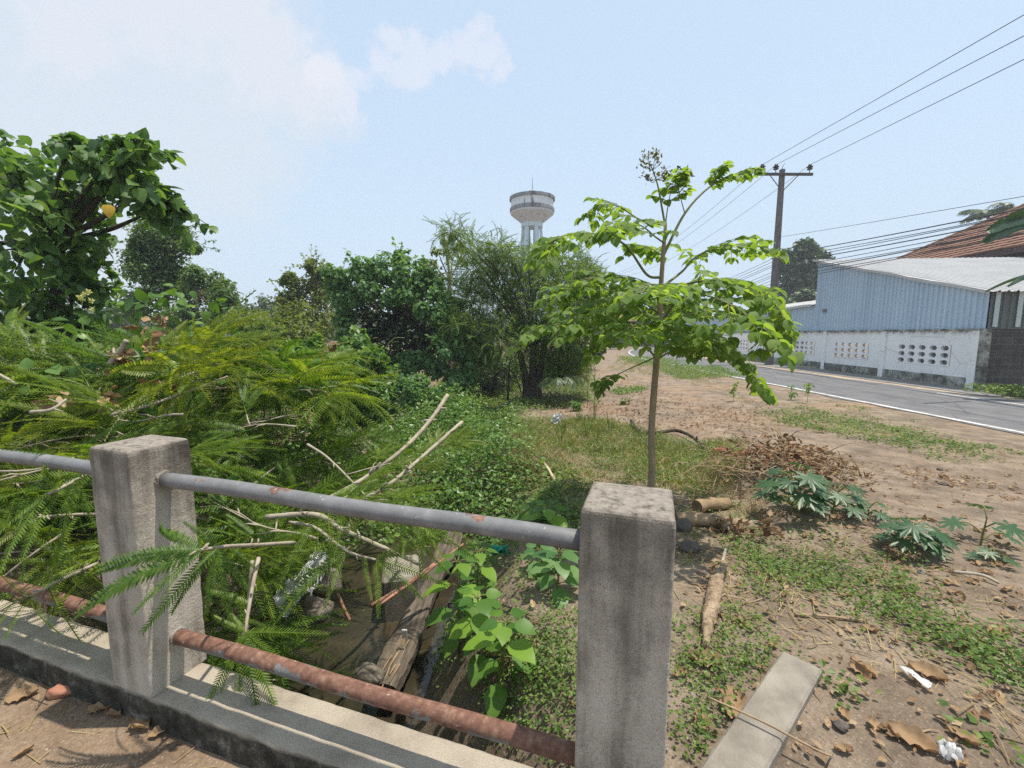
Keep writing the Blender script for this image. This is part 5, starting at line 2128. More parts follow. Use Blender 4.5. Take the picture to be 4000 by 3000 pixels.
hanging('feathery cut branch hanging in front of the top rail at the left edge', [(520, 1760, 2.1), (380, 1830, 1.9), (250, 1900, 1.72), (190, 1930, 1.66)],
        [(k5, (-20, 2080, 1.5)), (k5, (60, 1860, 1.55)), (k5, (100, 2150, 1.5)), (k5, (-40, 1960, 1.5)), ((190, 1930, 1.66), (10, 2200, 1.45)), ((380, 1830, 1.9), (210, 2010, 1.65)), ((300, 1870, 1.8), (330, 2090, 1.75)), ((450, 1790, 2.0), (260, 1740, 1.75)), ((350, 1840, 1.85), (100, 1760, 1.6))])
k6 = (120, 2330, 1.62)
hanging('feathery cut branch hanging over the bottom rail and kerb at the left edge', [(380, 2200, 2.0), (250, 2260, 1.8), (120, 2330, 1.62), (60, 2350, 1.56)],
        [(k6, (-60, 2420, 1.42)), (k6, (20, 2520, 1.42)), (k6, (150, 2510, 1.45)), (k6, (-40, 2290, 1.45)), ((200, 2285, 1.72), (230, 2470, 1.55)), ((280, 2250, 1.85), (330, 2420, 1.65)), ((250, 2260, 1.8), (90, 2200, 1.6)), ((60, 2350, 1.56), (-90, 2560, 1.36))])
k4 = (300, 2200, 1.9)
hanging('feathery cut branch under the top rail left of the far railing post', [(420, 2300, 2.2), (360, 2240, 2.05), (300, 2200, 1.9)],
        [(k4, (0, 2230, 1.75)), (k4, (20, 2100, 1.8)), (k4, (120, 2360, 1.75)), (k4, (40, 2320, 1.75)), ((360, 2240, 2.05), (380, 2330, 1.85)), ((360, 2240, 2.05), (160, 2150, 1.9)), ((320, 2220, 1.95), (-20, 2400, 1.7))])
for o in bpy.data.objects:
    if 'group' in o.keys() and o['group'] == '':
        del o['group']

# bare sticks
def stick(name, label, cat, pts, r0, r1, mat='twig', jit=.2, n=8, stubs=0):
    m = MB()
    q = bez(pts, n)
    m.tube(q, np.linspace(r0, r1, len(q)), 8, jit=jit)
    for _ in range(stubs):
        i = rng.integers(2, len(q) - 2)
        e = q[i] + rdir(1)[0] * .06 + (0, 0, .02)
        m.tube([q[i], e], [r1 * .8, r1 * .4], 5)
    return tag(m.build(name, M[mat], loc=q[0], smooth=True), label, cat)


stick('bare_stick', 'long bare stick rising over the ditch to the upper right, the upper of two', 'stick', [P(1210, 1985, 2.4), P(1420, 1870, 2.7), P(1590, 1740, 3.0), P(1690, 1630, 3.3), P(1748, 1543, 3.5)], .012, .017, stubs=7)
stick('bare_stick', 'bare stick rising over the ditch below and parallel to the longer one', 'stick', [P(1410, 1955, 2.2), P(1530, 1885, 2.5), P(1660, 1775, 2.8), P(1805, 1648, 3.2)], .010, .013, stubs=5)
stick('bare_stick', 'pale knotty stick sloping down right over the ditch beneath the top rail', 'stick', [P(1040, 2020, 2.3), P(1230, 2010, 2.2), P(1330, 2065, 2.2), P(1500, 2140, 2.15), P(1640, 2205, 2.1)], .015, .009, stubs=6)
stick('bare_stick', 'pale cut stick lying on top of the heap below the large leaved tree', 'stick', [P(430, 1620, 2.6), P(560, 1590, 2.7), P(760, 1520, 2.9), P(890, 1470, 3.0)], .010, .006, stubs=4)
stick('bare_stick', 'short forked pale stick on the left of the heap', 'stick', [P(120, 1610, 2.3), P(200, 1600, 2.3), P(260, 1560, 2.35)], .010, .007, stubs=2)
stick('bare_stick', 'thin pale stick sloping through the middle of the heap', 'stick', [P(1200, 1735, 2.8), P(1270, 1780, 2.75), P(1340, 1845, 2.7), P(1430, 1940, 2.6)], .008, .006, stubs=2)
stick('bare_stick', 'short upright whitish stick beside the leaves drooping between the rails', 'stick', [P(985, 2190, 1.7), P(975, 2300, 1.68), P(965, 2420, 1.66)], .007, .006)
stick('bare_stick', 'cut stick end standing out of the heap with shrivelled brown leaves', 'stick', [P(430, 1420, 3.0), P(470, 1370, 3.0), P(495, 1330, 3.0)], .018, .016, stubs=3)
stick('bare_stick', 'white stick at the far left edge above the heap', 'stick', [P(-60, 1440, 2.9), P(0, 1465, 2.9), P(65, 1500, 2.85)], .011, .009)
m = MB()
for px, py, d in ((450, 1420, 3.0), (470, 1400, 3.0), (635, 1240, 3.4), (590, 1280, 3.3), (630, 1500, 3.0), (560, 1370, 3.1), (1290, 1350, 4.5), (430, 1540, 2.8), (240, 1560, 2.6)):
    for _ in range(6):
        m.place(DRYL, [P(px, py, d) + (rng.random(3) - .5) * .09], rdir(1) - (0, 0, .5), rdir(1), .07 + .05 * rng.random())
tag(m.build('withered_leaves', M['dryleaf']), 'shrivelled brown leaves caught in the heap of cut branches', kind='stuff')
# creeper leaves in the heap and along its back
m = MB()
for px, py, d, n in ((380, 1270, 3.6, 14), (600, 1170, 3.8, 16), (660, 1160, 3.8, 12), (730, 1205, 3.9, 8), (400, 1400, 3.2, 8), (640, 1350, 3.4, 8), (190, 1470, 3.1, 16), (300, 1460, 3.2, 10), (60, 1930, 2.3, 4), (560, 1410, 3.3, 8), (860, 1240, 4.4, 10), (1150, 1400, 4.6, 14), (1240, 1500, 4.2, 12), (700, 1550, 3.1, 8), (1010, 1920, 2.5, 6)):
    c = P(px, py, d)
    m.place(LEAFH, c + (rng.random((n, 3)) - .5) * (.5, .4, .22), rdir(n) - (0, 0, .3), rdir(n) * .5 + (0, -.3, 1), .09 * (.7 + .6 * rng.random(n)))
for _ in range(14):
    a_ = P(350 + 500 * rng.random(), 1170 + 60 * rng.random(), 3.8)
    e = a_ + (rng.random(3) - .4) * (.6, .3, .25)
    m.tube(bez([a_, (a_ + e) / 2 + (0, 0, .12 * rng.random()), e], 6), .003, 4)
tag(m.build('heap_creeper', M['vine']), 'loose creeper scrambling over the back of the heap', kind='stuff')
# dark leafy filling low in the heap
m = MB()
for _ in range(26):
    y = 1.9 + 4.5 * rng.random()
    x = (-1.25 * y - .3) + ((-1.15 - .05 * y) - (-1.25 * y - .3)) * rng.random()
    if kts(x, y)[1] < .6:
        continue
    zt = heap(x, y)
    blob(m, CL_FAR[rng.integers(3)], (x, y, max(float(hgt(x, y)) + .1, zt * .45)), (.5, .5, max(.15, zt * .35)), 9, .28, .5, shell=.9)
tag(m.build('heap_filling', M['feather']), 'tangled feathery leaves deep inside the heap', kind='stuff')
# small pale yellow blossoms by the large leaved tree
m = MB()
for px, py in ((310, 1160), (330, 1150), (345, 1140), (360, 1210), (355, 1175), (320, 1170)):
    c = P(px, py, 3.9)
    for _ in range(3):
        m.place(SMALL, np.repeat(c[None], 12, 0) + (rng.random((12, 3)) - .5) * .02, rdir(12), rdir(12), .022)
tag(m.build('blossoms', leafmat('blossom', [(.6, .58, .2), (.75, .72, .4)], .2)), 'small pale yellow blossoms beside the large leaved tree', kind='stuff')

# ------------------------------------------------------------------ things in and beside the ditch


def rock(name, label, cat, c, r, mat, seed=0, flat=.7, name2=None):
    n1, n2 = 16, 10
    rr_ = np.random.default_rng(seed)
    ph = rr_.random(8) * 6.28
    th, fi = np.meshgrid(np.linspace(0, 2 * math.pi, n1, endpoint=False), np.linspace(.05, math.pi - .05, n2))
    d = np.stack([np.cos(th) * np.sin(fi), np.sin(th) * np.sin(fi), np.cos(fi)], -1)
    k = 1 + .16 * np.sin(d[..., 0] * 3 + ph[0]) * np.sin(d[..., 1] * 4 + ph[1]) + .12 * np.sin(d[..., 2] * 5 + ph[2] + d[..., 0] * 4) + .05 * np.sin(d[..., 1] * 11 + ph[3])
    V = d * k[..., None] * np.asarray(r) * (1, 1, flat)
    i, j = np.meshgrid(np.arange(n2 - 1), np.arange(n1), indexing='ij')
    a = i * n1 + j
    b_ = i * n1 + (j + 1) % n1
    m = MB()
    m.add(V.reshape(-1, 3) + np.asarray(c), [np.stack([a, a + n1, b_ + n1, b_], -1).reshape(-1, 4), np.arange(n1)[None], (np.arange(n1) + n1 * (n2 - 1))[None, ::-1]])
    return tag(m.build(name, M[mat], loc=c, smooth=True), label, cat)


rock('rock', 'brown rock beside the white plastic sheet', 'rock', P(1270, 2270, 2.55), (.11, .09, .12), 'rock', 1)
rock('rock', 'lower brown rock standing in the water under the white plastic sheet', 'rock', P(1230, 2390, 2.4), (.10, .08, .12), 'rock', 2)
rock('rock', 'rough rock behind the bottom rail at the foot of the weathered plank', 'rock', P(1440, 2640, 2.3), (.085, .07, .085), 'rock', 3)
rock('rock', 'small dark stone on the bank behind the bottom rail', 'rock', gp(1620, 2690) + (0, 0, .02), (.03, .03, .04), 'stone', 4)
rock('stone', 'dark rounded stone right of the near post, lower of two', 'stone', gp(2690, 2150) + (0, 0, .02), (.075, .06, .06), 'stone', 5)
rock('stone', 'brown stone right of the near post behind the other', 'stone', gp(2665, 2070) + (0, 0, .03), (.07, .06, .07), 'stone', 6)
rock('stone', 'grey flat stone among the dry leaves on the open ground', 'stone', gp(3690, 1895) + (0, 0, .01), (.05, .04, .04), 'stone', 7, .5)
rock('stone', 'small dark stone on open ground above the flat grey stone', 'stone', gp(3670, 1837) + (0, 0, .01), (.03, .03, .03), 'stone', 8)
rock('clod', 'brown earth clod beside the concrete slab', 'clod', gp(3285, 2848) + (0, 0, .012), (.022, .018, .018), 'stone', 9)
rock('brick', 'broken orange brick lying at the foot of the kerb', 'brick', gp(240, 2715) + (0, 0, .018), (.045, .027, .032), 'brick', 10)

# weathered plank leaning along the ditch edge
A_ = P(1490, 2680, 2.45)
B_ = P(1775, 2080, 4.55)
pl = thing('weathered_plank', 'long weathered timber leaning along the right edge of the ditch water', 'timber', A_)
d = nrm(B_ - A_)
sd = nrm(np.cross(d, [0, 0, 1]))
nz = np.cross(sd, d)
m = MB()
nP = 40
V = []
for t in np.linspace(0, 1, nP):
    c = A_ + (B_ - A_) * t - nz * .03
    hw = .085 + .02 * math.sin(t * 9)
    for a_, b_ in ((-1, -1), (-1, .6), (-.7, 1), (-.2, .85), (.1, 1.05), (.5, .9), (.8, .8), (1, .4), (1, -1)):
        j = (rng.random(2) - .5) * .012
        V.append(c + sd * (a_ * hw + j[0]) + nz * (b_ * .045 + j[1]))
k = 9
i, j = np.meshgrid(np.arange(nP - 1), np.arange(k), indexing='ij')
a = i * k + j
b_ = i * k + (j + 1) % k
m.add(V, [np.stack([a, b_, b_ + k, a + k], -1).reshape(-1, 4), np.arange(k)[None, ::-1], (np.arange(k) + k * (nP - 1))[None]])
m.build('beam', M['plank'], pl)
m = MB()
for _ in range(14):
    t = .02 + .2 * rng.random()
    c = A_ + (B_ - A_) * t + sd * (rng.random() - .5) * .12 + nz * .02
    m.tube([c, c - d * (.08 + .1 * rng.random()) + rdir(1)[0] * .015], [.006, .003], 4)
m.build('splinters', M['log'], pl)
# concrete block in the ditch, its dark side facing the camera
cb = P(1600, 2370, 3.1)
m = MB()
m.box((-.94, 3.55, -.74), (.30, .40, .44), np.array([[.97, .24, 0], [-.24, .97, 0], [0, 0, 1]]), .02)
tag(m.build('concrete_block', M['slab'], loc=(-.94, 3.55, -.96)), 'square concrete block standing in the ditch under the reddish rods', 'block')
for (a0, a1, d0, d1, lab) in (((1450, 2365), (1700, 2200), 2.75, 3.2, 'left most reddish rod over the concrete block in the ditch'),
                              ((1480, 2355), (1760, 2165), 2.75, 3.3, 'middle reddish rod over the concrete block in the ditch'),
                              ((1472, 2368), (1810, 2125), 2.7, 3.4, 'longest reddish rod over the concrete block in the ditch')):
    stick('reddish_rod', lab, 'rod', [P(*a0, d0), P((a0[0] + a1[0]) / 2, (a0[1] + a1[1]) / 2 + 6, (d0 + d1) / 2), P(*a1, d1)], .011, .008, 'rod', .1)
stick('bare_stick', 'brown stick standing slanted out of the ditch water', 'stick', [P(1365, 2425, 2.7), P(1340, 2370, 2.7), P(1315, 2310, 2.72)], .012, .010, 'rod')
stick('bare_stick', 'black thin root lying across the right ditch bank', 'stick', [gp(1640, 2410) + (0, 0, .02), gp(1720, 2375) + (0, 0, .03), gp(1900, 2365) + (0, 0, .02), gp(2080, 2420) + (0, 0, .02)], .006, .004, 'darkbark')


def sheet(name, label, cat, corners, mat, n=16, amp=.03, seed=3, extra=None):
    """crumpled film spanned by four corner points"""
    c = [np.asarray(q, float) for q in corners]
    u, v = np.meshgrid(np.linspace(0, 1, n), np.linspace(0, 1, n), indexing='ij')
    Pp = (c[0] * (1 - u)[..., None] * (1 - v)[..., None] + c[1] * u[..., None] * (1 - v)[..., None] + c[2] * u[..., None] * v[..., None] + c[3] * (1 - u)[..., None] * v[..., None])
    r = np.random.default_rng(seed)
    nn = nrm(np.cross(c[1] - c[0], c[3] - c[0]))
    w = sum(np.sin(u * r.uniform(3, 14) + v * r.uniform(-14, 14) + r.random() * 6) / (1 + i * .3) for i in range(6)) * amp * .45
    Pp = Pp + nn * w[..., None] + r.normal(size=Pp.shape) * amp * .12
    edge = 1 - .18 * np.sin(u * 9 + r.random() * 6) * (v > .85)[...] if False else 1
    i, j = np.meshgrid(np.arange(n - 1), np.arange(n - 1), indexing='ij')
    a = i * n + j
    m = MB()
    m.add(Pp.reshape(-1, 3), [np.stack([a, a + n, a + n + 1, a + 1], -1).reshape(-1, 4)])
    return tag(m.build(name, M[mat], loc=c[0], smooth=True), label, cat)


sheet('plastic_sheet', 'large white plastic sheet draped over the left ditch bank', 'plastic sheet', [P(1130, 2310, 2.25), P(1240, 2120, 2.65), P(1300, 2190, 2.55), P(1215, 2330, 2.3)], 'whiteplastic', 18, .05, 4)
sheet('plastic_sheet', 'smaller white plastic sheet lower on the left ditch bank', 'plastic sheet', [P(1065, 2330, 2.2), P(1160, 2240, 2.3), P(1200, 2300, 2.25), P(1110, 2420, 2.15)], 'whiteplastic', 14, .04, 5)
g0_ = gp(2165, 1665)
sheet('plastic_bag', 'thin white plastic bag caught in the grass of the field', 'plastic bag', [g0_ + (-.09, 0, .03), g0_ + (.10, -.02, .06), g0_ + (.14, 0, .24), g0_ + (.0, .05, .22)], 'whiteplastic', 14, .04, 6)
g0_ = gp(3580, 2680)
sheet('paper_scrap', 'long white paper strip on dry leaves at the lower right', 'litter', [gp(3510, 2630) + (0, 0, .03), gp(3530, 2625) + (0, 0, .03), gp(3640, 2700) + (0, 0, .03), gp(3625, 2715) + (0, 0, .03)], 'whiteplastic', 8, .008, 7)
sheet('white_rag', 'crumpled white rag in the lower right corner', 'litter', [gp(3655, 2925) + (0, 0, .02), gp(3740, 2940) + (0, 0, .03), gp(3765, 2990) + (0, 0, .02), gp(3680, 2985) + (0, 0, .02)], 'whiteplastic', 14, .025, 8)
m = MB()
for k in range(5):
    c = P(1955, 2145, 2.9)
    q = c + (rng.random((6, 3)) - .5) * (.12, .06, .06)
    m.tube(bez(q, 5), .009, 5)
tag(m.build('green_strap', M['greenplastic'], loc=P(1955, 2145, 2.9), smooth=True), 'knotted bright green plastic strap on the bank behind the top rail', 'litter')
m = MB()
m.box(P(1580, 2475, 2.75), (.035, .012, .055), None)
tag(m.build('paper_scrap', M['whiteplastic'], loc=P(1580, 2475, 2.75)), 'tiny pale scrap stuck to the weathered timber by the water', 'litter')

# ------------------------------------------------------------------ slab, logs and sticks on the ground
s0, s1, s2, s3 = (gp(*q) for q in ((3060, 2570), (3205, 2660), (3010, 2985), (2840, 2880)))
cen = (gp(3060, 2575) + gp(3205, 2665) + gp(2790, 3120) + gp(3000, 3180)) / 4
long_ = nrm(((gp(3060, 2570) - gp(2830, 2900)) * (1, 1, 0)))
wid = np.array([long_[1], -long_[0], 0])
wl = abs((gp(3205, 2660) - gp(3060, 2570)) @ wid)
m = MB()
top_mid = (gp(3060, 2570) + gp(3205, 2660)) / 2
cz = float(top_mid[2])
m.box(top_mid - long_ * .43 + (0, 0, -.015), (.86, wl * 1.0, .12), np.array([long_, wid, [0, 0, 1]]), .008)
tag(m.build('concrete_slab', M['slab'], loc=top_mid - long_ * .33), 'rectangular pale concrete slab half sunk in the ground right of the near post', 'slab')


def logthing(label, a, b, r0, r1):
    t = thing('cut_log', label, 'log', a)
    m = MB()
    s = np.linspace(0, 1, 10)[:, None]
    pth = a + (b - a) * s + np.array([0, 0, 1]) * (.012 * np.sin(s * 5))
    m.tube(pth, np.linspace(r0, r1, 10) * (1 + .06 * np.sin(np.arange(10) * 1.9)), 14, cap=False, jit=.06)
    m.build('trunk', M['log'], t, smooth=True)
    for e, r, nm in ((pth[0], r0, -1), (pth[-1], r1, 1)):
        m = MB()
        dd = nrm(b - a) * nm
        m.tube([e - dd * .001, e + dd * .004, e + dd * .005], [r * 1.0, r * .97, .002], 14)
        m.build('cut_end', M['logend'], t)


r_ = .055
logthing('short cut log, the rear of two behind the near post', gp(2722, 2005) + (0, 0, r_), gp(2840, 1985) + (0, 0, r_), .055, .048)
logthing('longer smooth cut log, the front of two behind the near post', gp(2640, 2052) + (0, 0, .045), gp(2935, 2070) + (0, 0, .045), .052, .042)
stick('fallen_branch', 'curved dark fallen branch lying behind the sapling trunk', 'branch', [gp(2465, 1655) + (0, 0, .06), gp(2490, 1690) + (0, 0, .05), gp(2560, 1700) + (0, 0, .04), gp(2640, 1698) + (0, 0, .07), gp(2700, 1725) + (0, 0, .08), gp(2760, 1765) + (0, 0, .03)], .032, .024, 'darkbark', .3, stubs=3)
stick('fallen_branch', 'short grey stick below the end of the curved fallen branch', 'branch', [gp(2690, 1762) + (0, 0, .02), gp(2760, 1768) + (0, 0, .025)], .014, .01, 'twig')
m = MB()
q = bez([gp(2830, 2215) + (0, 0, .03), gp(2800, 2290) + (0, 0, .035), gp(2785, 2380) + (0, 0, .04), gp(2765, 2460) + (0, 0, .035), gp(2755, 2545) + (0, 0, .02)], 8)
m.tube(q, [.010 + .026 * math.sin(min(3.0, .25 + 2.9 * k / (len(q) - 1))) for k in range(len(q))], 12, jit=.5)
tag(m.build('rotten_branch', M['rotwood'], loc=q[0], smooth=True), 'pale worm eaten rotten branch lying right of the near post', 'branch')
stick('bamboo_split', 'pale split bamboo standing in the green cover behind the railing', 'bamboo', [gp(2125, 1815) + (0, 0, .03), gp(2165, 1890) + (0, 0, .05), gp(2220, 1975) + (0, 0, .02)], .016, .020, 'bamboo', .5)
stick('bare_stick', 'long straight pale stick on the grassy bank edge left of the field', 'stick', [gp(1840, 1850) + (0, 0, .03), gp(1920, 1790) + (0, 0, .06), gp(2000, 1712) + (0, 0, .08)], .010, .013, 'bamboo')
stick('bare_stick', 'thin straight stick lying across the bare ground right of the near post', 'stick', [gp(3105, 2408) + (0, 0, .012), gp(3230, 2418) + (0, 0, .015), gp(3370, 2432) + (0, 0, .012)], .007, .006, 'log', .1)
stick('bare_stick', 'dark weathered stick at the right edge below the castor plants', 'stick', [gp(3720, 2245) + (0, 0, .02), gp(3830, 2265) + (0, 0, .03), gp(3900, 2290) + (0, 0, .02)], .010, .008, 'twig')
stick('bare_stick', 'short pale stick beside the rotten branch', 'stick', [gp(2838, 2140) + (0, 0, .02), gp(2815, 2235) + (0, 0, .03)], .008, .010, 'twig')
stick('bare_stick', 'curved thin vine stem lying over the concrete slab', 'stick', [top_mid - long_ * .5 - wid * .16 + (0, 0, .065), top_mid - long_ * .47 + (0, 0, .07), top_mid - long_ * .44 + wid * .17 + (0, 0, .062), gp(3250, 2960) + (0, 0, .012)], .004, .003, 'log')

# brush pile with dead leaves
bc = gp(3080, 1900)
bp_ = thing('brush_pile', 'pile of dead brown twigs and leaves behind the big castor plant', 'brush pile', bc)
m = MB()
for _ in range(200):
    a = rng.normal(size=2) * (.38, .22)
    p0 = bc + (a[0], a[1] + .15, .04 + .42 * rng.random() * math.exp(-abs(a[0]) * 1.4))
    d = rdir(1)[0] * (1, .8, .35)
    L_ = .15 + .5 * rng.random()
    m.tube(bez([p0, p0 + d * L_ * .5 + (0, 0, .04), p0 + d * L_], 4), np.linspace(.006, .002, 9), 4)
m.build('twigs', M['log'], bp_)
m = MB()
n = 750
a = rng.normal(size=(n, 2)) * (.30, .2) + (.14, .16)
z = .03 + .42 * rng.random(n) * np.exp(-(a[:, 0] ** 2) * 2.2)
m.place(DRYL, np.stack([bc[0] + a[:, 0], bc[1] + a[:, 1], bc[2] + z], -1), rdir(n) * (1, 1, .5), rdir(n) + (0, 0, .6), .05 * (.6 + .9 * rng.random(n)))
m.build('dead_leaves', M['dryleaf'], bp_)
m = MB()
for _ in range(50):
    q = bc + (rng.normal() * .2 + .1, .4 + rng.normal() * .12, .2 + .08 * rng.random())
    frond(m, q, rdir(1)[0] * (1, .5, .15), .3, 12, .05, .1, .004)
m.build('fern_fronds', simple('dead_frond', [(.2, .09, .045), (.3, .15, .08)], 9), bp_)
for (px, py, lab) in ((2850, 2090, 'dead twig with brown leaves in front of the cut logs'),):
    c = gp(px, py)
    t = thing('dead_twig', lab, 'twig', c)
    m = MB()
    mf = MB()
    for _ in range(9):
        d = rdir(1)[0] * (1, .7, .5) + (.25, 0, .1)
        e = c + d * .28
        m.tube([c + (0, 0, .03), (c + e) / 2 + (0, 0, .08), e + (0, 0, .02)], [.006, .004, .002], 4)
        k = 9
        mf.place(DRYL, (c + (e - c) * (.3 + .7 * rng.random((k, 1)))) + rdir(k) * .05 + (0, 0, .04), rdir(k) - (0, 0, .4), rdir(k), .075 * (.7 + .5 * rng.random(k)))
    m.build('stem', M['twig'], t)
    mf.build('leaves', M['dryleaf'], t)

# ------------------------------------------------------------------ leafy plants


def castor(label, c, h, n, size, lean=(0, 0), group=None):
    t = thing('castor_plant', label, 'plant', c, group)
    m = MB()
    mf = MB()
    st = bez([c, c + (lean[0] * .4, lean[1] * .4, h * .5), c + (lean[0], lean[1], h)], 6)
    m.tube(st, np.linspace(.007, .004, len(st)), 6)
    for k in range(n):
        f = .2 + .8 * k / max(n - 1, 1)
        b_ = st[min(int(f * (len(st) - 1)), len(st) - 1)]
        a = k * 2.4 + .4 * rng.random()
        L_ = (.25 - .10 * f) * (h / .4) ** .5
        e = b_ + np.array([math.cos(a), math.sin(a), .25 + .35 * f]) * L_
        m.tube(bez([b_, (b_ + e) / 2 + (0, 0, .03), e], 4), [.0045] * 8 + [.003], 5)
        D = np.array([math.cos(a), math.sin(a), -.45 + .2 * rng.random()])
        mf.place(CASTOR, [e], [D], [np.array([math.cos(a) * .35, math.sin(a) * .35 - .15, 1]) + .15 * rdir(1)[0]], size * (.7 + .4 * rng.random()))
    m.build('stem', M['greenstem'], t, smooth=True)
    mf.build('leaves', M['castor'], t)


castor('largest castor plant with dark star shaped leaves in front of the brush pile', gp(3090, 2010), .30, 17, .14, (.02, 0))
castor('castor plant with big pale leaves casting shade on the bare ground at right', gp(3560, 2160), .16, 13, .135)
castor('castor plant at the right edge with one tall drooping leaf', gp(3830, 2130), .19, 4, .12, (.02, 0))
castor('small low castor seedling between brush pile and the pale leaved castor plant', gp(3390, 2030), .09, 6, .08)
castor('small castor seedling near the dark stick at right', gp(3880, 2205), .06, 5, .075)
castor('castor plant beside the brush pile at right, half hidden by its leaves', gp(3250, 2010), .18, 11, .12, (.03, 0))


def seedling(label, c, h, tiers, size, lean=(0, 0), mat='seedling', name='seedling'):
    """upright young plant with pairs of round leaves"""
    t = thing(name, label, 'plant', c)
    m = MB()
    mf = MB()
    st = bez([c - (0, 0, .03), c + (lean[0] * .3, lean[1] * .3, h * .5), c + (lean[0], lean[1], h)], 8)
    m.tube(st, np.linspace(.007, .004, len(st)), 6)
    for k in range(tiers):
        f = .25 + .75 * k / max(tiers - 1, 1)
        b_ = st[min(int(f * (len(st) - 1)), len(st) - 1)]
        a0 = k * 1.57 + .5 * rng.random()
        nl = 3 if k < tiers - 1 else 5
        for j in range(nl):
            a = a0 + j * 6.283 / nl + .3 * (rng.random() - .5)
            dv = np.array([math.cos(a), math.sin(a), .2 + .3 * f])
            e = b_ + dv * size * .35
            m.tube([b_, (b_ + e) / 2 + (0, 0, .008), e], [.003, .003, .002], 5)
            D = np.array([math.cos(a), math.sin(a), -.15 + .35 * f - .3 * rng.random()])
            mf.place(LEAFW, [e], [D], [np.array([0, -.15, 1]) + .25 * rdir(1)[0]], size * 1.22 * (.75 + .35 * rng.random()) * (1.05 - .3 * (k == tiers - 1)))
    m.build('stem', M['greenstem'], t, smooth=True)
    mf.build('leaves', M[mat], t)


def gat(px, py, d):
    q = P(px, py, d)
    return on(q[0], q[1])


c = gat(1960, 2700, 1.75)
seedling('bright round leaved seedling between the rails, front of its row', c, float(P(1985, 2440, 1.72)[2] - c[2]), 4, .105, (.02, -.03))
c = gat(1900, 2520, 2.0)
seedling('tall round leaved seedling with pale top leaves left of the front seedling', c, float(P(1890, 2330, 2.0)[2] - c[2]), 5, .105, (-.04, -.02))
c = gat(1790, 2330, 2.4)
seedling('round leaved seedling under the top rail left of the knotted green strap', c, float(P(1790, 2200, 2.4)[2] - c[2]), 4, .12, (0, 0))
c = gat(1860, 2260, 2.6)
seedling('round leaved seedling directly below the knotted green strap', c, float(P(1860, 2160, 2.6)[2] - c[2]), 4, .12, (0.02, 0))
c = gat(2180, 2330, 2.2)
seedling('dark round leaved seedling against the left side of the near post', c, float(P(2190, 2160, 2.2)[2] - c[2]), 5, .10, (0, 0), 'vinedark')
c = gat(2120, 2280, 2.45)
seedling('darker round leaved seedling behind the one against the near post', c, float(P(2120, 2170, 2.4)[2] - c[2]), 4, .09, (-.02, 0), 'vinedark')
c = gat(2140, 2090, 2.9)
seedling('round leaved seedling showing above the top rail end near the post', c, float(P(2140, 1990, 2.9)[2] - c[2]), 4, .13, (0, 0))
c = gat(2090, 2100, 3.1)
seedling('second seedling above the top rail, left of the one by the post', c, float(P(2080, 1990, 3.1)[2] - c[2]), 3, .11, (0, 0))


def shoot(label, c, h, n, size, mat='olive', spread=.12, name='young_shoot', tm=None, r=.006):
    t = thing(name, label, 'plant', c)
    m = MB()
    mf = MB()
    e = c + ((rng.random() - .5) * .1, 0, h)
    st = bez([c - (0, 0, .03), (c + e) / 2 + (rng.random(3) - .5) * .05, e], 6)
    m.tube(st, np.linspace(r, r * .4, len(st)), 5)
    for k in range(6):
        b_ = st[rng.integers(4, len(st))]
        q = b_ + rdir(1)[0] * spread * (1, 1, .5) + (0, 0, spread * .4)
        m.tube([b_, (b_ + q) / 2 + (0, 0, .02), q], [r * .5, r * .4, r * .25], 4)
        kk = max(2, n // 7)
        mf.place(tm or SMALL, b_ + (q - b_) * rng.random((kk, 1)) + rdir(kk) * size * .5, rdir(kk) - (0, 0, .3), rdir(kk) * .5 + (0, 0, 1), size * (.7 + .6 * rng.random(kk)))
    mf.place(tm or SMALL, e + rdir(6) * size * .6, rdir(6), rdir(6) + (0, 0, 1), size)
    m.build('stem', M['greenstem'], t, smooth=True)
    mf.build('leaves', M[mat], t)


shoot('thin tall shoot with narrow bright leaves at the edge of the feathery tree', gp(2325, 1640), 1.15, 60, .09, 'sapling', .22, tm=NARROW, r=.010)
shoot('second thin shoot with narrow leaves just left of the sapling leaves', gp(2295, 1590), 1.0, 60, .1, 'olive', .25, tm=NARROW, r=.009)
shoot('small leafy sapling on the bare ground, left of the pair by the road', gp(2868, 1570), .42, 70, .075, 'sapling', .13)
shoot('small leafy sapling by the road, right one of the pair', gp(3152, 1575), .42, 70, .07, 'sapling', .13)
shoot('shorter leafy sapling by the road, left one of the pair', gp(3090, 1562), .32, 50, .07, 'vinedark', .11)
shoot('low round bush on the bare ground behind the plastic bag', gp(2255, 1605), .1, 90, .10, 'vinedark', .12, 'low_bush')
shoot('low green sprout near the end of the vine patch by the road', gp(3210, 1690), .08, 80, .05, 'cover', .12, 'low_bush', NARROW)
shoot('low sprout on bare ground left of the sapling trunk', gp(2440, 1580), .08, 60, .08, 'cover', .14, 'low_bush')
for k, (px, py) in enumerate(((2200, 1690), (2290, 1700), (2330, 1720), (2380, 1690), (2190, 1730))):
    pass
m = MB()
for px, py in ((2200, 1700), (2290, 1710), (2330, 1730), (2385, 1690), (2190, 1740), (2560, 1400), (2640, 1440), (2260, 1650), (2320, 1640)):
    c = gp(px, py)
    for _ in range(7):
        e = c + rdir(1)[0] * (.10, .10, .05) + (0, 0, .22 + .15 * rng.random())
        m.tube(bez([c, (c + e) / 2 + (rng.random(3) - .5) * .04, e], 4), .0025, 4)
        k = 8
        m.place(NARROW, c + (e - c) * (.3 + .7 * rng.random((k, 1))), rdir(k) + (0, 0, .4), rdir(k), .035)
tag(m.build('weeds', M['olive']), 'thin wiry weeds standing in the dry grass of the field', kind='stuff')

# ------------------------------------------------------------------ ground cover


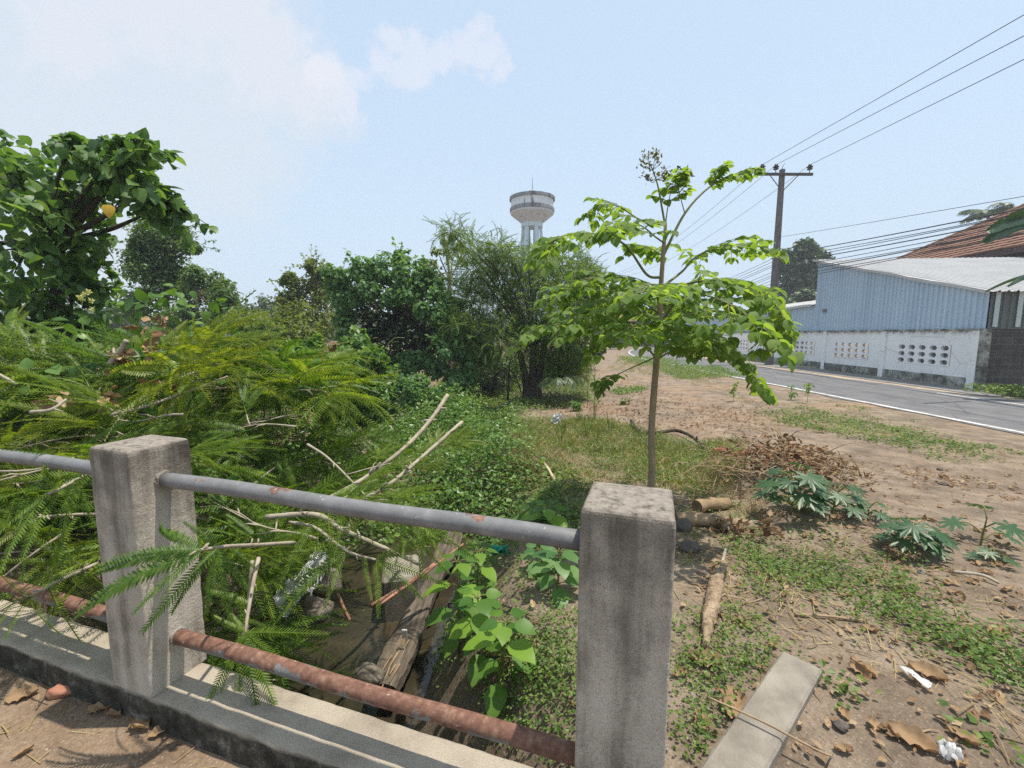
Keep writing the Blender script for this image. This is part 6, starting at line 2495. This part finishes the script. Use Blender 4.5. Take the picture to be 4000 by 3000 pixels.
def inpoly(poly, x, y):
    c = np.zeros(x.shape, bool)
    n = len(poly)
    for i in range(n):
        x0, y0 = poly[i]
        x1, y1 = poly[(i + 1) % n]
        c ^= ((y0 > y) != (y1 > y)) & (x < (x1 - x0) * (y - y0) / (y1 - y0 + 1e-12) + x0)
    return c


def scatter(polypx, dens, clump=0.0, per=30, cap=60000, world=False):
    """points on the terrain inside a patch outlined on the ground; clump = clump radius in metres"""
    poly = np.array(polypx, float) if world else np.array([gp(*q)[:2] for q in polypx])
    lo, hi = poly.min(0), poly.max(0)
    area = (hi - lo).prod()
    n = int(min(cap, dens * area))
    if clump > 0:
        k = max(3, n // per)
        c = lo + (hi - lo) * rng.random((k, 2))
        c = c[inpoly(poly, c[:, 0], c[:, 1])]
        q = np.repeat(c, per, 0) + rng.normal(size=(len(c) * per, 2)) * clump * (.5 + rng.random((len(c), 1)).repeat(per, 0))
    else:
        q = lo + (hi - lo) * rng.random((n, 2))
        q = q[inpoly(poly, q[:, 0], q[:, 1])]
    return np.column_stack([q, hgt(q[:, 0], q[:, 1])])


def cover(m, pts, size, h, tm=SMALLR, tilt=.5):
    if len(pts):
        rel = pts - top_mid
        on_slab = (np.abs(rel @ wid) < wl * .54 + .01) & ((rel @ long_) < .02) & ((rel @ long_) > -.9)
        pts = pts[~on_slab]
    n = len(pts)
    if not n:
        return
    p = pts.copy()
    p[:, 2] += h * rng.random(n) + .004
    d = rdir(n) * (1, 1, .35)
    m.place(tm, p, d, rdir(n) * tilt + (0, 0, 1), size * (.55 + .8 * rng.random(n)))


mc = MB()
# thin leafy mix through the dry grass
for poly, dens, cl, sz, h in (
        ([(1990, 1660), (2300, 1640), (2560, 1690), (2900, 1760), (2850, 1900), (2450, 1900), (2300, 1850), (2050, 1800)], 700, .10, .03, .10),
        ([(1850, 1780), (2100, 1760), (2300, 1860), (2150, 1880), (1900, 1860)], 1500, .09, .03, .08),
        ([(2400, 1880), (2900, 1900), (2880, 2040), (2450, 2000)], 900, .08, .025, .06)):
    cover(mc, scatter(poly, dens, cl, 26), sz, h)
# creeping green strip over the ground at the right
for poly, dens, cl, sz, h in (
        ([(2870, 2120), (3080, 2160), (3330, 2220), (3600, 2330), (3900, 2480), (4000, 2560), (4000, 2760), (3800, 2640), (3500, 2480), (3200, 2400), (2950, 2330), (2880, 2230)], 4600, .07, .022, .06),
        ([(2640, 2430), (2900, 2390), (3020, 2450), (3080, 2560), (2900, 2640), (2650, 2700)], 4500, .05, .017, .05),
        ([(2640, 2560), (2900, 2600), (3040, 2600), (2900, 2800), (2780, 3000), (2640, 3000)], 9000, .06, .015, .07),
        ([(3080, 2560), (3200, 2640), (3420, 2760), (3420, 2800), (3200, 2700)], 1500, .05, .026, .04),
        ([(3520, 2640), (3640, 2760), (3800, 2860), (3960, 2820), (4000, 3000), (3800, 3000), (3600, 2860), (3480, 2760)], 2200, .06, .032, .05),
        ([(3820, 2420), (4000, 2420), (4000, 2600), (3900, 2560)], 1600, .06, .03, .05),
        ([(2880, 2000), (3100, 2040), (3300, 2120), (3560, 2200), (3700, 2280), (3500, 2300), (3200, 2200), (2900, 2110)], 900, .07, .024, .06)):
    cover(mc, scatter(poly, dens, cl, 26), sz, h)
# cover on the bank behind the railing
for poly, dens, cl, sz, h in (
        ([(1700, 1990), (1850, 1860), (2000, 1800), (2150, 1830), (2300, 1900), (2300, 2080), (2100, 2120), (1900, 2110), (1750, 2090)], 4600, .08, .028, .07),
        ([(1850, 2560), (2050, 2420), (2250, 2420), (2250, 3000), (2050, 2900)], 11000, .07, .016, .08),
        ([(1900, 2100), (2250, 2100), (2250, 2350), (2000, 2350)], 1500, .07, .022, .05),
        ([(1600, 2080), (1700, 1990), (1800, 2080), (1760, 2130)], 2000, .08, .03, .06)):
    cover(mc, scatter(poly, dens, cl, 30), sz, h)
cover(mc, scatter([(1230, 2260), (1400, 2180), (1520, 2150), (1460, 2330), (1380, 2480), (1260, 2420)], 4000, .07, 30), .032, .2)
cover(mc, scatter([(1080, 2420), (1260, 2400), (1330, 2520), (1250, 2640), (1100, 2640)], 2600, .07, 30), .03, .16)
cover(mc, scatter([(1780, 2250), (1900, 2150), (1950, 2300), (1860, 2560), (1720, 2640), (1700, 2480)], 2600, .06, 30), .026, .1)
# greenery by the feathery tree and along the bank edge
for poly, dens, cl, sz, h in (
        ([(1830, 1560), (2300, 1490), (2330, 1560), (2050, 1620), (1900, 1720), (1800, 1800), (1760, 1740)], 420, .2, .06, .14),
        ([(1760, 1500), (2250, 1480), (2300, 1520), (2000, 1560), (1800, 1620)], 500, .25, .07, .22),
        ([(1780, 1680), (1950, 1620), (2020, 1660), (1900, 1760), (1800, 1840)], 900, .1, .035, .07)):
    cover(mc, scatter(poly, dens, cl, 40), sz, h)
# road side patches
for poly, dens, cl, sz, h in (
        ([(2990, 1610), (3150, 1590), (3320, 1640), (3560, 1680), (3800, 1760), (3860, 1800), (3600, 1760), (3400, 1720), (3200, 1680), (3020, 1650)], 900, .13, .04, .05),
        ([(3200, 1560), (3400, 1600), (3700, 1680), (3990, 1760), (3990, 1790), (3700, 1720), (3400, 1640)], 260, .12, .035, .04),
        ([(2560, 1430), (2800, 1430), (2900, 1470), (2640, 1480)], 500, .2, .06, .05),
        ([(2420, 1390), (2600, 1400), (2700, 1430), (2480, 1430)], 160, .3, .08, .06),
        ([(2380, 1520), (2520, 1510), (2540, 1530), (2420, 1545)], 500, .12, .06, .05),
        ([(3600, 1760), (3780, 1800), (3800, 1840), (3650, 1800)], 350, .1, .035, .03),
        ([(2720, 1790), (3000, 1760), (3050, 1850), (2760, 1900)], 500, .09, .03, .05)):
    cover(mc, scatter(poly, dens, cl, 30), sz, h)
q = scatter([(12.9, 8.4), (14.2, 8.2), (14.6, 13), (13.6, 13.2), (13.2, 11)], 500, .2, 30, world=True)
cover(mc, q, .09, .22)
tag(mc.build('ground_cover', M['cover']), 'low creeping green plants in patches over the field and bank', kind='stuff')

# creeper filling the ditch
mv = MB()
n = 15000
x = -3.2 + 3.6 * rng.random(n)
y = 3.9 + 7.5 * rng.random(n) ** 1.2
k = (x < .1 + .25 * wav(y, y, 3, 8) - .10 * np.maximum(0, 5 - y) + .22 * rng.normal(size=n))
x, y = x[k], y[k]
fill = .16 + .12 * wav(x, y, 1.5, 21) + .08 * wav(x, y, 4, 22)
r = x + 1.12
zt = hgt(x, y) + fill + .30 * np.exp(-(r / .7) ** 2) * smooth((y - 3.9) / 2)
n = len(x)
mv.place(SMALLR, np.stack([x, y, zt - .12 * rng.random(n) ** 2], -1), rdir(n) * (1, 1, .4) - (0, 0, .15), rdir(n) * .45 + (0, -.25, 1), .055 * (.6 + .8 * rng.random(n)))
for _ in range(20):
    c = np.array([-2.6 + 2.3 * rng.random(), 4.8 + 4.5 * rng.random(), 0])
    c[2] = float(hgt(c[0], c[1])) + .3 + .06 * (c[1] - 4.8)
    blob(mv, SMALLR, c, (.45, .4, .22 + .05 * (c[1] - 4.8)), 420, .06, lump=.35)
n = 16000                                       # rank growth over the land left of the ditch
x = -16 + 13.2 * rng.random(n)
y = 2.2 + 17 * rng.random(n) ** 1.3
k = kts(x, y)[1] > .7
x, y = x[k], y[k]
n = len(x)
zt = hgt(x, y) + .25 + .3 * np.maximum(0, wav(x, y, .9, 31)) + .12 * wav(x, y, 2.6, 32)
mv.place(SMALLR, np.stack([x, y, zt * (1 - .5 * rng.random(n) ** 2)], -1), rdir(n) * (1, 1, .4) - (0, 0, .15), rdir(n) * .5 + (0, -.2, 1), .11 * (.6 + .8 * rng.random(n)))
# along the left ditch bank near the water
q = scatter([(1350, 2350), (1420, 2250), (1500, 2080), (1650, 2060), (1640, 2110), (1500, 2250), (1420, 2420)], 1200, .08, 30)
cover(mv, q, .035, .2)
tag(mv.build('ditch_creeper', M['vine']), 'carpet of creeper leaves filling the far part of the ditch', kind='stuff')

# grass
mg = MB()


def tufts(m, pts, per, h, spread=.03, w=.03):
    n = len(pts)
    if not n:
        return
    p = np.repeat(pts, per, 0) + rng.normal(size=(n * per, 3)) * (spread, spread, 0)
    k = len(p)
    D = rdir(k) * (.9, .9, .3) + (0, 0, .75)
    m.place(t_blade(w, .35), p, D, rdir(k), h * (.5 + .8 * rng.random(k)))


tufts(mg, scatter([(1980, 1680), (2300, 1640), (2560, 1690), (2700, 1780), (2600, 1830), (2300, 1780), (2050, 1780)], 130), 9, .13)
tufts(mg, scatter([(2480, 1760), (2900, 1720), (2900, 1880), (2700, 1950), (2640, 1900), (2440, 1880)], 150), 9, .11)
tufts(mg, scatter([(2020, 1790), (2450, 1760), (2460, 1900), (2300, 1880), (2100, 1820)], 90), 8, .09)
tufts(mg, scatter([(1780, 1650), (1980, 1600), (2020, 1680), (1840, 1800)], 90), 9, .12)
tufts(mg, scatter([(1700, 1490), (1950, 1500), (1900, 1600), (1760, 1620)], 50), 10, .32, .08, .02)
tufts(mg, scatter([(1500, 2300), (1350, 2330), (1420, 2420), (1500, 2350)], 60), 8, .14)
tufts(mg, scatter([(2950, 1900), (3150, 1900), (3200, 2030), (3000, 2010)], 70), 8, .12)
tufts(mg, scatter([(2640, 2010), (2720, 2010), (2720, 2200), (2640, 2200)], 90), 8, .09)
tufts(mg, scatter([(2420, 1395), (2900, 1470), (2700, 1500), (2380, 1440)], 14), 8, .1, .06, .04)
tufts(mg, scatter([(2700, 1470), (4000, 1760), (4000, 1850), (2700, 1510)], 26), 8, .05, .05, .05)
tufts(mg, scatter([(2640, 2400), (3050, 2440), (3000, 2600), (2640, 3000)], 120), 6, .05, .02)
tufts(mg, scatter([(1950, 2450), (2250, 2450), (2250, 2990), (2080, 2850)], 120), 6, .06, .02)
tag(mg.build('grass', M['grass']), 'sparse green and yellowing grass tufts on the field and bank', kind='stuff')
ms = MB()
tufts(ms, scatter([(1830, 1790), (2000, 1700), (2200, 1780), (2300, 1880), (2100, 1870), (1900, 1830)], 120), 8, .13, .05, .02)
tufts(ms, scatter([(2700, 1850), (2900, 1800), (3000, 2050), (2750, 2000)], 90), 8, .12, .04, .02)
pts = scatter([(2640, 1950), (3200, 1950), (4000, 2350), (4000, 2900), (3000, 2450), (2640, 2350)], 420)
k = len(pts)
ms.place(t_blade(.014, .1), pts + (0, 0, .012), rdir(k) * (1, 1, .12), (0, 0, 1) + .3 * rdir(k), .14 * (.4 + rng.random(k)))
pts = scatter([(1850, 1750), (2300, 1640), (2560, 1660), (2900, 1800), (2700, 2000), (2200, 1950)], 420)
k = len(pts)
ms.place(t_blade(.016, .1), pts + (0, 0, .03), rdir(k) * (1, 1, .3), (0, 0, 1) + .3 * rdir(k), .16 * (.4 + rng.random(k)))
x = -2.2 + 2.4 * rng.random(90)
y = 1.0 + .3 * rng.random(90)
pts = np.array([kp(t, -.02 - .5 * rng.random(), 0) for t in rng.uniform(-.2, 2.4, 110)])
pts[:, 2] = hgt(pts[:, 0], pts[:, 1]) + .004
k = len(pts)
ms.place(t_blade(.018, .06), pts, rdir(k) * (1, 1, .04), (0, 0, 1) + .15 * rdir(k), .09 * (.3 + rng.random(k)))
tag(ms.build('straw', M['straw']), 'dry straw and grass stalks scattered on the ground', kind='stuff')

# dead leaves on the ground: small ones as litter, large ones singly
ml = MB()
for poly, dens, sz in (
        ([(2640, 1950), (3100, 1900), (4000, 2150), (4000, 2900), (3100, 2500), (2640, 2400)], 95, .04),
        ([(2700, 2650), (2900, 2500), (4000, 2700), (4000, 3000), (2700, 3000)], 150, .03),
        ([(2150, 1600), (2500, 1560), (3000, 1600), (3000, 1720), (2600, 1680), (2200, 1660)], 70, .06),
        ([(2000, 1480), (2500, 1480), (2700, 1560), (2300, 1600)], 22, .06),
        ([(3200, 1760), (3700, 1850), (4000, 1900), (4000, 2050), (3500, 2000), (3200, 1900)], 20, .05),
        ([(3500, 1820), (3720, 1850), (3990, 1900), (3990, 1930), (3560, 1900)], 130, .05),
        ([(3300, 2100), (3600, 2180), (4000, 2330), (4000, 2480), (3500, 2300)], 120, .05),
        ([(1900, 2400), (2250, 2350), (2250, 2900), (2000, 2700)], 60, .04),
        ([(2640, 1560), (3000, 1560), (3200, 1660), (2900, 1700)], 26, .05)):
    p = scatter(poly, dens)
    k = len(p)
    ml.place(DRYL, p + (0, 0, .012), rdir(k) * (1, 1, .15), rdir(k) * .45 + (0, 0, 1), sz * (.5 + .9 * rng.random(k)))
tag(ml.build('fallen_leaves', M['dryleaf']), 'small dead brown leaves littering the ground', kind='stuff')
# grit and small stones
mp = MB()
octa = (np.array([(1, 0, 0), (0, 1, 0), (-1, 0, 0), (0, -1, 0), (0, 0, .7), (0, 0, -.5), ], float), [np.array([[0, 1, 4], [1, 2, 4], [2, 3, 4], [3, 0, 4], [1, 0, 5], [2, 1, 5], [3, 2, 5], [0, 3, 5]])])
for poly, dens, sz in (([(2640, 1950), (3100, 1900), (4000, 2050), (4000, 3000), (2640, 3000)], 420, .0065), ([(2150, 1600), (3000, 1560), (4000, 1800), (4000, 2050), (3000, 1900), (2400, 1700)], 70, .012), ([(1880, 2350), (2250, 2350), (2250, 3000), (2000, 2800)], 400, .007)):
    p = scatter(poly, dens)
    k = len(p)
    mp.place(octa, p, rdir(k), rdir(k) * .5 + (0, 0, 1), sz * (.35 + 1.1 * rng.random(k) ** 3))
p = np.array([kp(t, -.02 - .5 * rng.random(), 0) for t in rng.uniform(-.2, 2.6, 500)])
p[:, 2] = hgt(p[:, 0], p[:, 1])
k = len(p)
mp.place(octa, p, rdir(k), rdir(k) * .5 + (0, 0, 1), .005 * (.3 + 1.2 * rng.random(k) ** 3))
tag(mp.build('gravel', simple('grit', [(.12, .095, .075), (.25, .2, .155), (.4, .35, .29)], 3, .95)), 'grit and small stones strewn over the bare ground', kind='stuff')
# twig litter
mt = MB()
for poly, n_, L0 in (([(2640, 1950), (3100, 1900), (4000, 2100), (4000, 2950), (2900, 2950), (2640, 2500)], 130, .16), ([(2150, 1600), (2600, 1560), (3200, 1660), (3000, 1800), (2500, 1750)], 60, .22), ([(3000, 1750), (4000, 1850), (4000, 2000), (3300, 1950)], 40, .14)):
    p = scatter(poly, 40)
    p = p[rng.permutation(len(p))[:n_]]
    for q in p:
        d = rdir(1)[0] * (1, 1, .05)
        L_ = L0 * (.4 + rng.random())
        a_, b_ = q + (0, 0, .008), q + d * L_ * .5 + rdir(1)[0] * .01 + (0, 0, .014)
        mt.tube([a_, b_, on(*(q + d * L_)[:2], .008)], [.0035, .003, .0018], 4)
for _ in range(26):
    q = kp(rng.uniform(-.1, 2.4), -.04 - .35 * rng.random(), 0)
    d = rdir(1)[0] * (1, 1, 0)
    L_ = .05 + .1 * rng.random()
    mt.tube([on(q[0], q[1], .004), on(*(q + d * L_ * .5)[:2], .007), on(*(q + d * L_)[:2], .003)], [.0016, .0014, .001], 4)
tag(mt.build('twig_litter', M['log']), 'thin dead twigs scattered on the ground', kind='stuff')


def bigleaf(px, py, size, label=None, ang=None, tilt=.3, mat='dryleaf', up=.02):
    """one large curled dead leaf as a thing of its own"""
    c = gp(px, py)
    a = rng.random() * 6.28 if ang is None else ang
    d = np.array([math.cos(a), math.sin(a), .05])
    nx, ny = 12, 7
    u, v = np.meshgrid(np.linspace(0, 1, nx), np.linspace(-1, 1, ny), indexing='ij')
    w_ = .30 * np.sin(np.clip(u * 2.9 + .15, 0, 3.14)) ** .7 * (1 + .22 * np.sin(u * 22 + v * 2) * np.abs(v))
    curl = .22 * v * v + .07 * np.sin(u * 7 + v * 3 + a) + .10 * (u - .4) ** 2
    tm = (np.stack([u, v * w_, curl * .75 + .02 * np.sin(v * 9 + u * 5)], -1).reshape(-1, 3),
          [np.stack([q for q in (lambda i, j: (i * ny + j, (i + 1) * ny + j, (i + 1) * ny + j + 1, i * ny + j + 1))(*np.meshgrid(np.arange(nx - 1), np.arange(ny - 1), indexing='ij'))], -1).reshape(-1, 4)])
    m = MB()
    m.place(tm, [c - d * size * .5 + (0, 0, up * .5)], [d], [rdir(1)[0] * tilt + (0, 0, 1)], size)
    return tag(m.build('dry_leaf', M[mat], loc=c, smooth=True), label or 'large curled dead leaf on the ground right of the near post', 'dead leaf', None if label else 'large dead leaves on the ground')


for px, py, s, lab, ang in ((2760, 2590, .13, 'orange brown long curled leaf beside the foot of the near post', 2.9), (2860, 2760, .14, 'upright orange leaf leaning left of the concrete slab', 1.0),
                            (2740, 2830, .09, 'split pale orange leaf below the upright leaf', 1.3), (3370, 2620, .10, 'torn tan leaf on bare ground above the slab corner', 1.9),
                            (3620, 2640, .12, 'long grey brown leaf with the white paper strip on it', 2.5), (3560, 2900, .125, 'long pinkish brown leaf at the bottom right beside the white rag', 2.4),
                            (3900, 2480, .12, 'dark brown folded leaf in the vines at the right edge', .3), (2660, 2640, .07, 'small orange leaf touching the near post', 0.2),
                            (400, 2775, .085, 'grey tan leaf curled at the kerb foot below the far post', .3), (450, 2790, .075, 'wide grey tan leaf touching the kerb below the far post', -.4), (555, 2830, .11, 'reddish brown leaf lying against the kerb', -.5), (640, 2860, .08, 'reddish brown leaf tip beside the kerb', .9),
                            (90, 2725, .09, 'orange tan leaf on the dirt at the left edge', .6), (92, 2950, .05, 'yellowish narrow leaf on the dirt in the lower left corner', 1.0),
                            (3060, 2440, .0, None, 0)):
    if s:
        bigleaf(px, py, s, lab, ang, .35)
for k in range(46):
    if k < 26:
        px, py = rng.uniform(2700, 3990), rng.uniform(2100, 2990)
        if 2820 < px < 3220 and py > 2540:
            continue
        s = rng.uniform(.04, .085)
    else:
        px, py = rng.uniform(3000, 3980), rng.uniform(1830, 2150)
        s = rng.uniform(.05, .09)
    bigleaf(px, py, s)
bigleaf(2040, 2460, .10, 'pale pinkish leaf on the dark bank between seedlings', .5)
bigleaf(2080, 2520, .07, 'small orange leaf on the bank near the post', 1.5)
bigleaf(1960, 2555, .13, 'tan leaf beneath the front seedling', .1)
for px, py in ((3200, 2340), (3520, 2120), (2480, 1670), (2700, 2430)):
    pass
for px, py, s in ((3345, 2510, .012), (3480, 2530, .010), (3600, 2240, .02), (3000, 2630, .0), (2440, 1640, .03), (2380, 1750, .02), (3330, 2520, .008)):
    if s:
        rock('pebble', 'small white pebble on the bare ground', 'pebble', gp(px, py) + (0, 0, s * .3), (s, s * .8, s), 'plinth', int(px)).__setitem__('group', 'small white pebbles')

# ------------------------------------------------------------------ humid air
hm = bpy.data.materials.new('humid_air')
hm.use_nodes = True
ht = hm.node_tree
ht.nodes.clear()
ho = ht.nodes.new('ShaderNodeOutputMaterial')
hv = ht.nodes.new('ShaderNodeVolumePrincipled')
hv.inputs['Density'].default_value = .0018
hv.inputs['Color'].default_value = (.88, .93, 1.0, 1)
ht.links.new(hv.outputs[0], ho.inputs['Volume'])
m = MB()
m.box((0, 0, 12.3), (1000, 1000, 29.4))
tag(m.build('haze', hm), 'thin humid haze in the air over the whole place', kind='stuff')
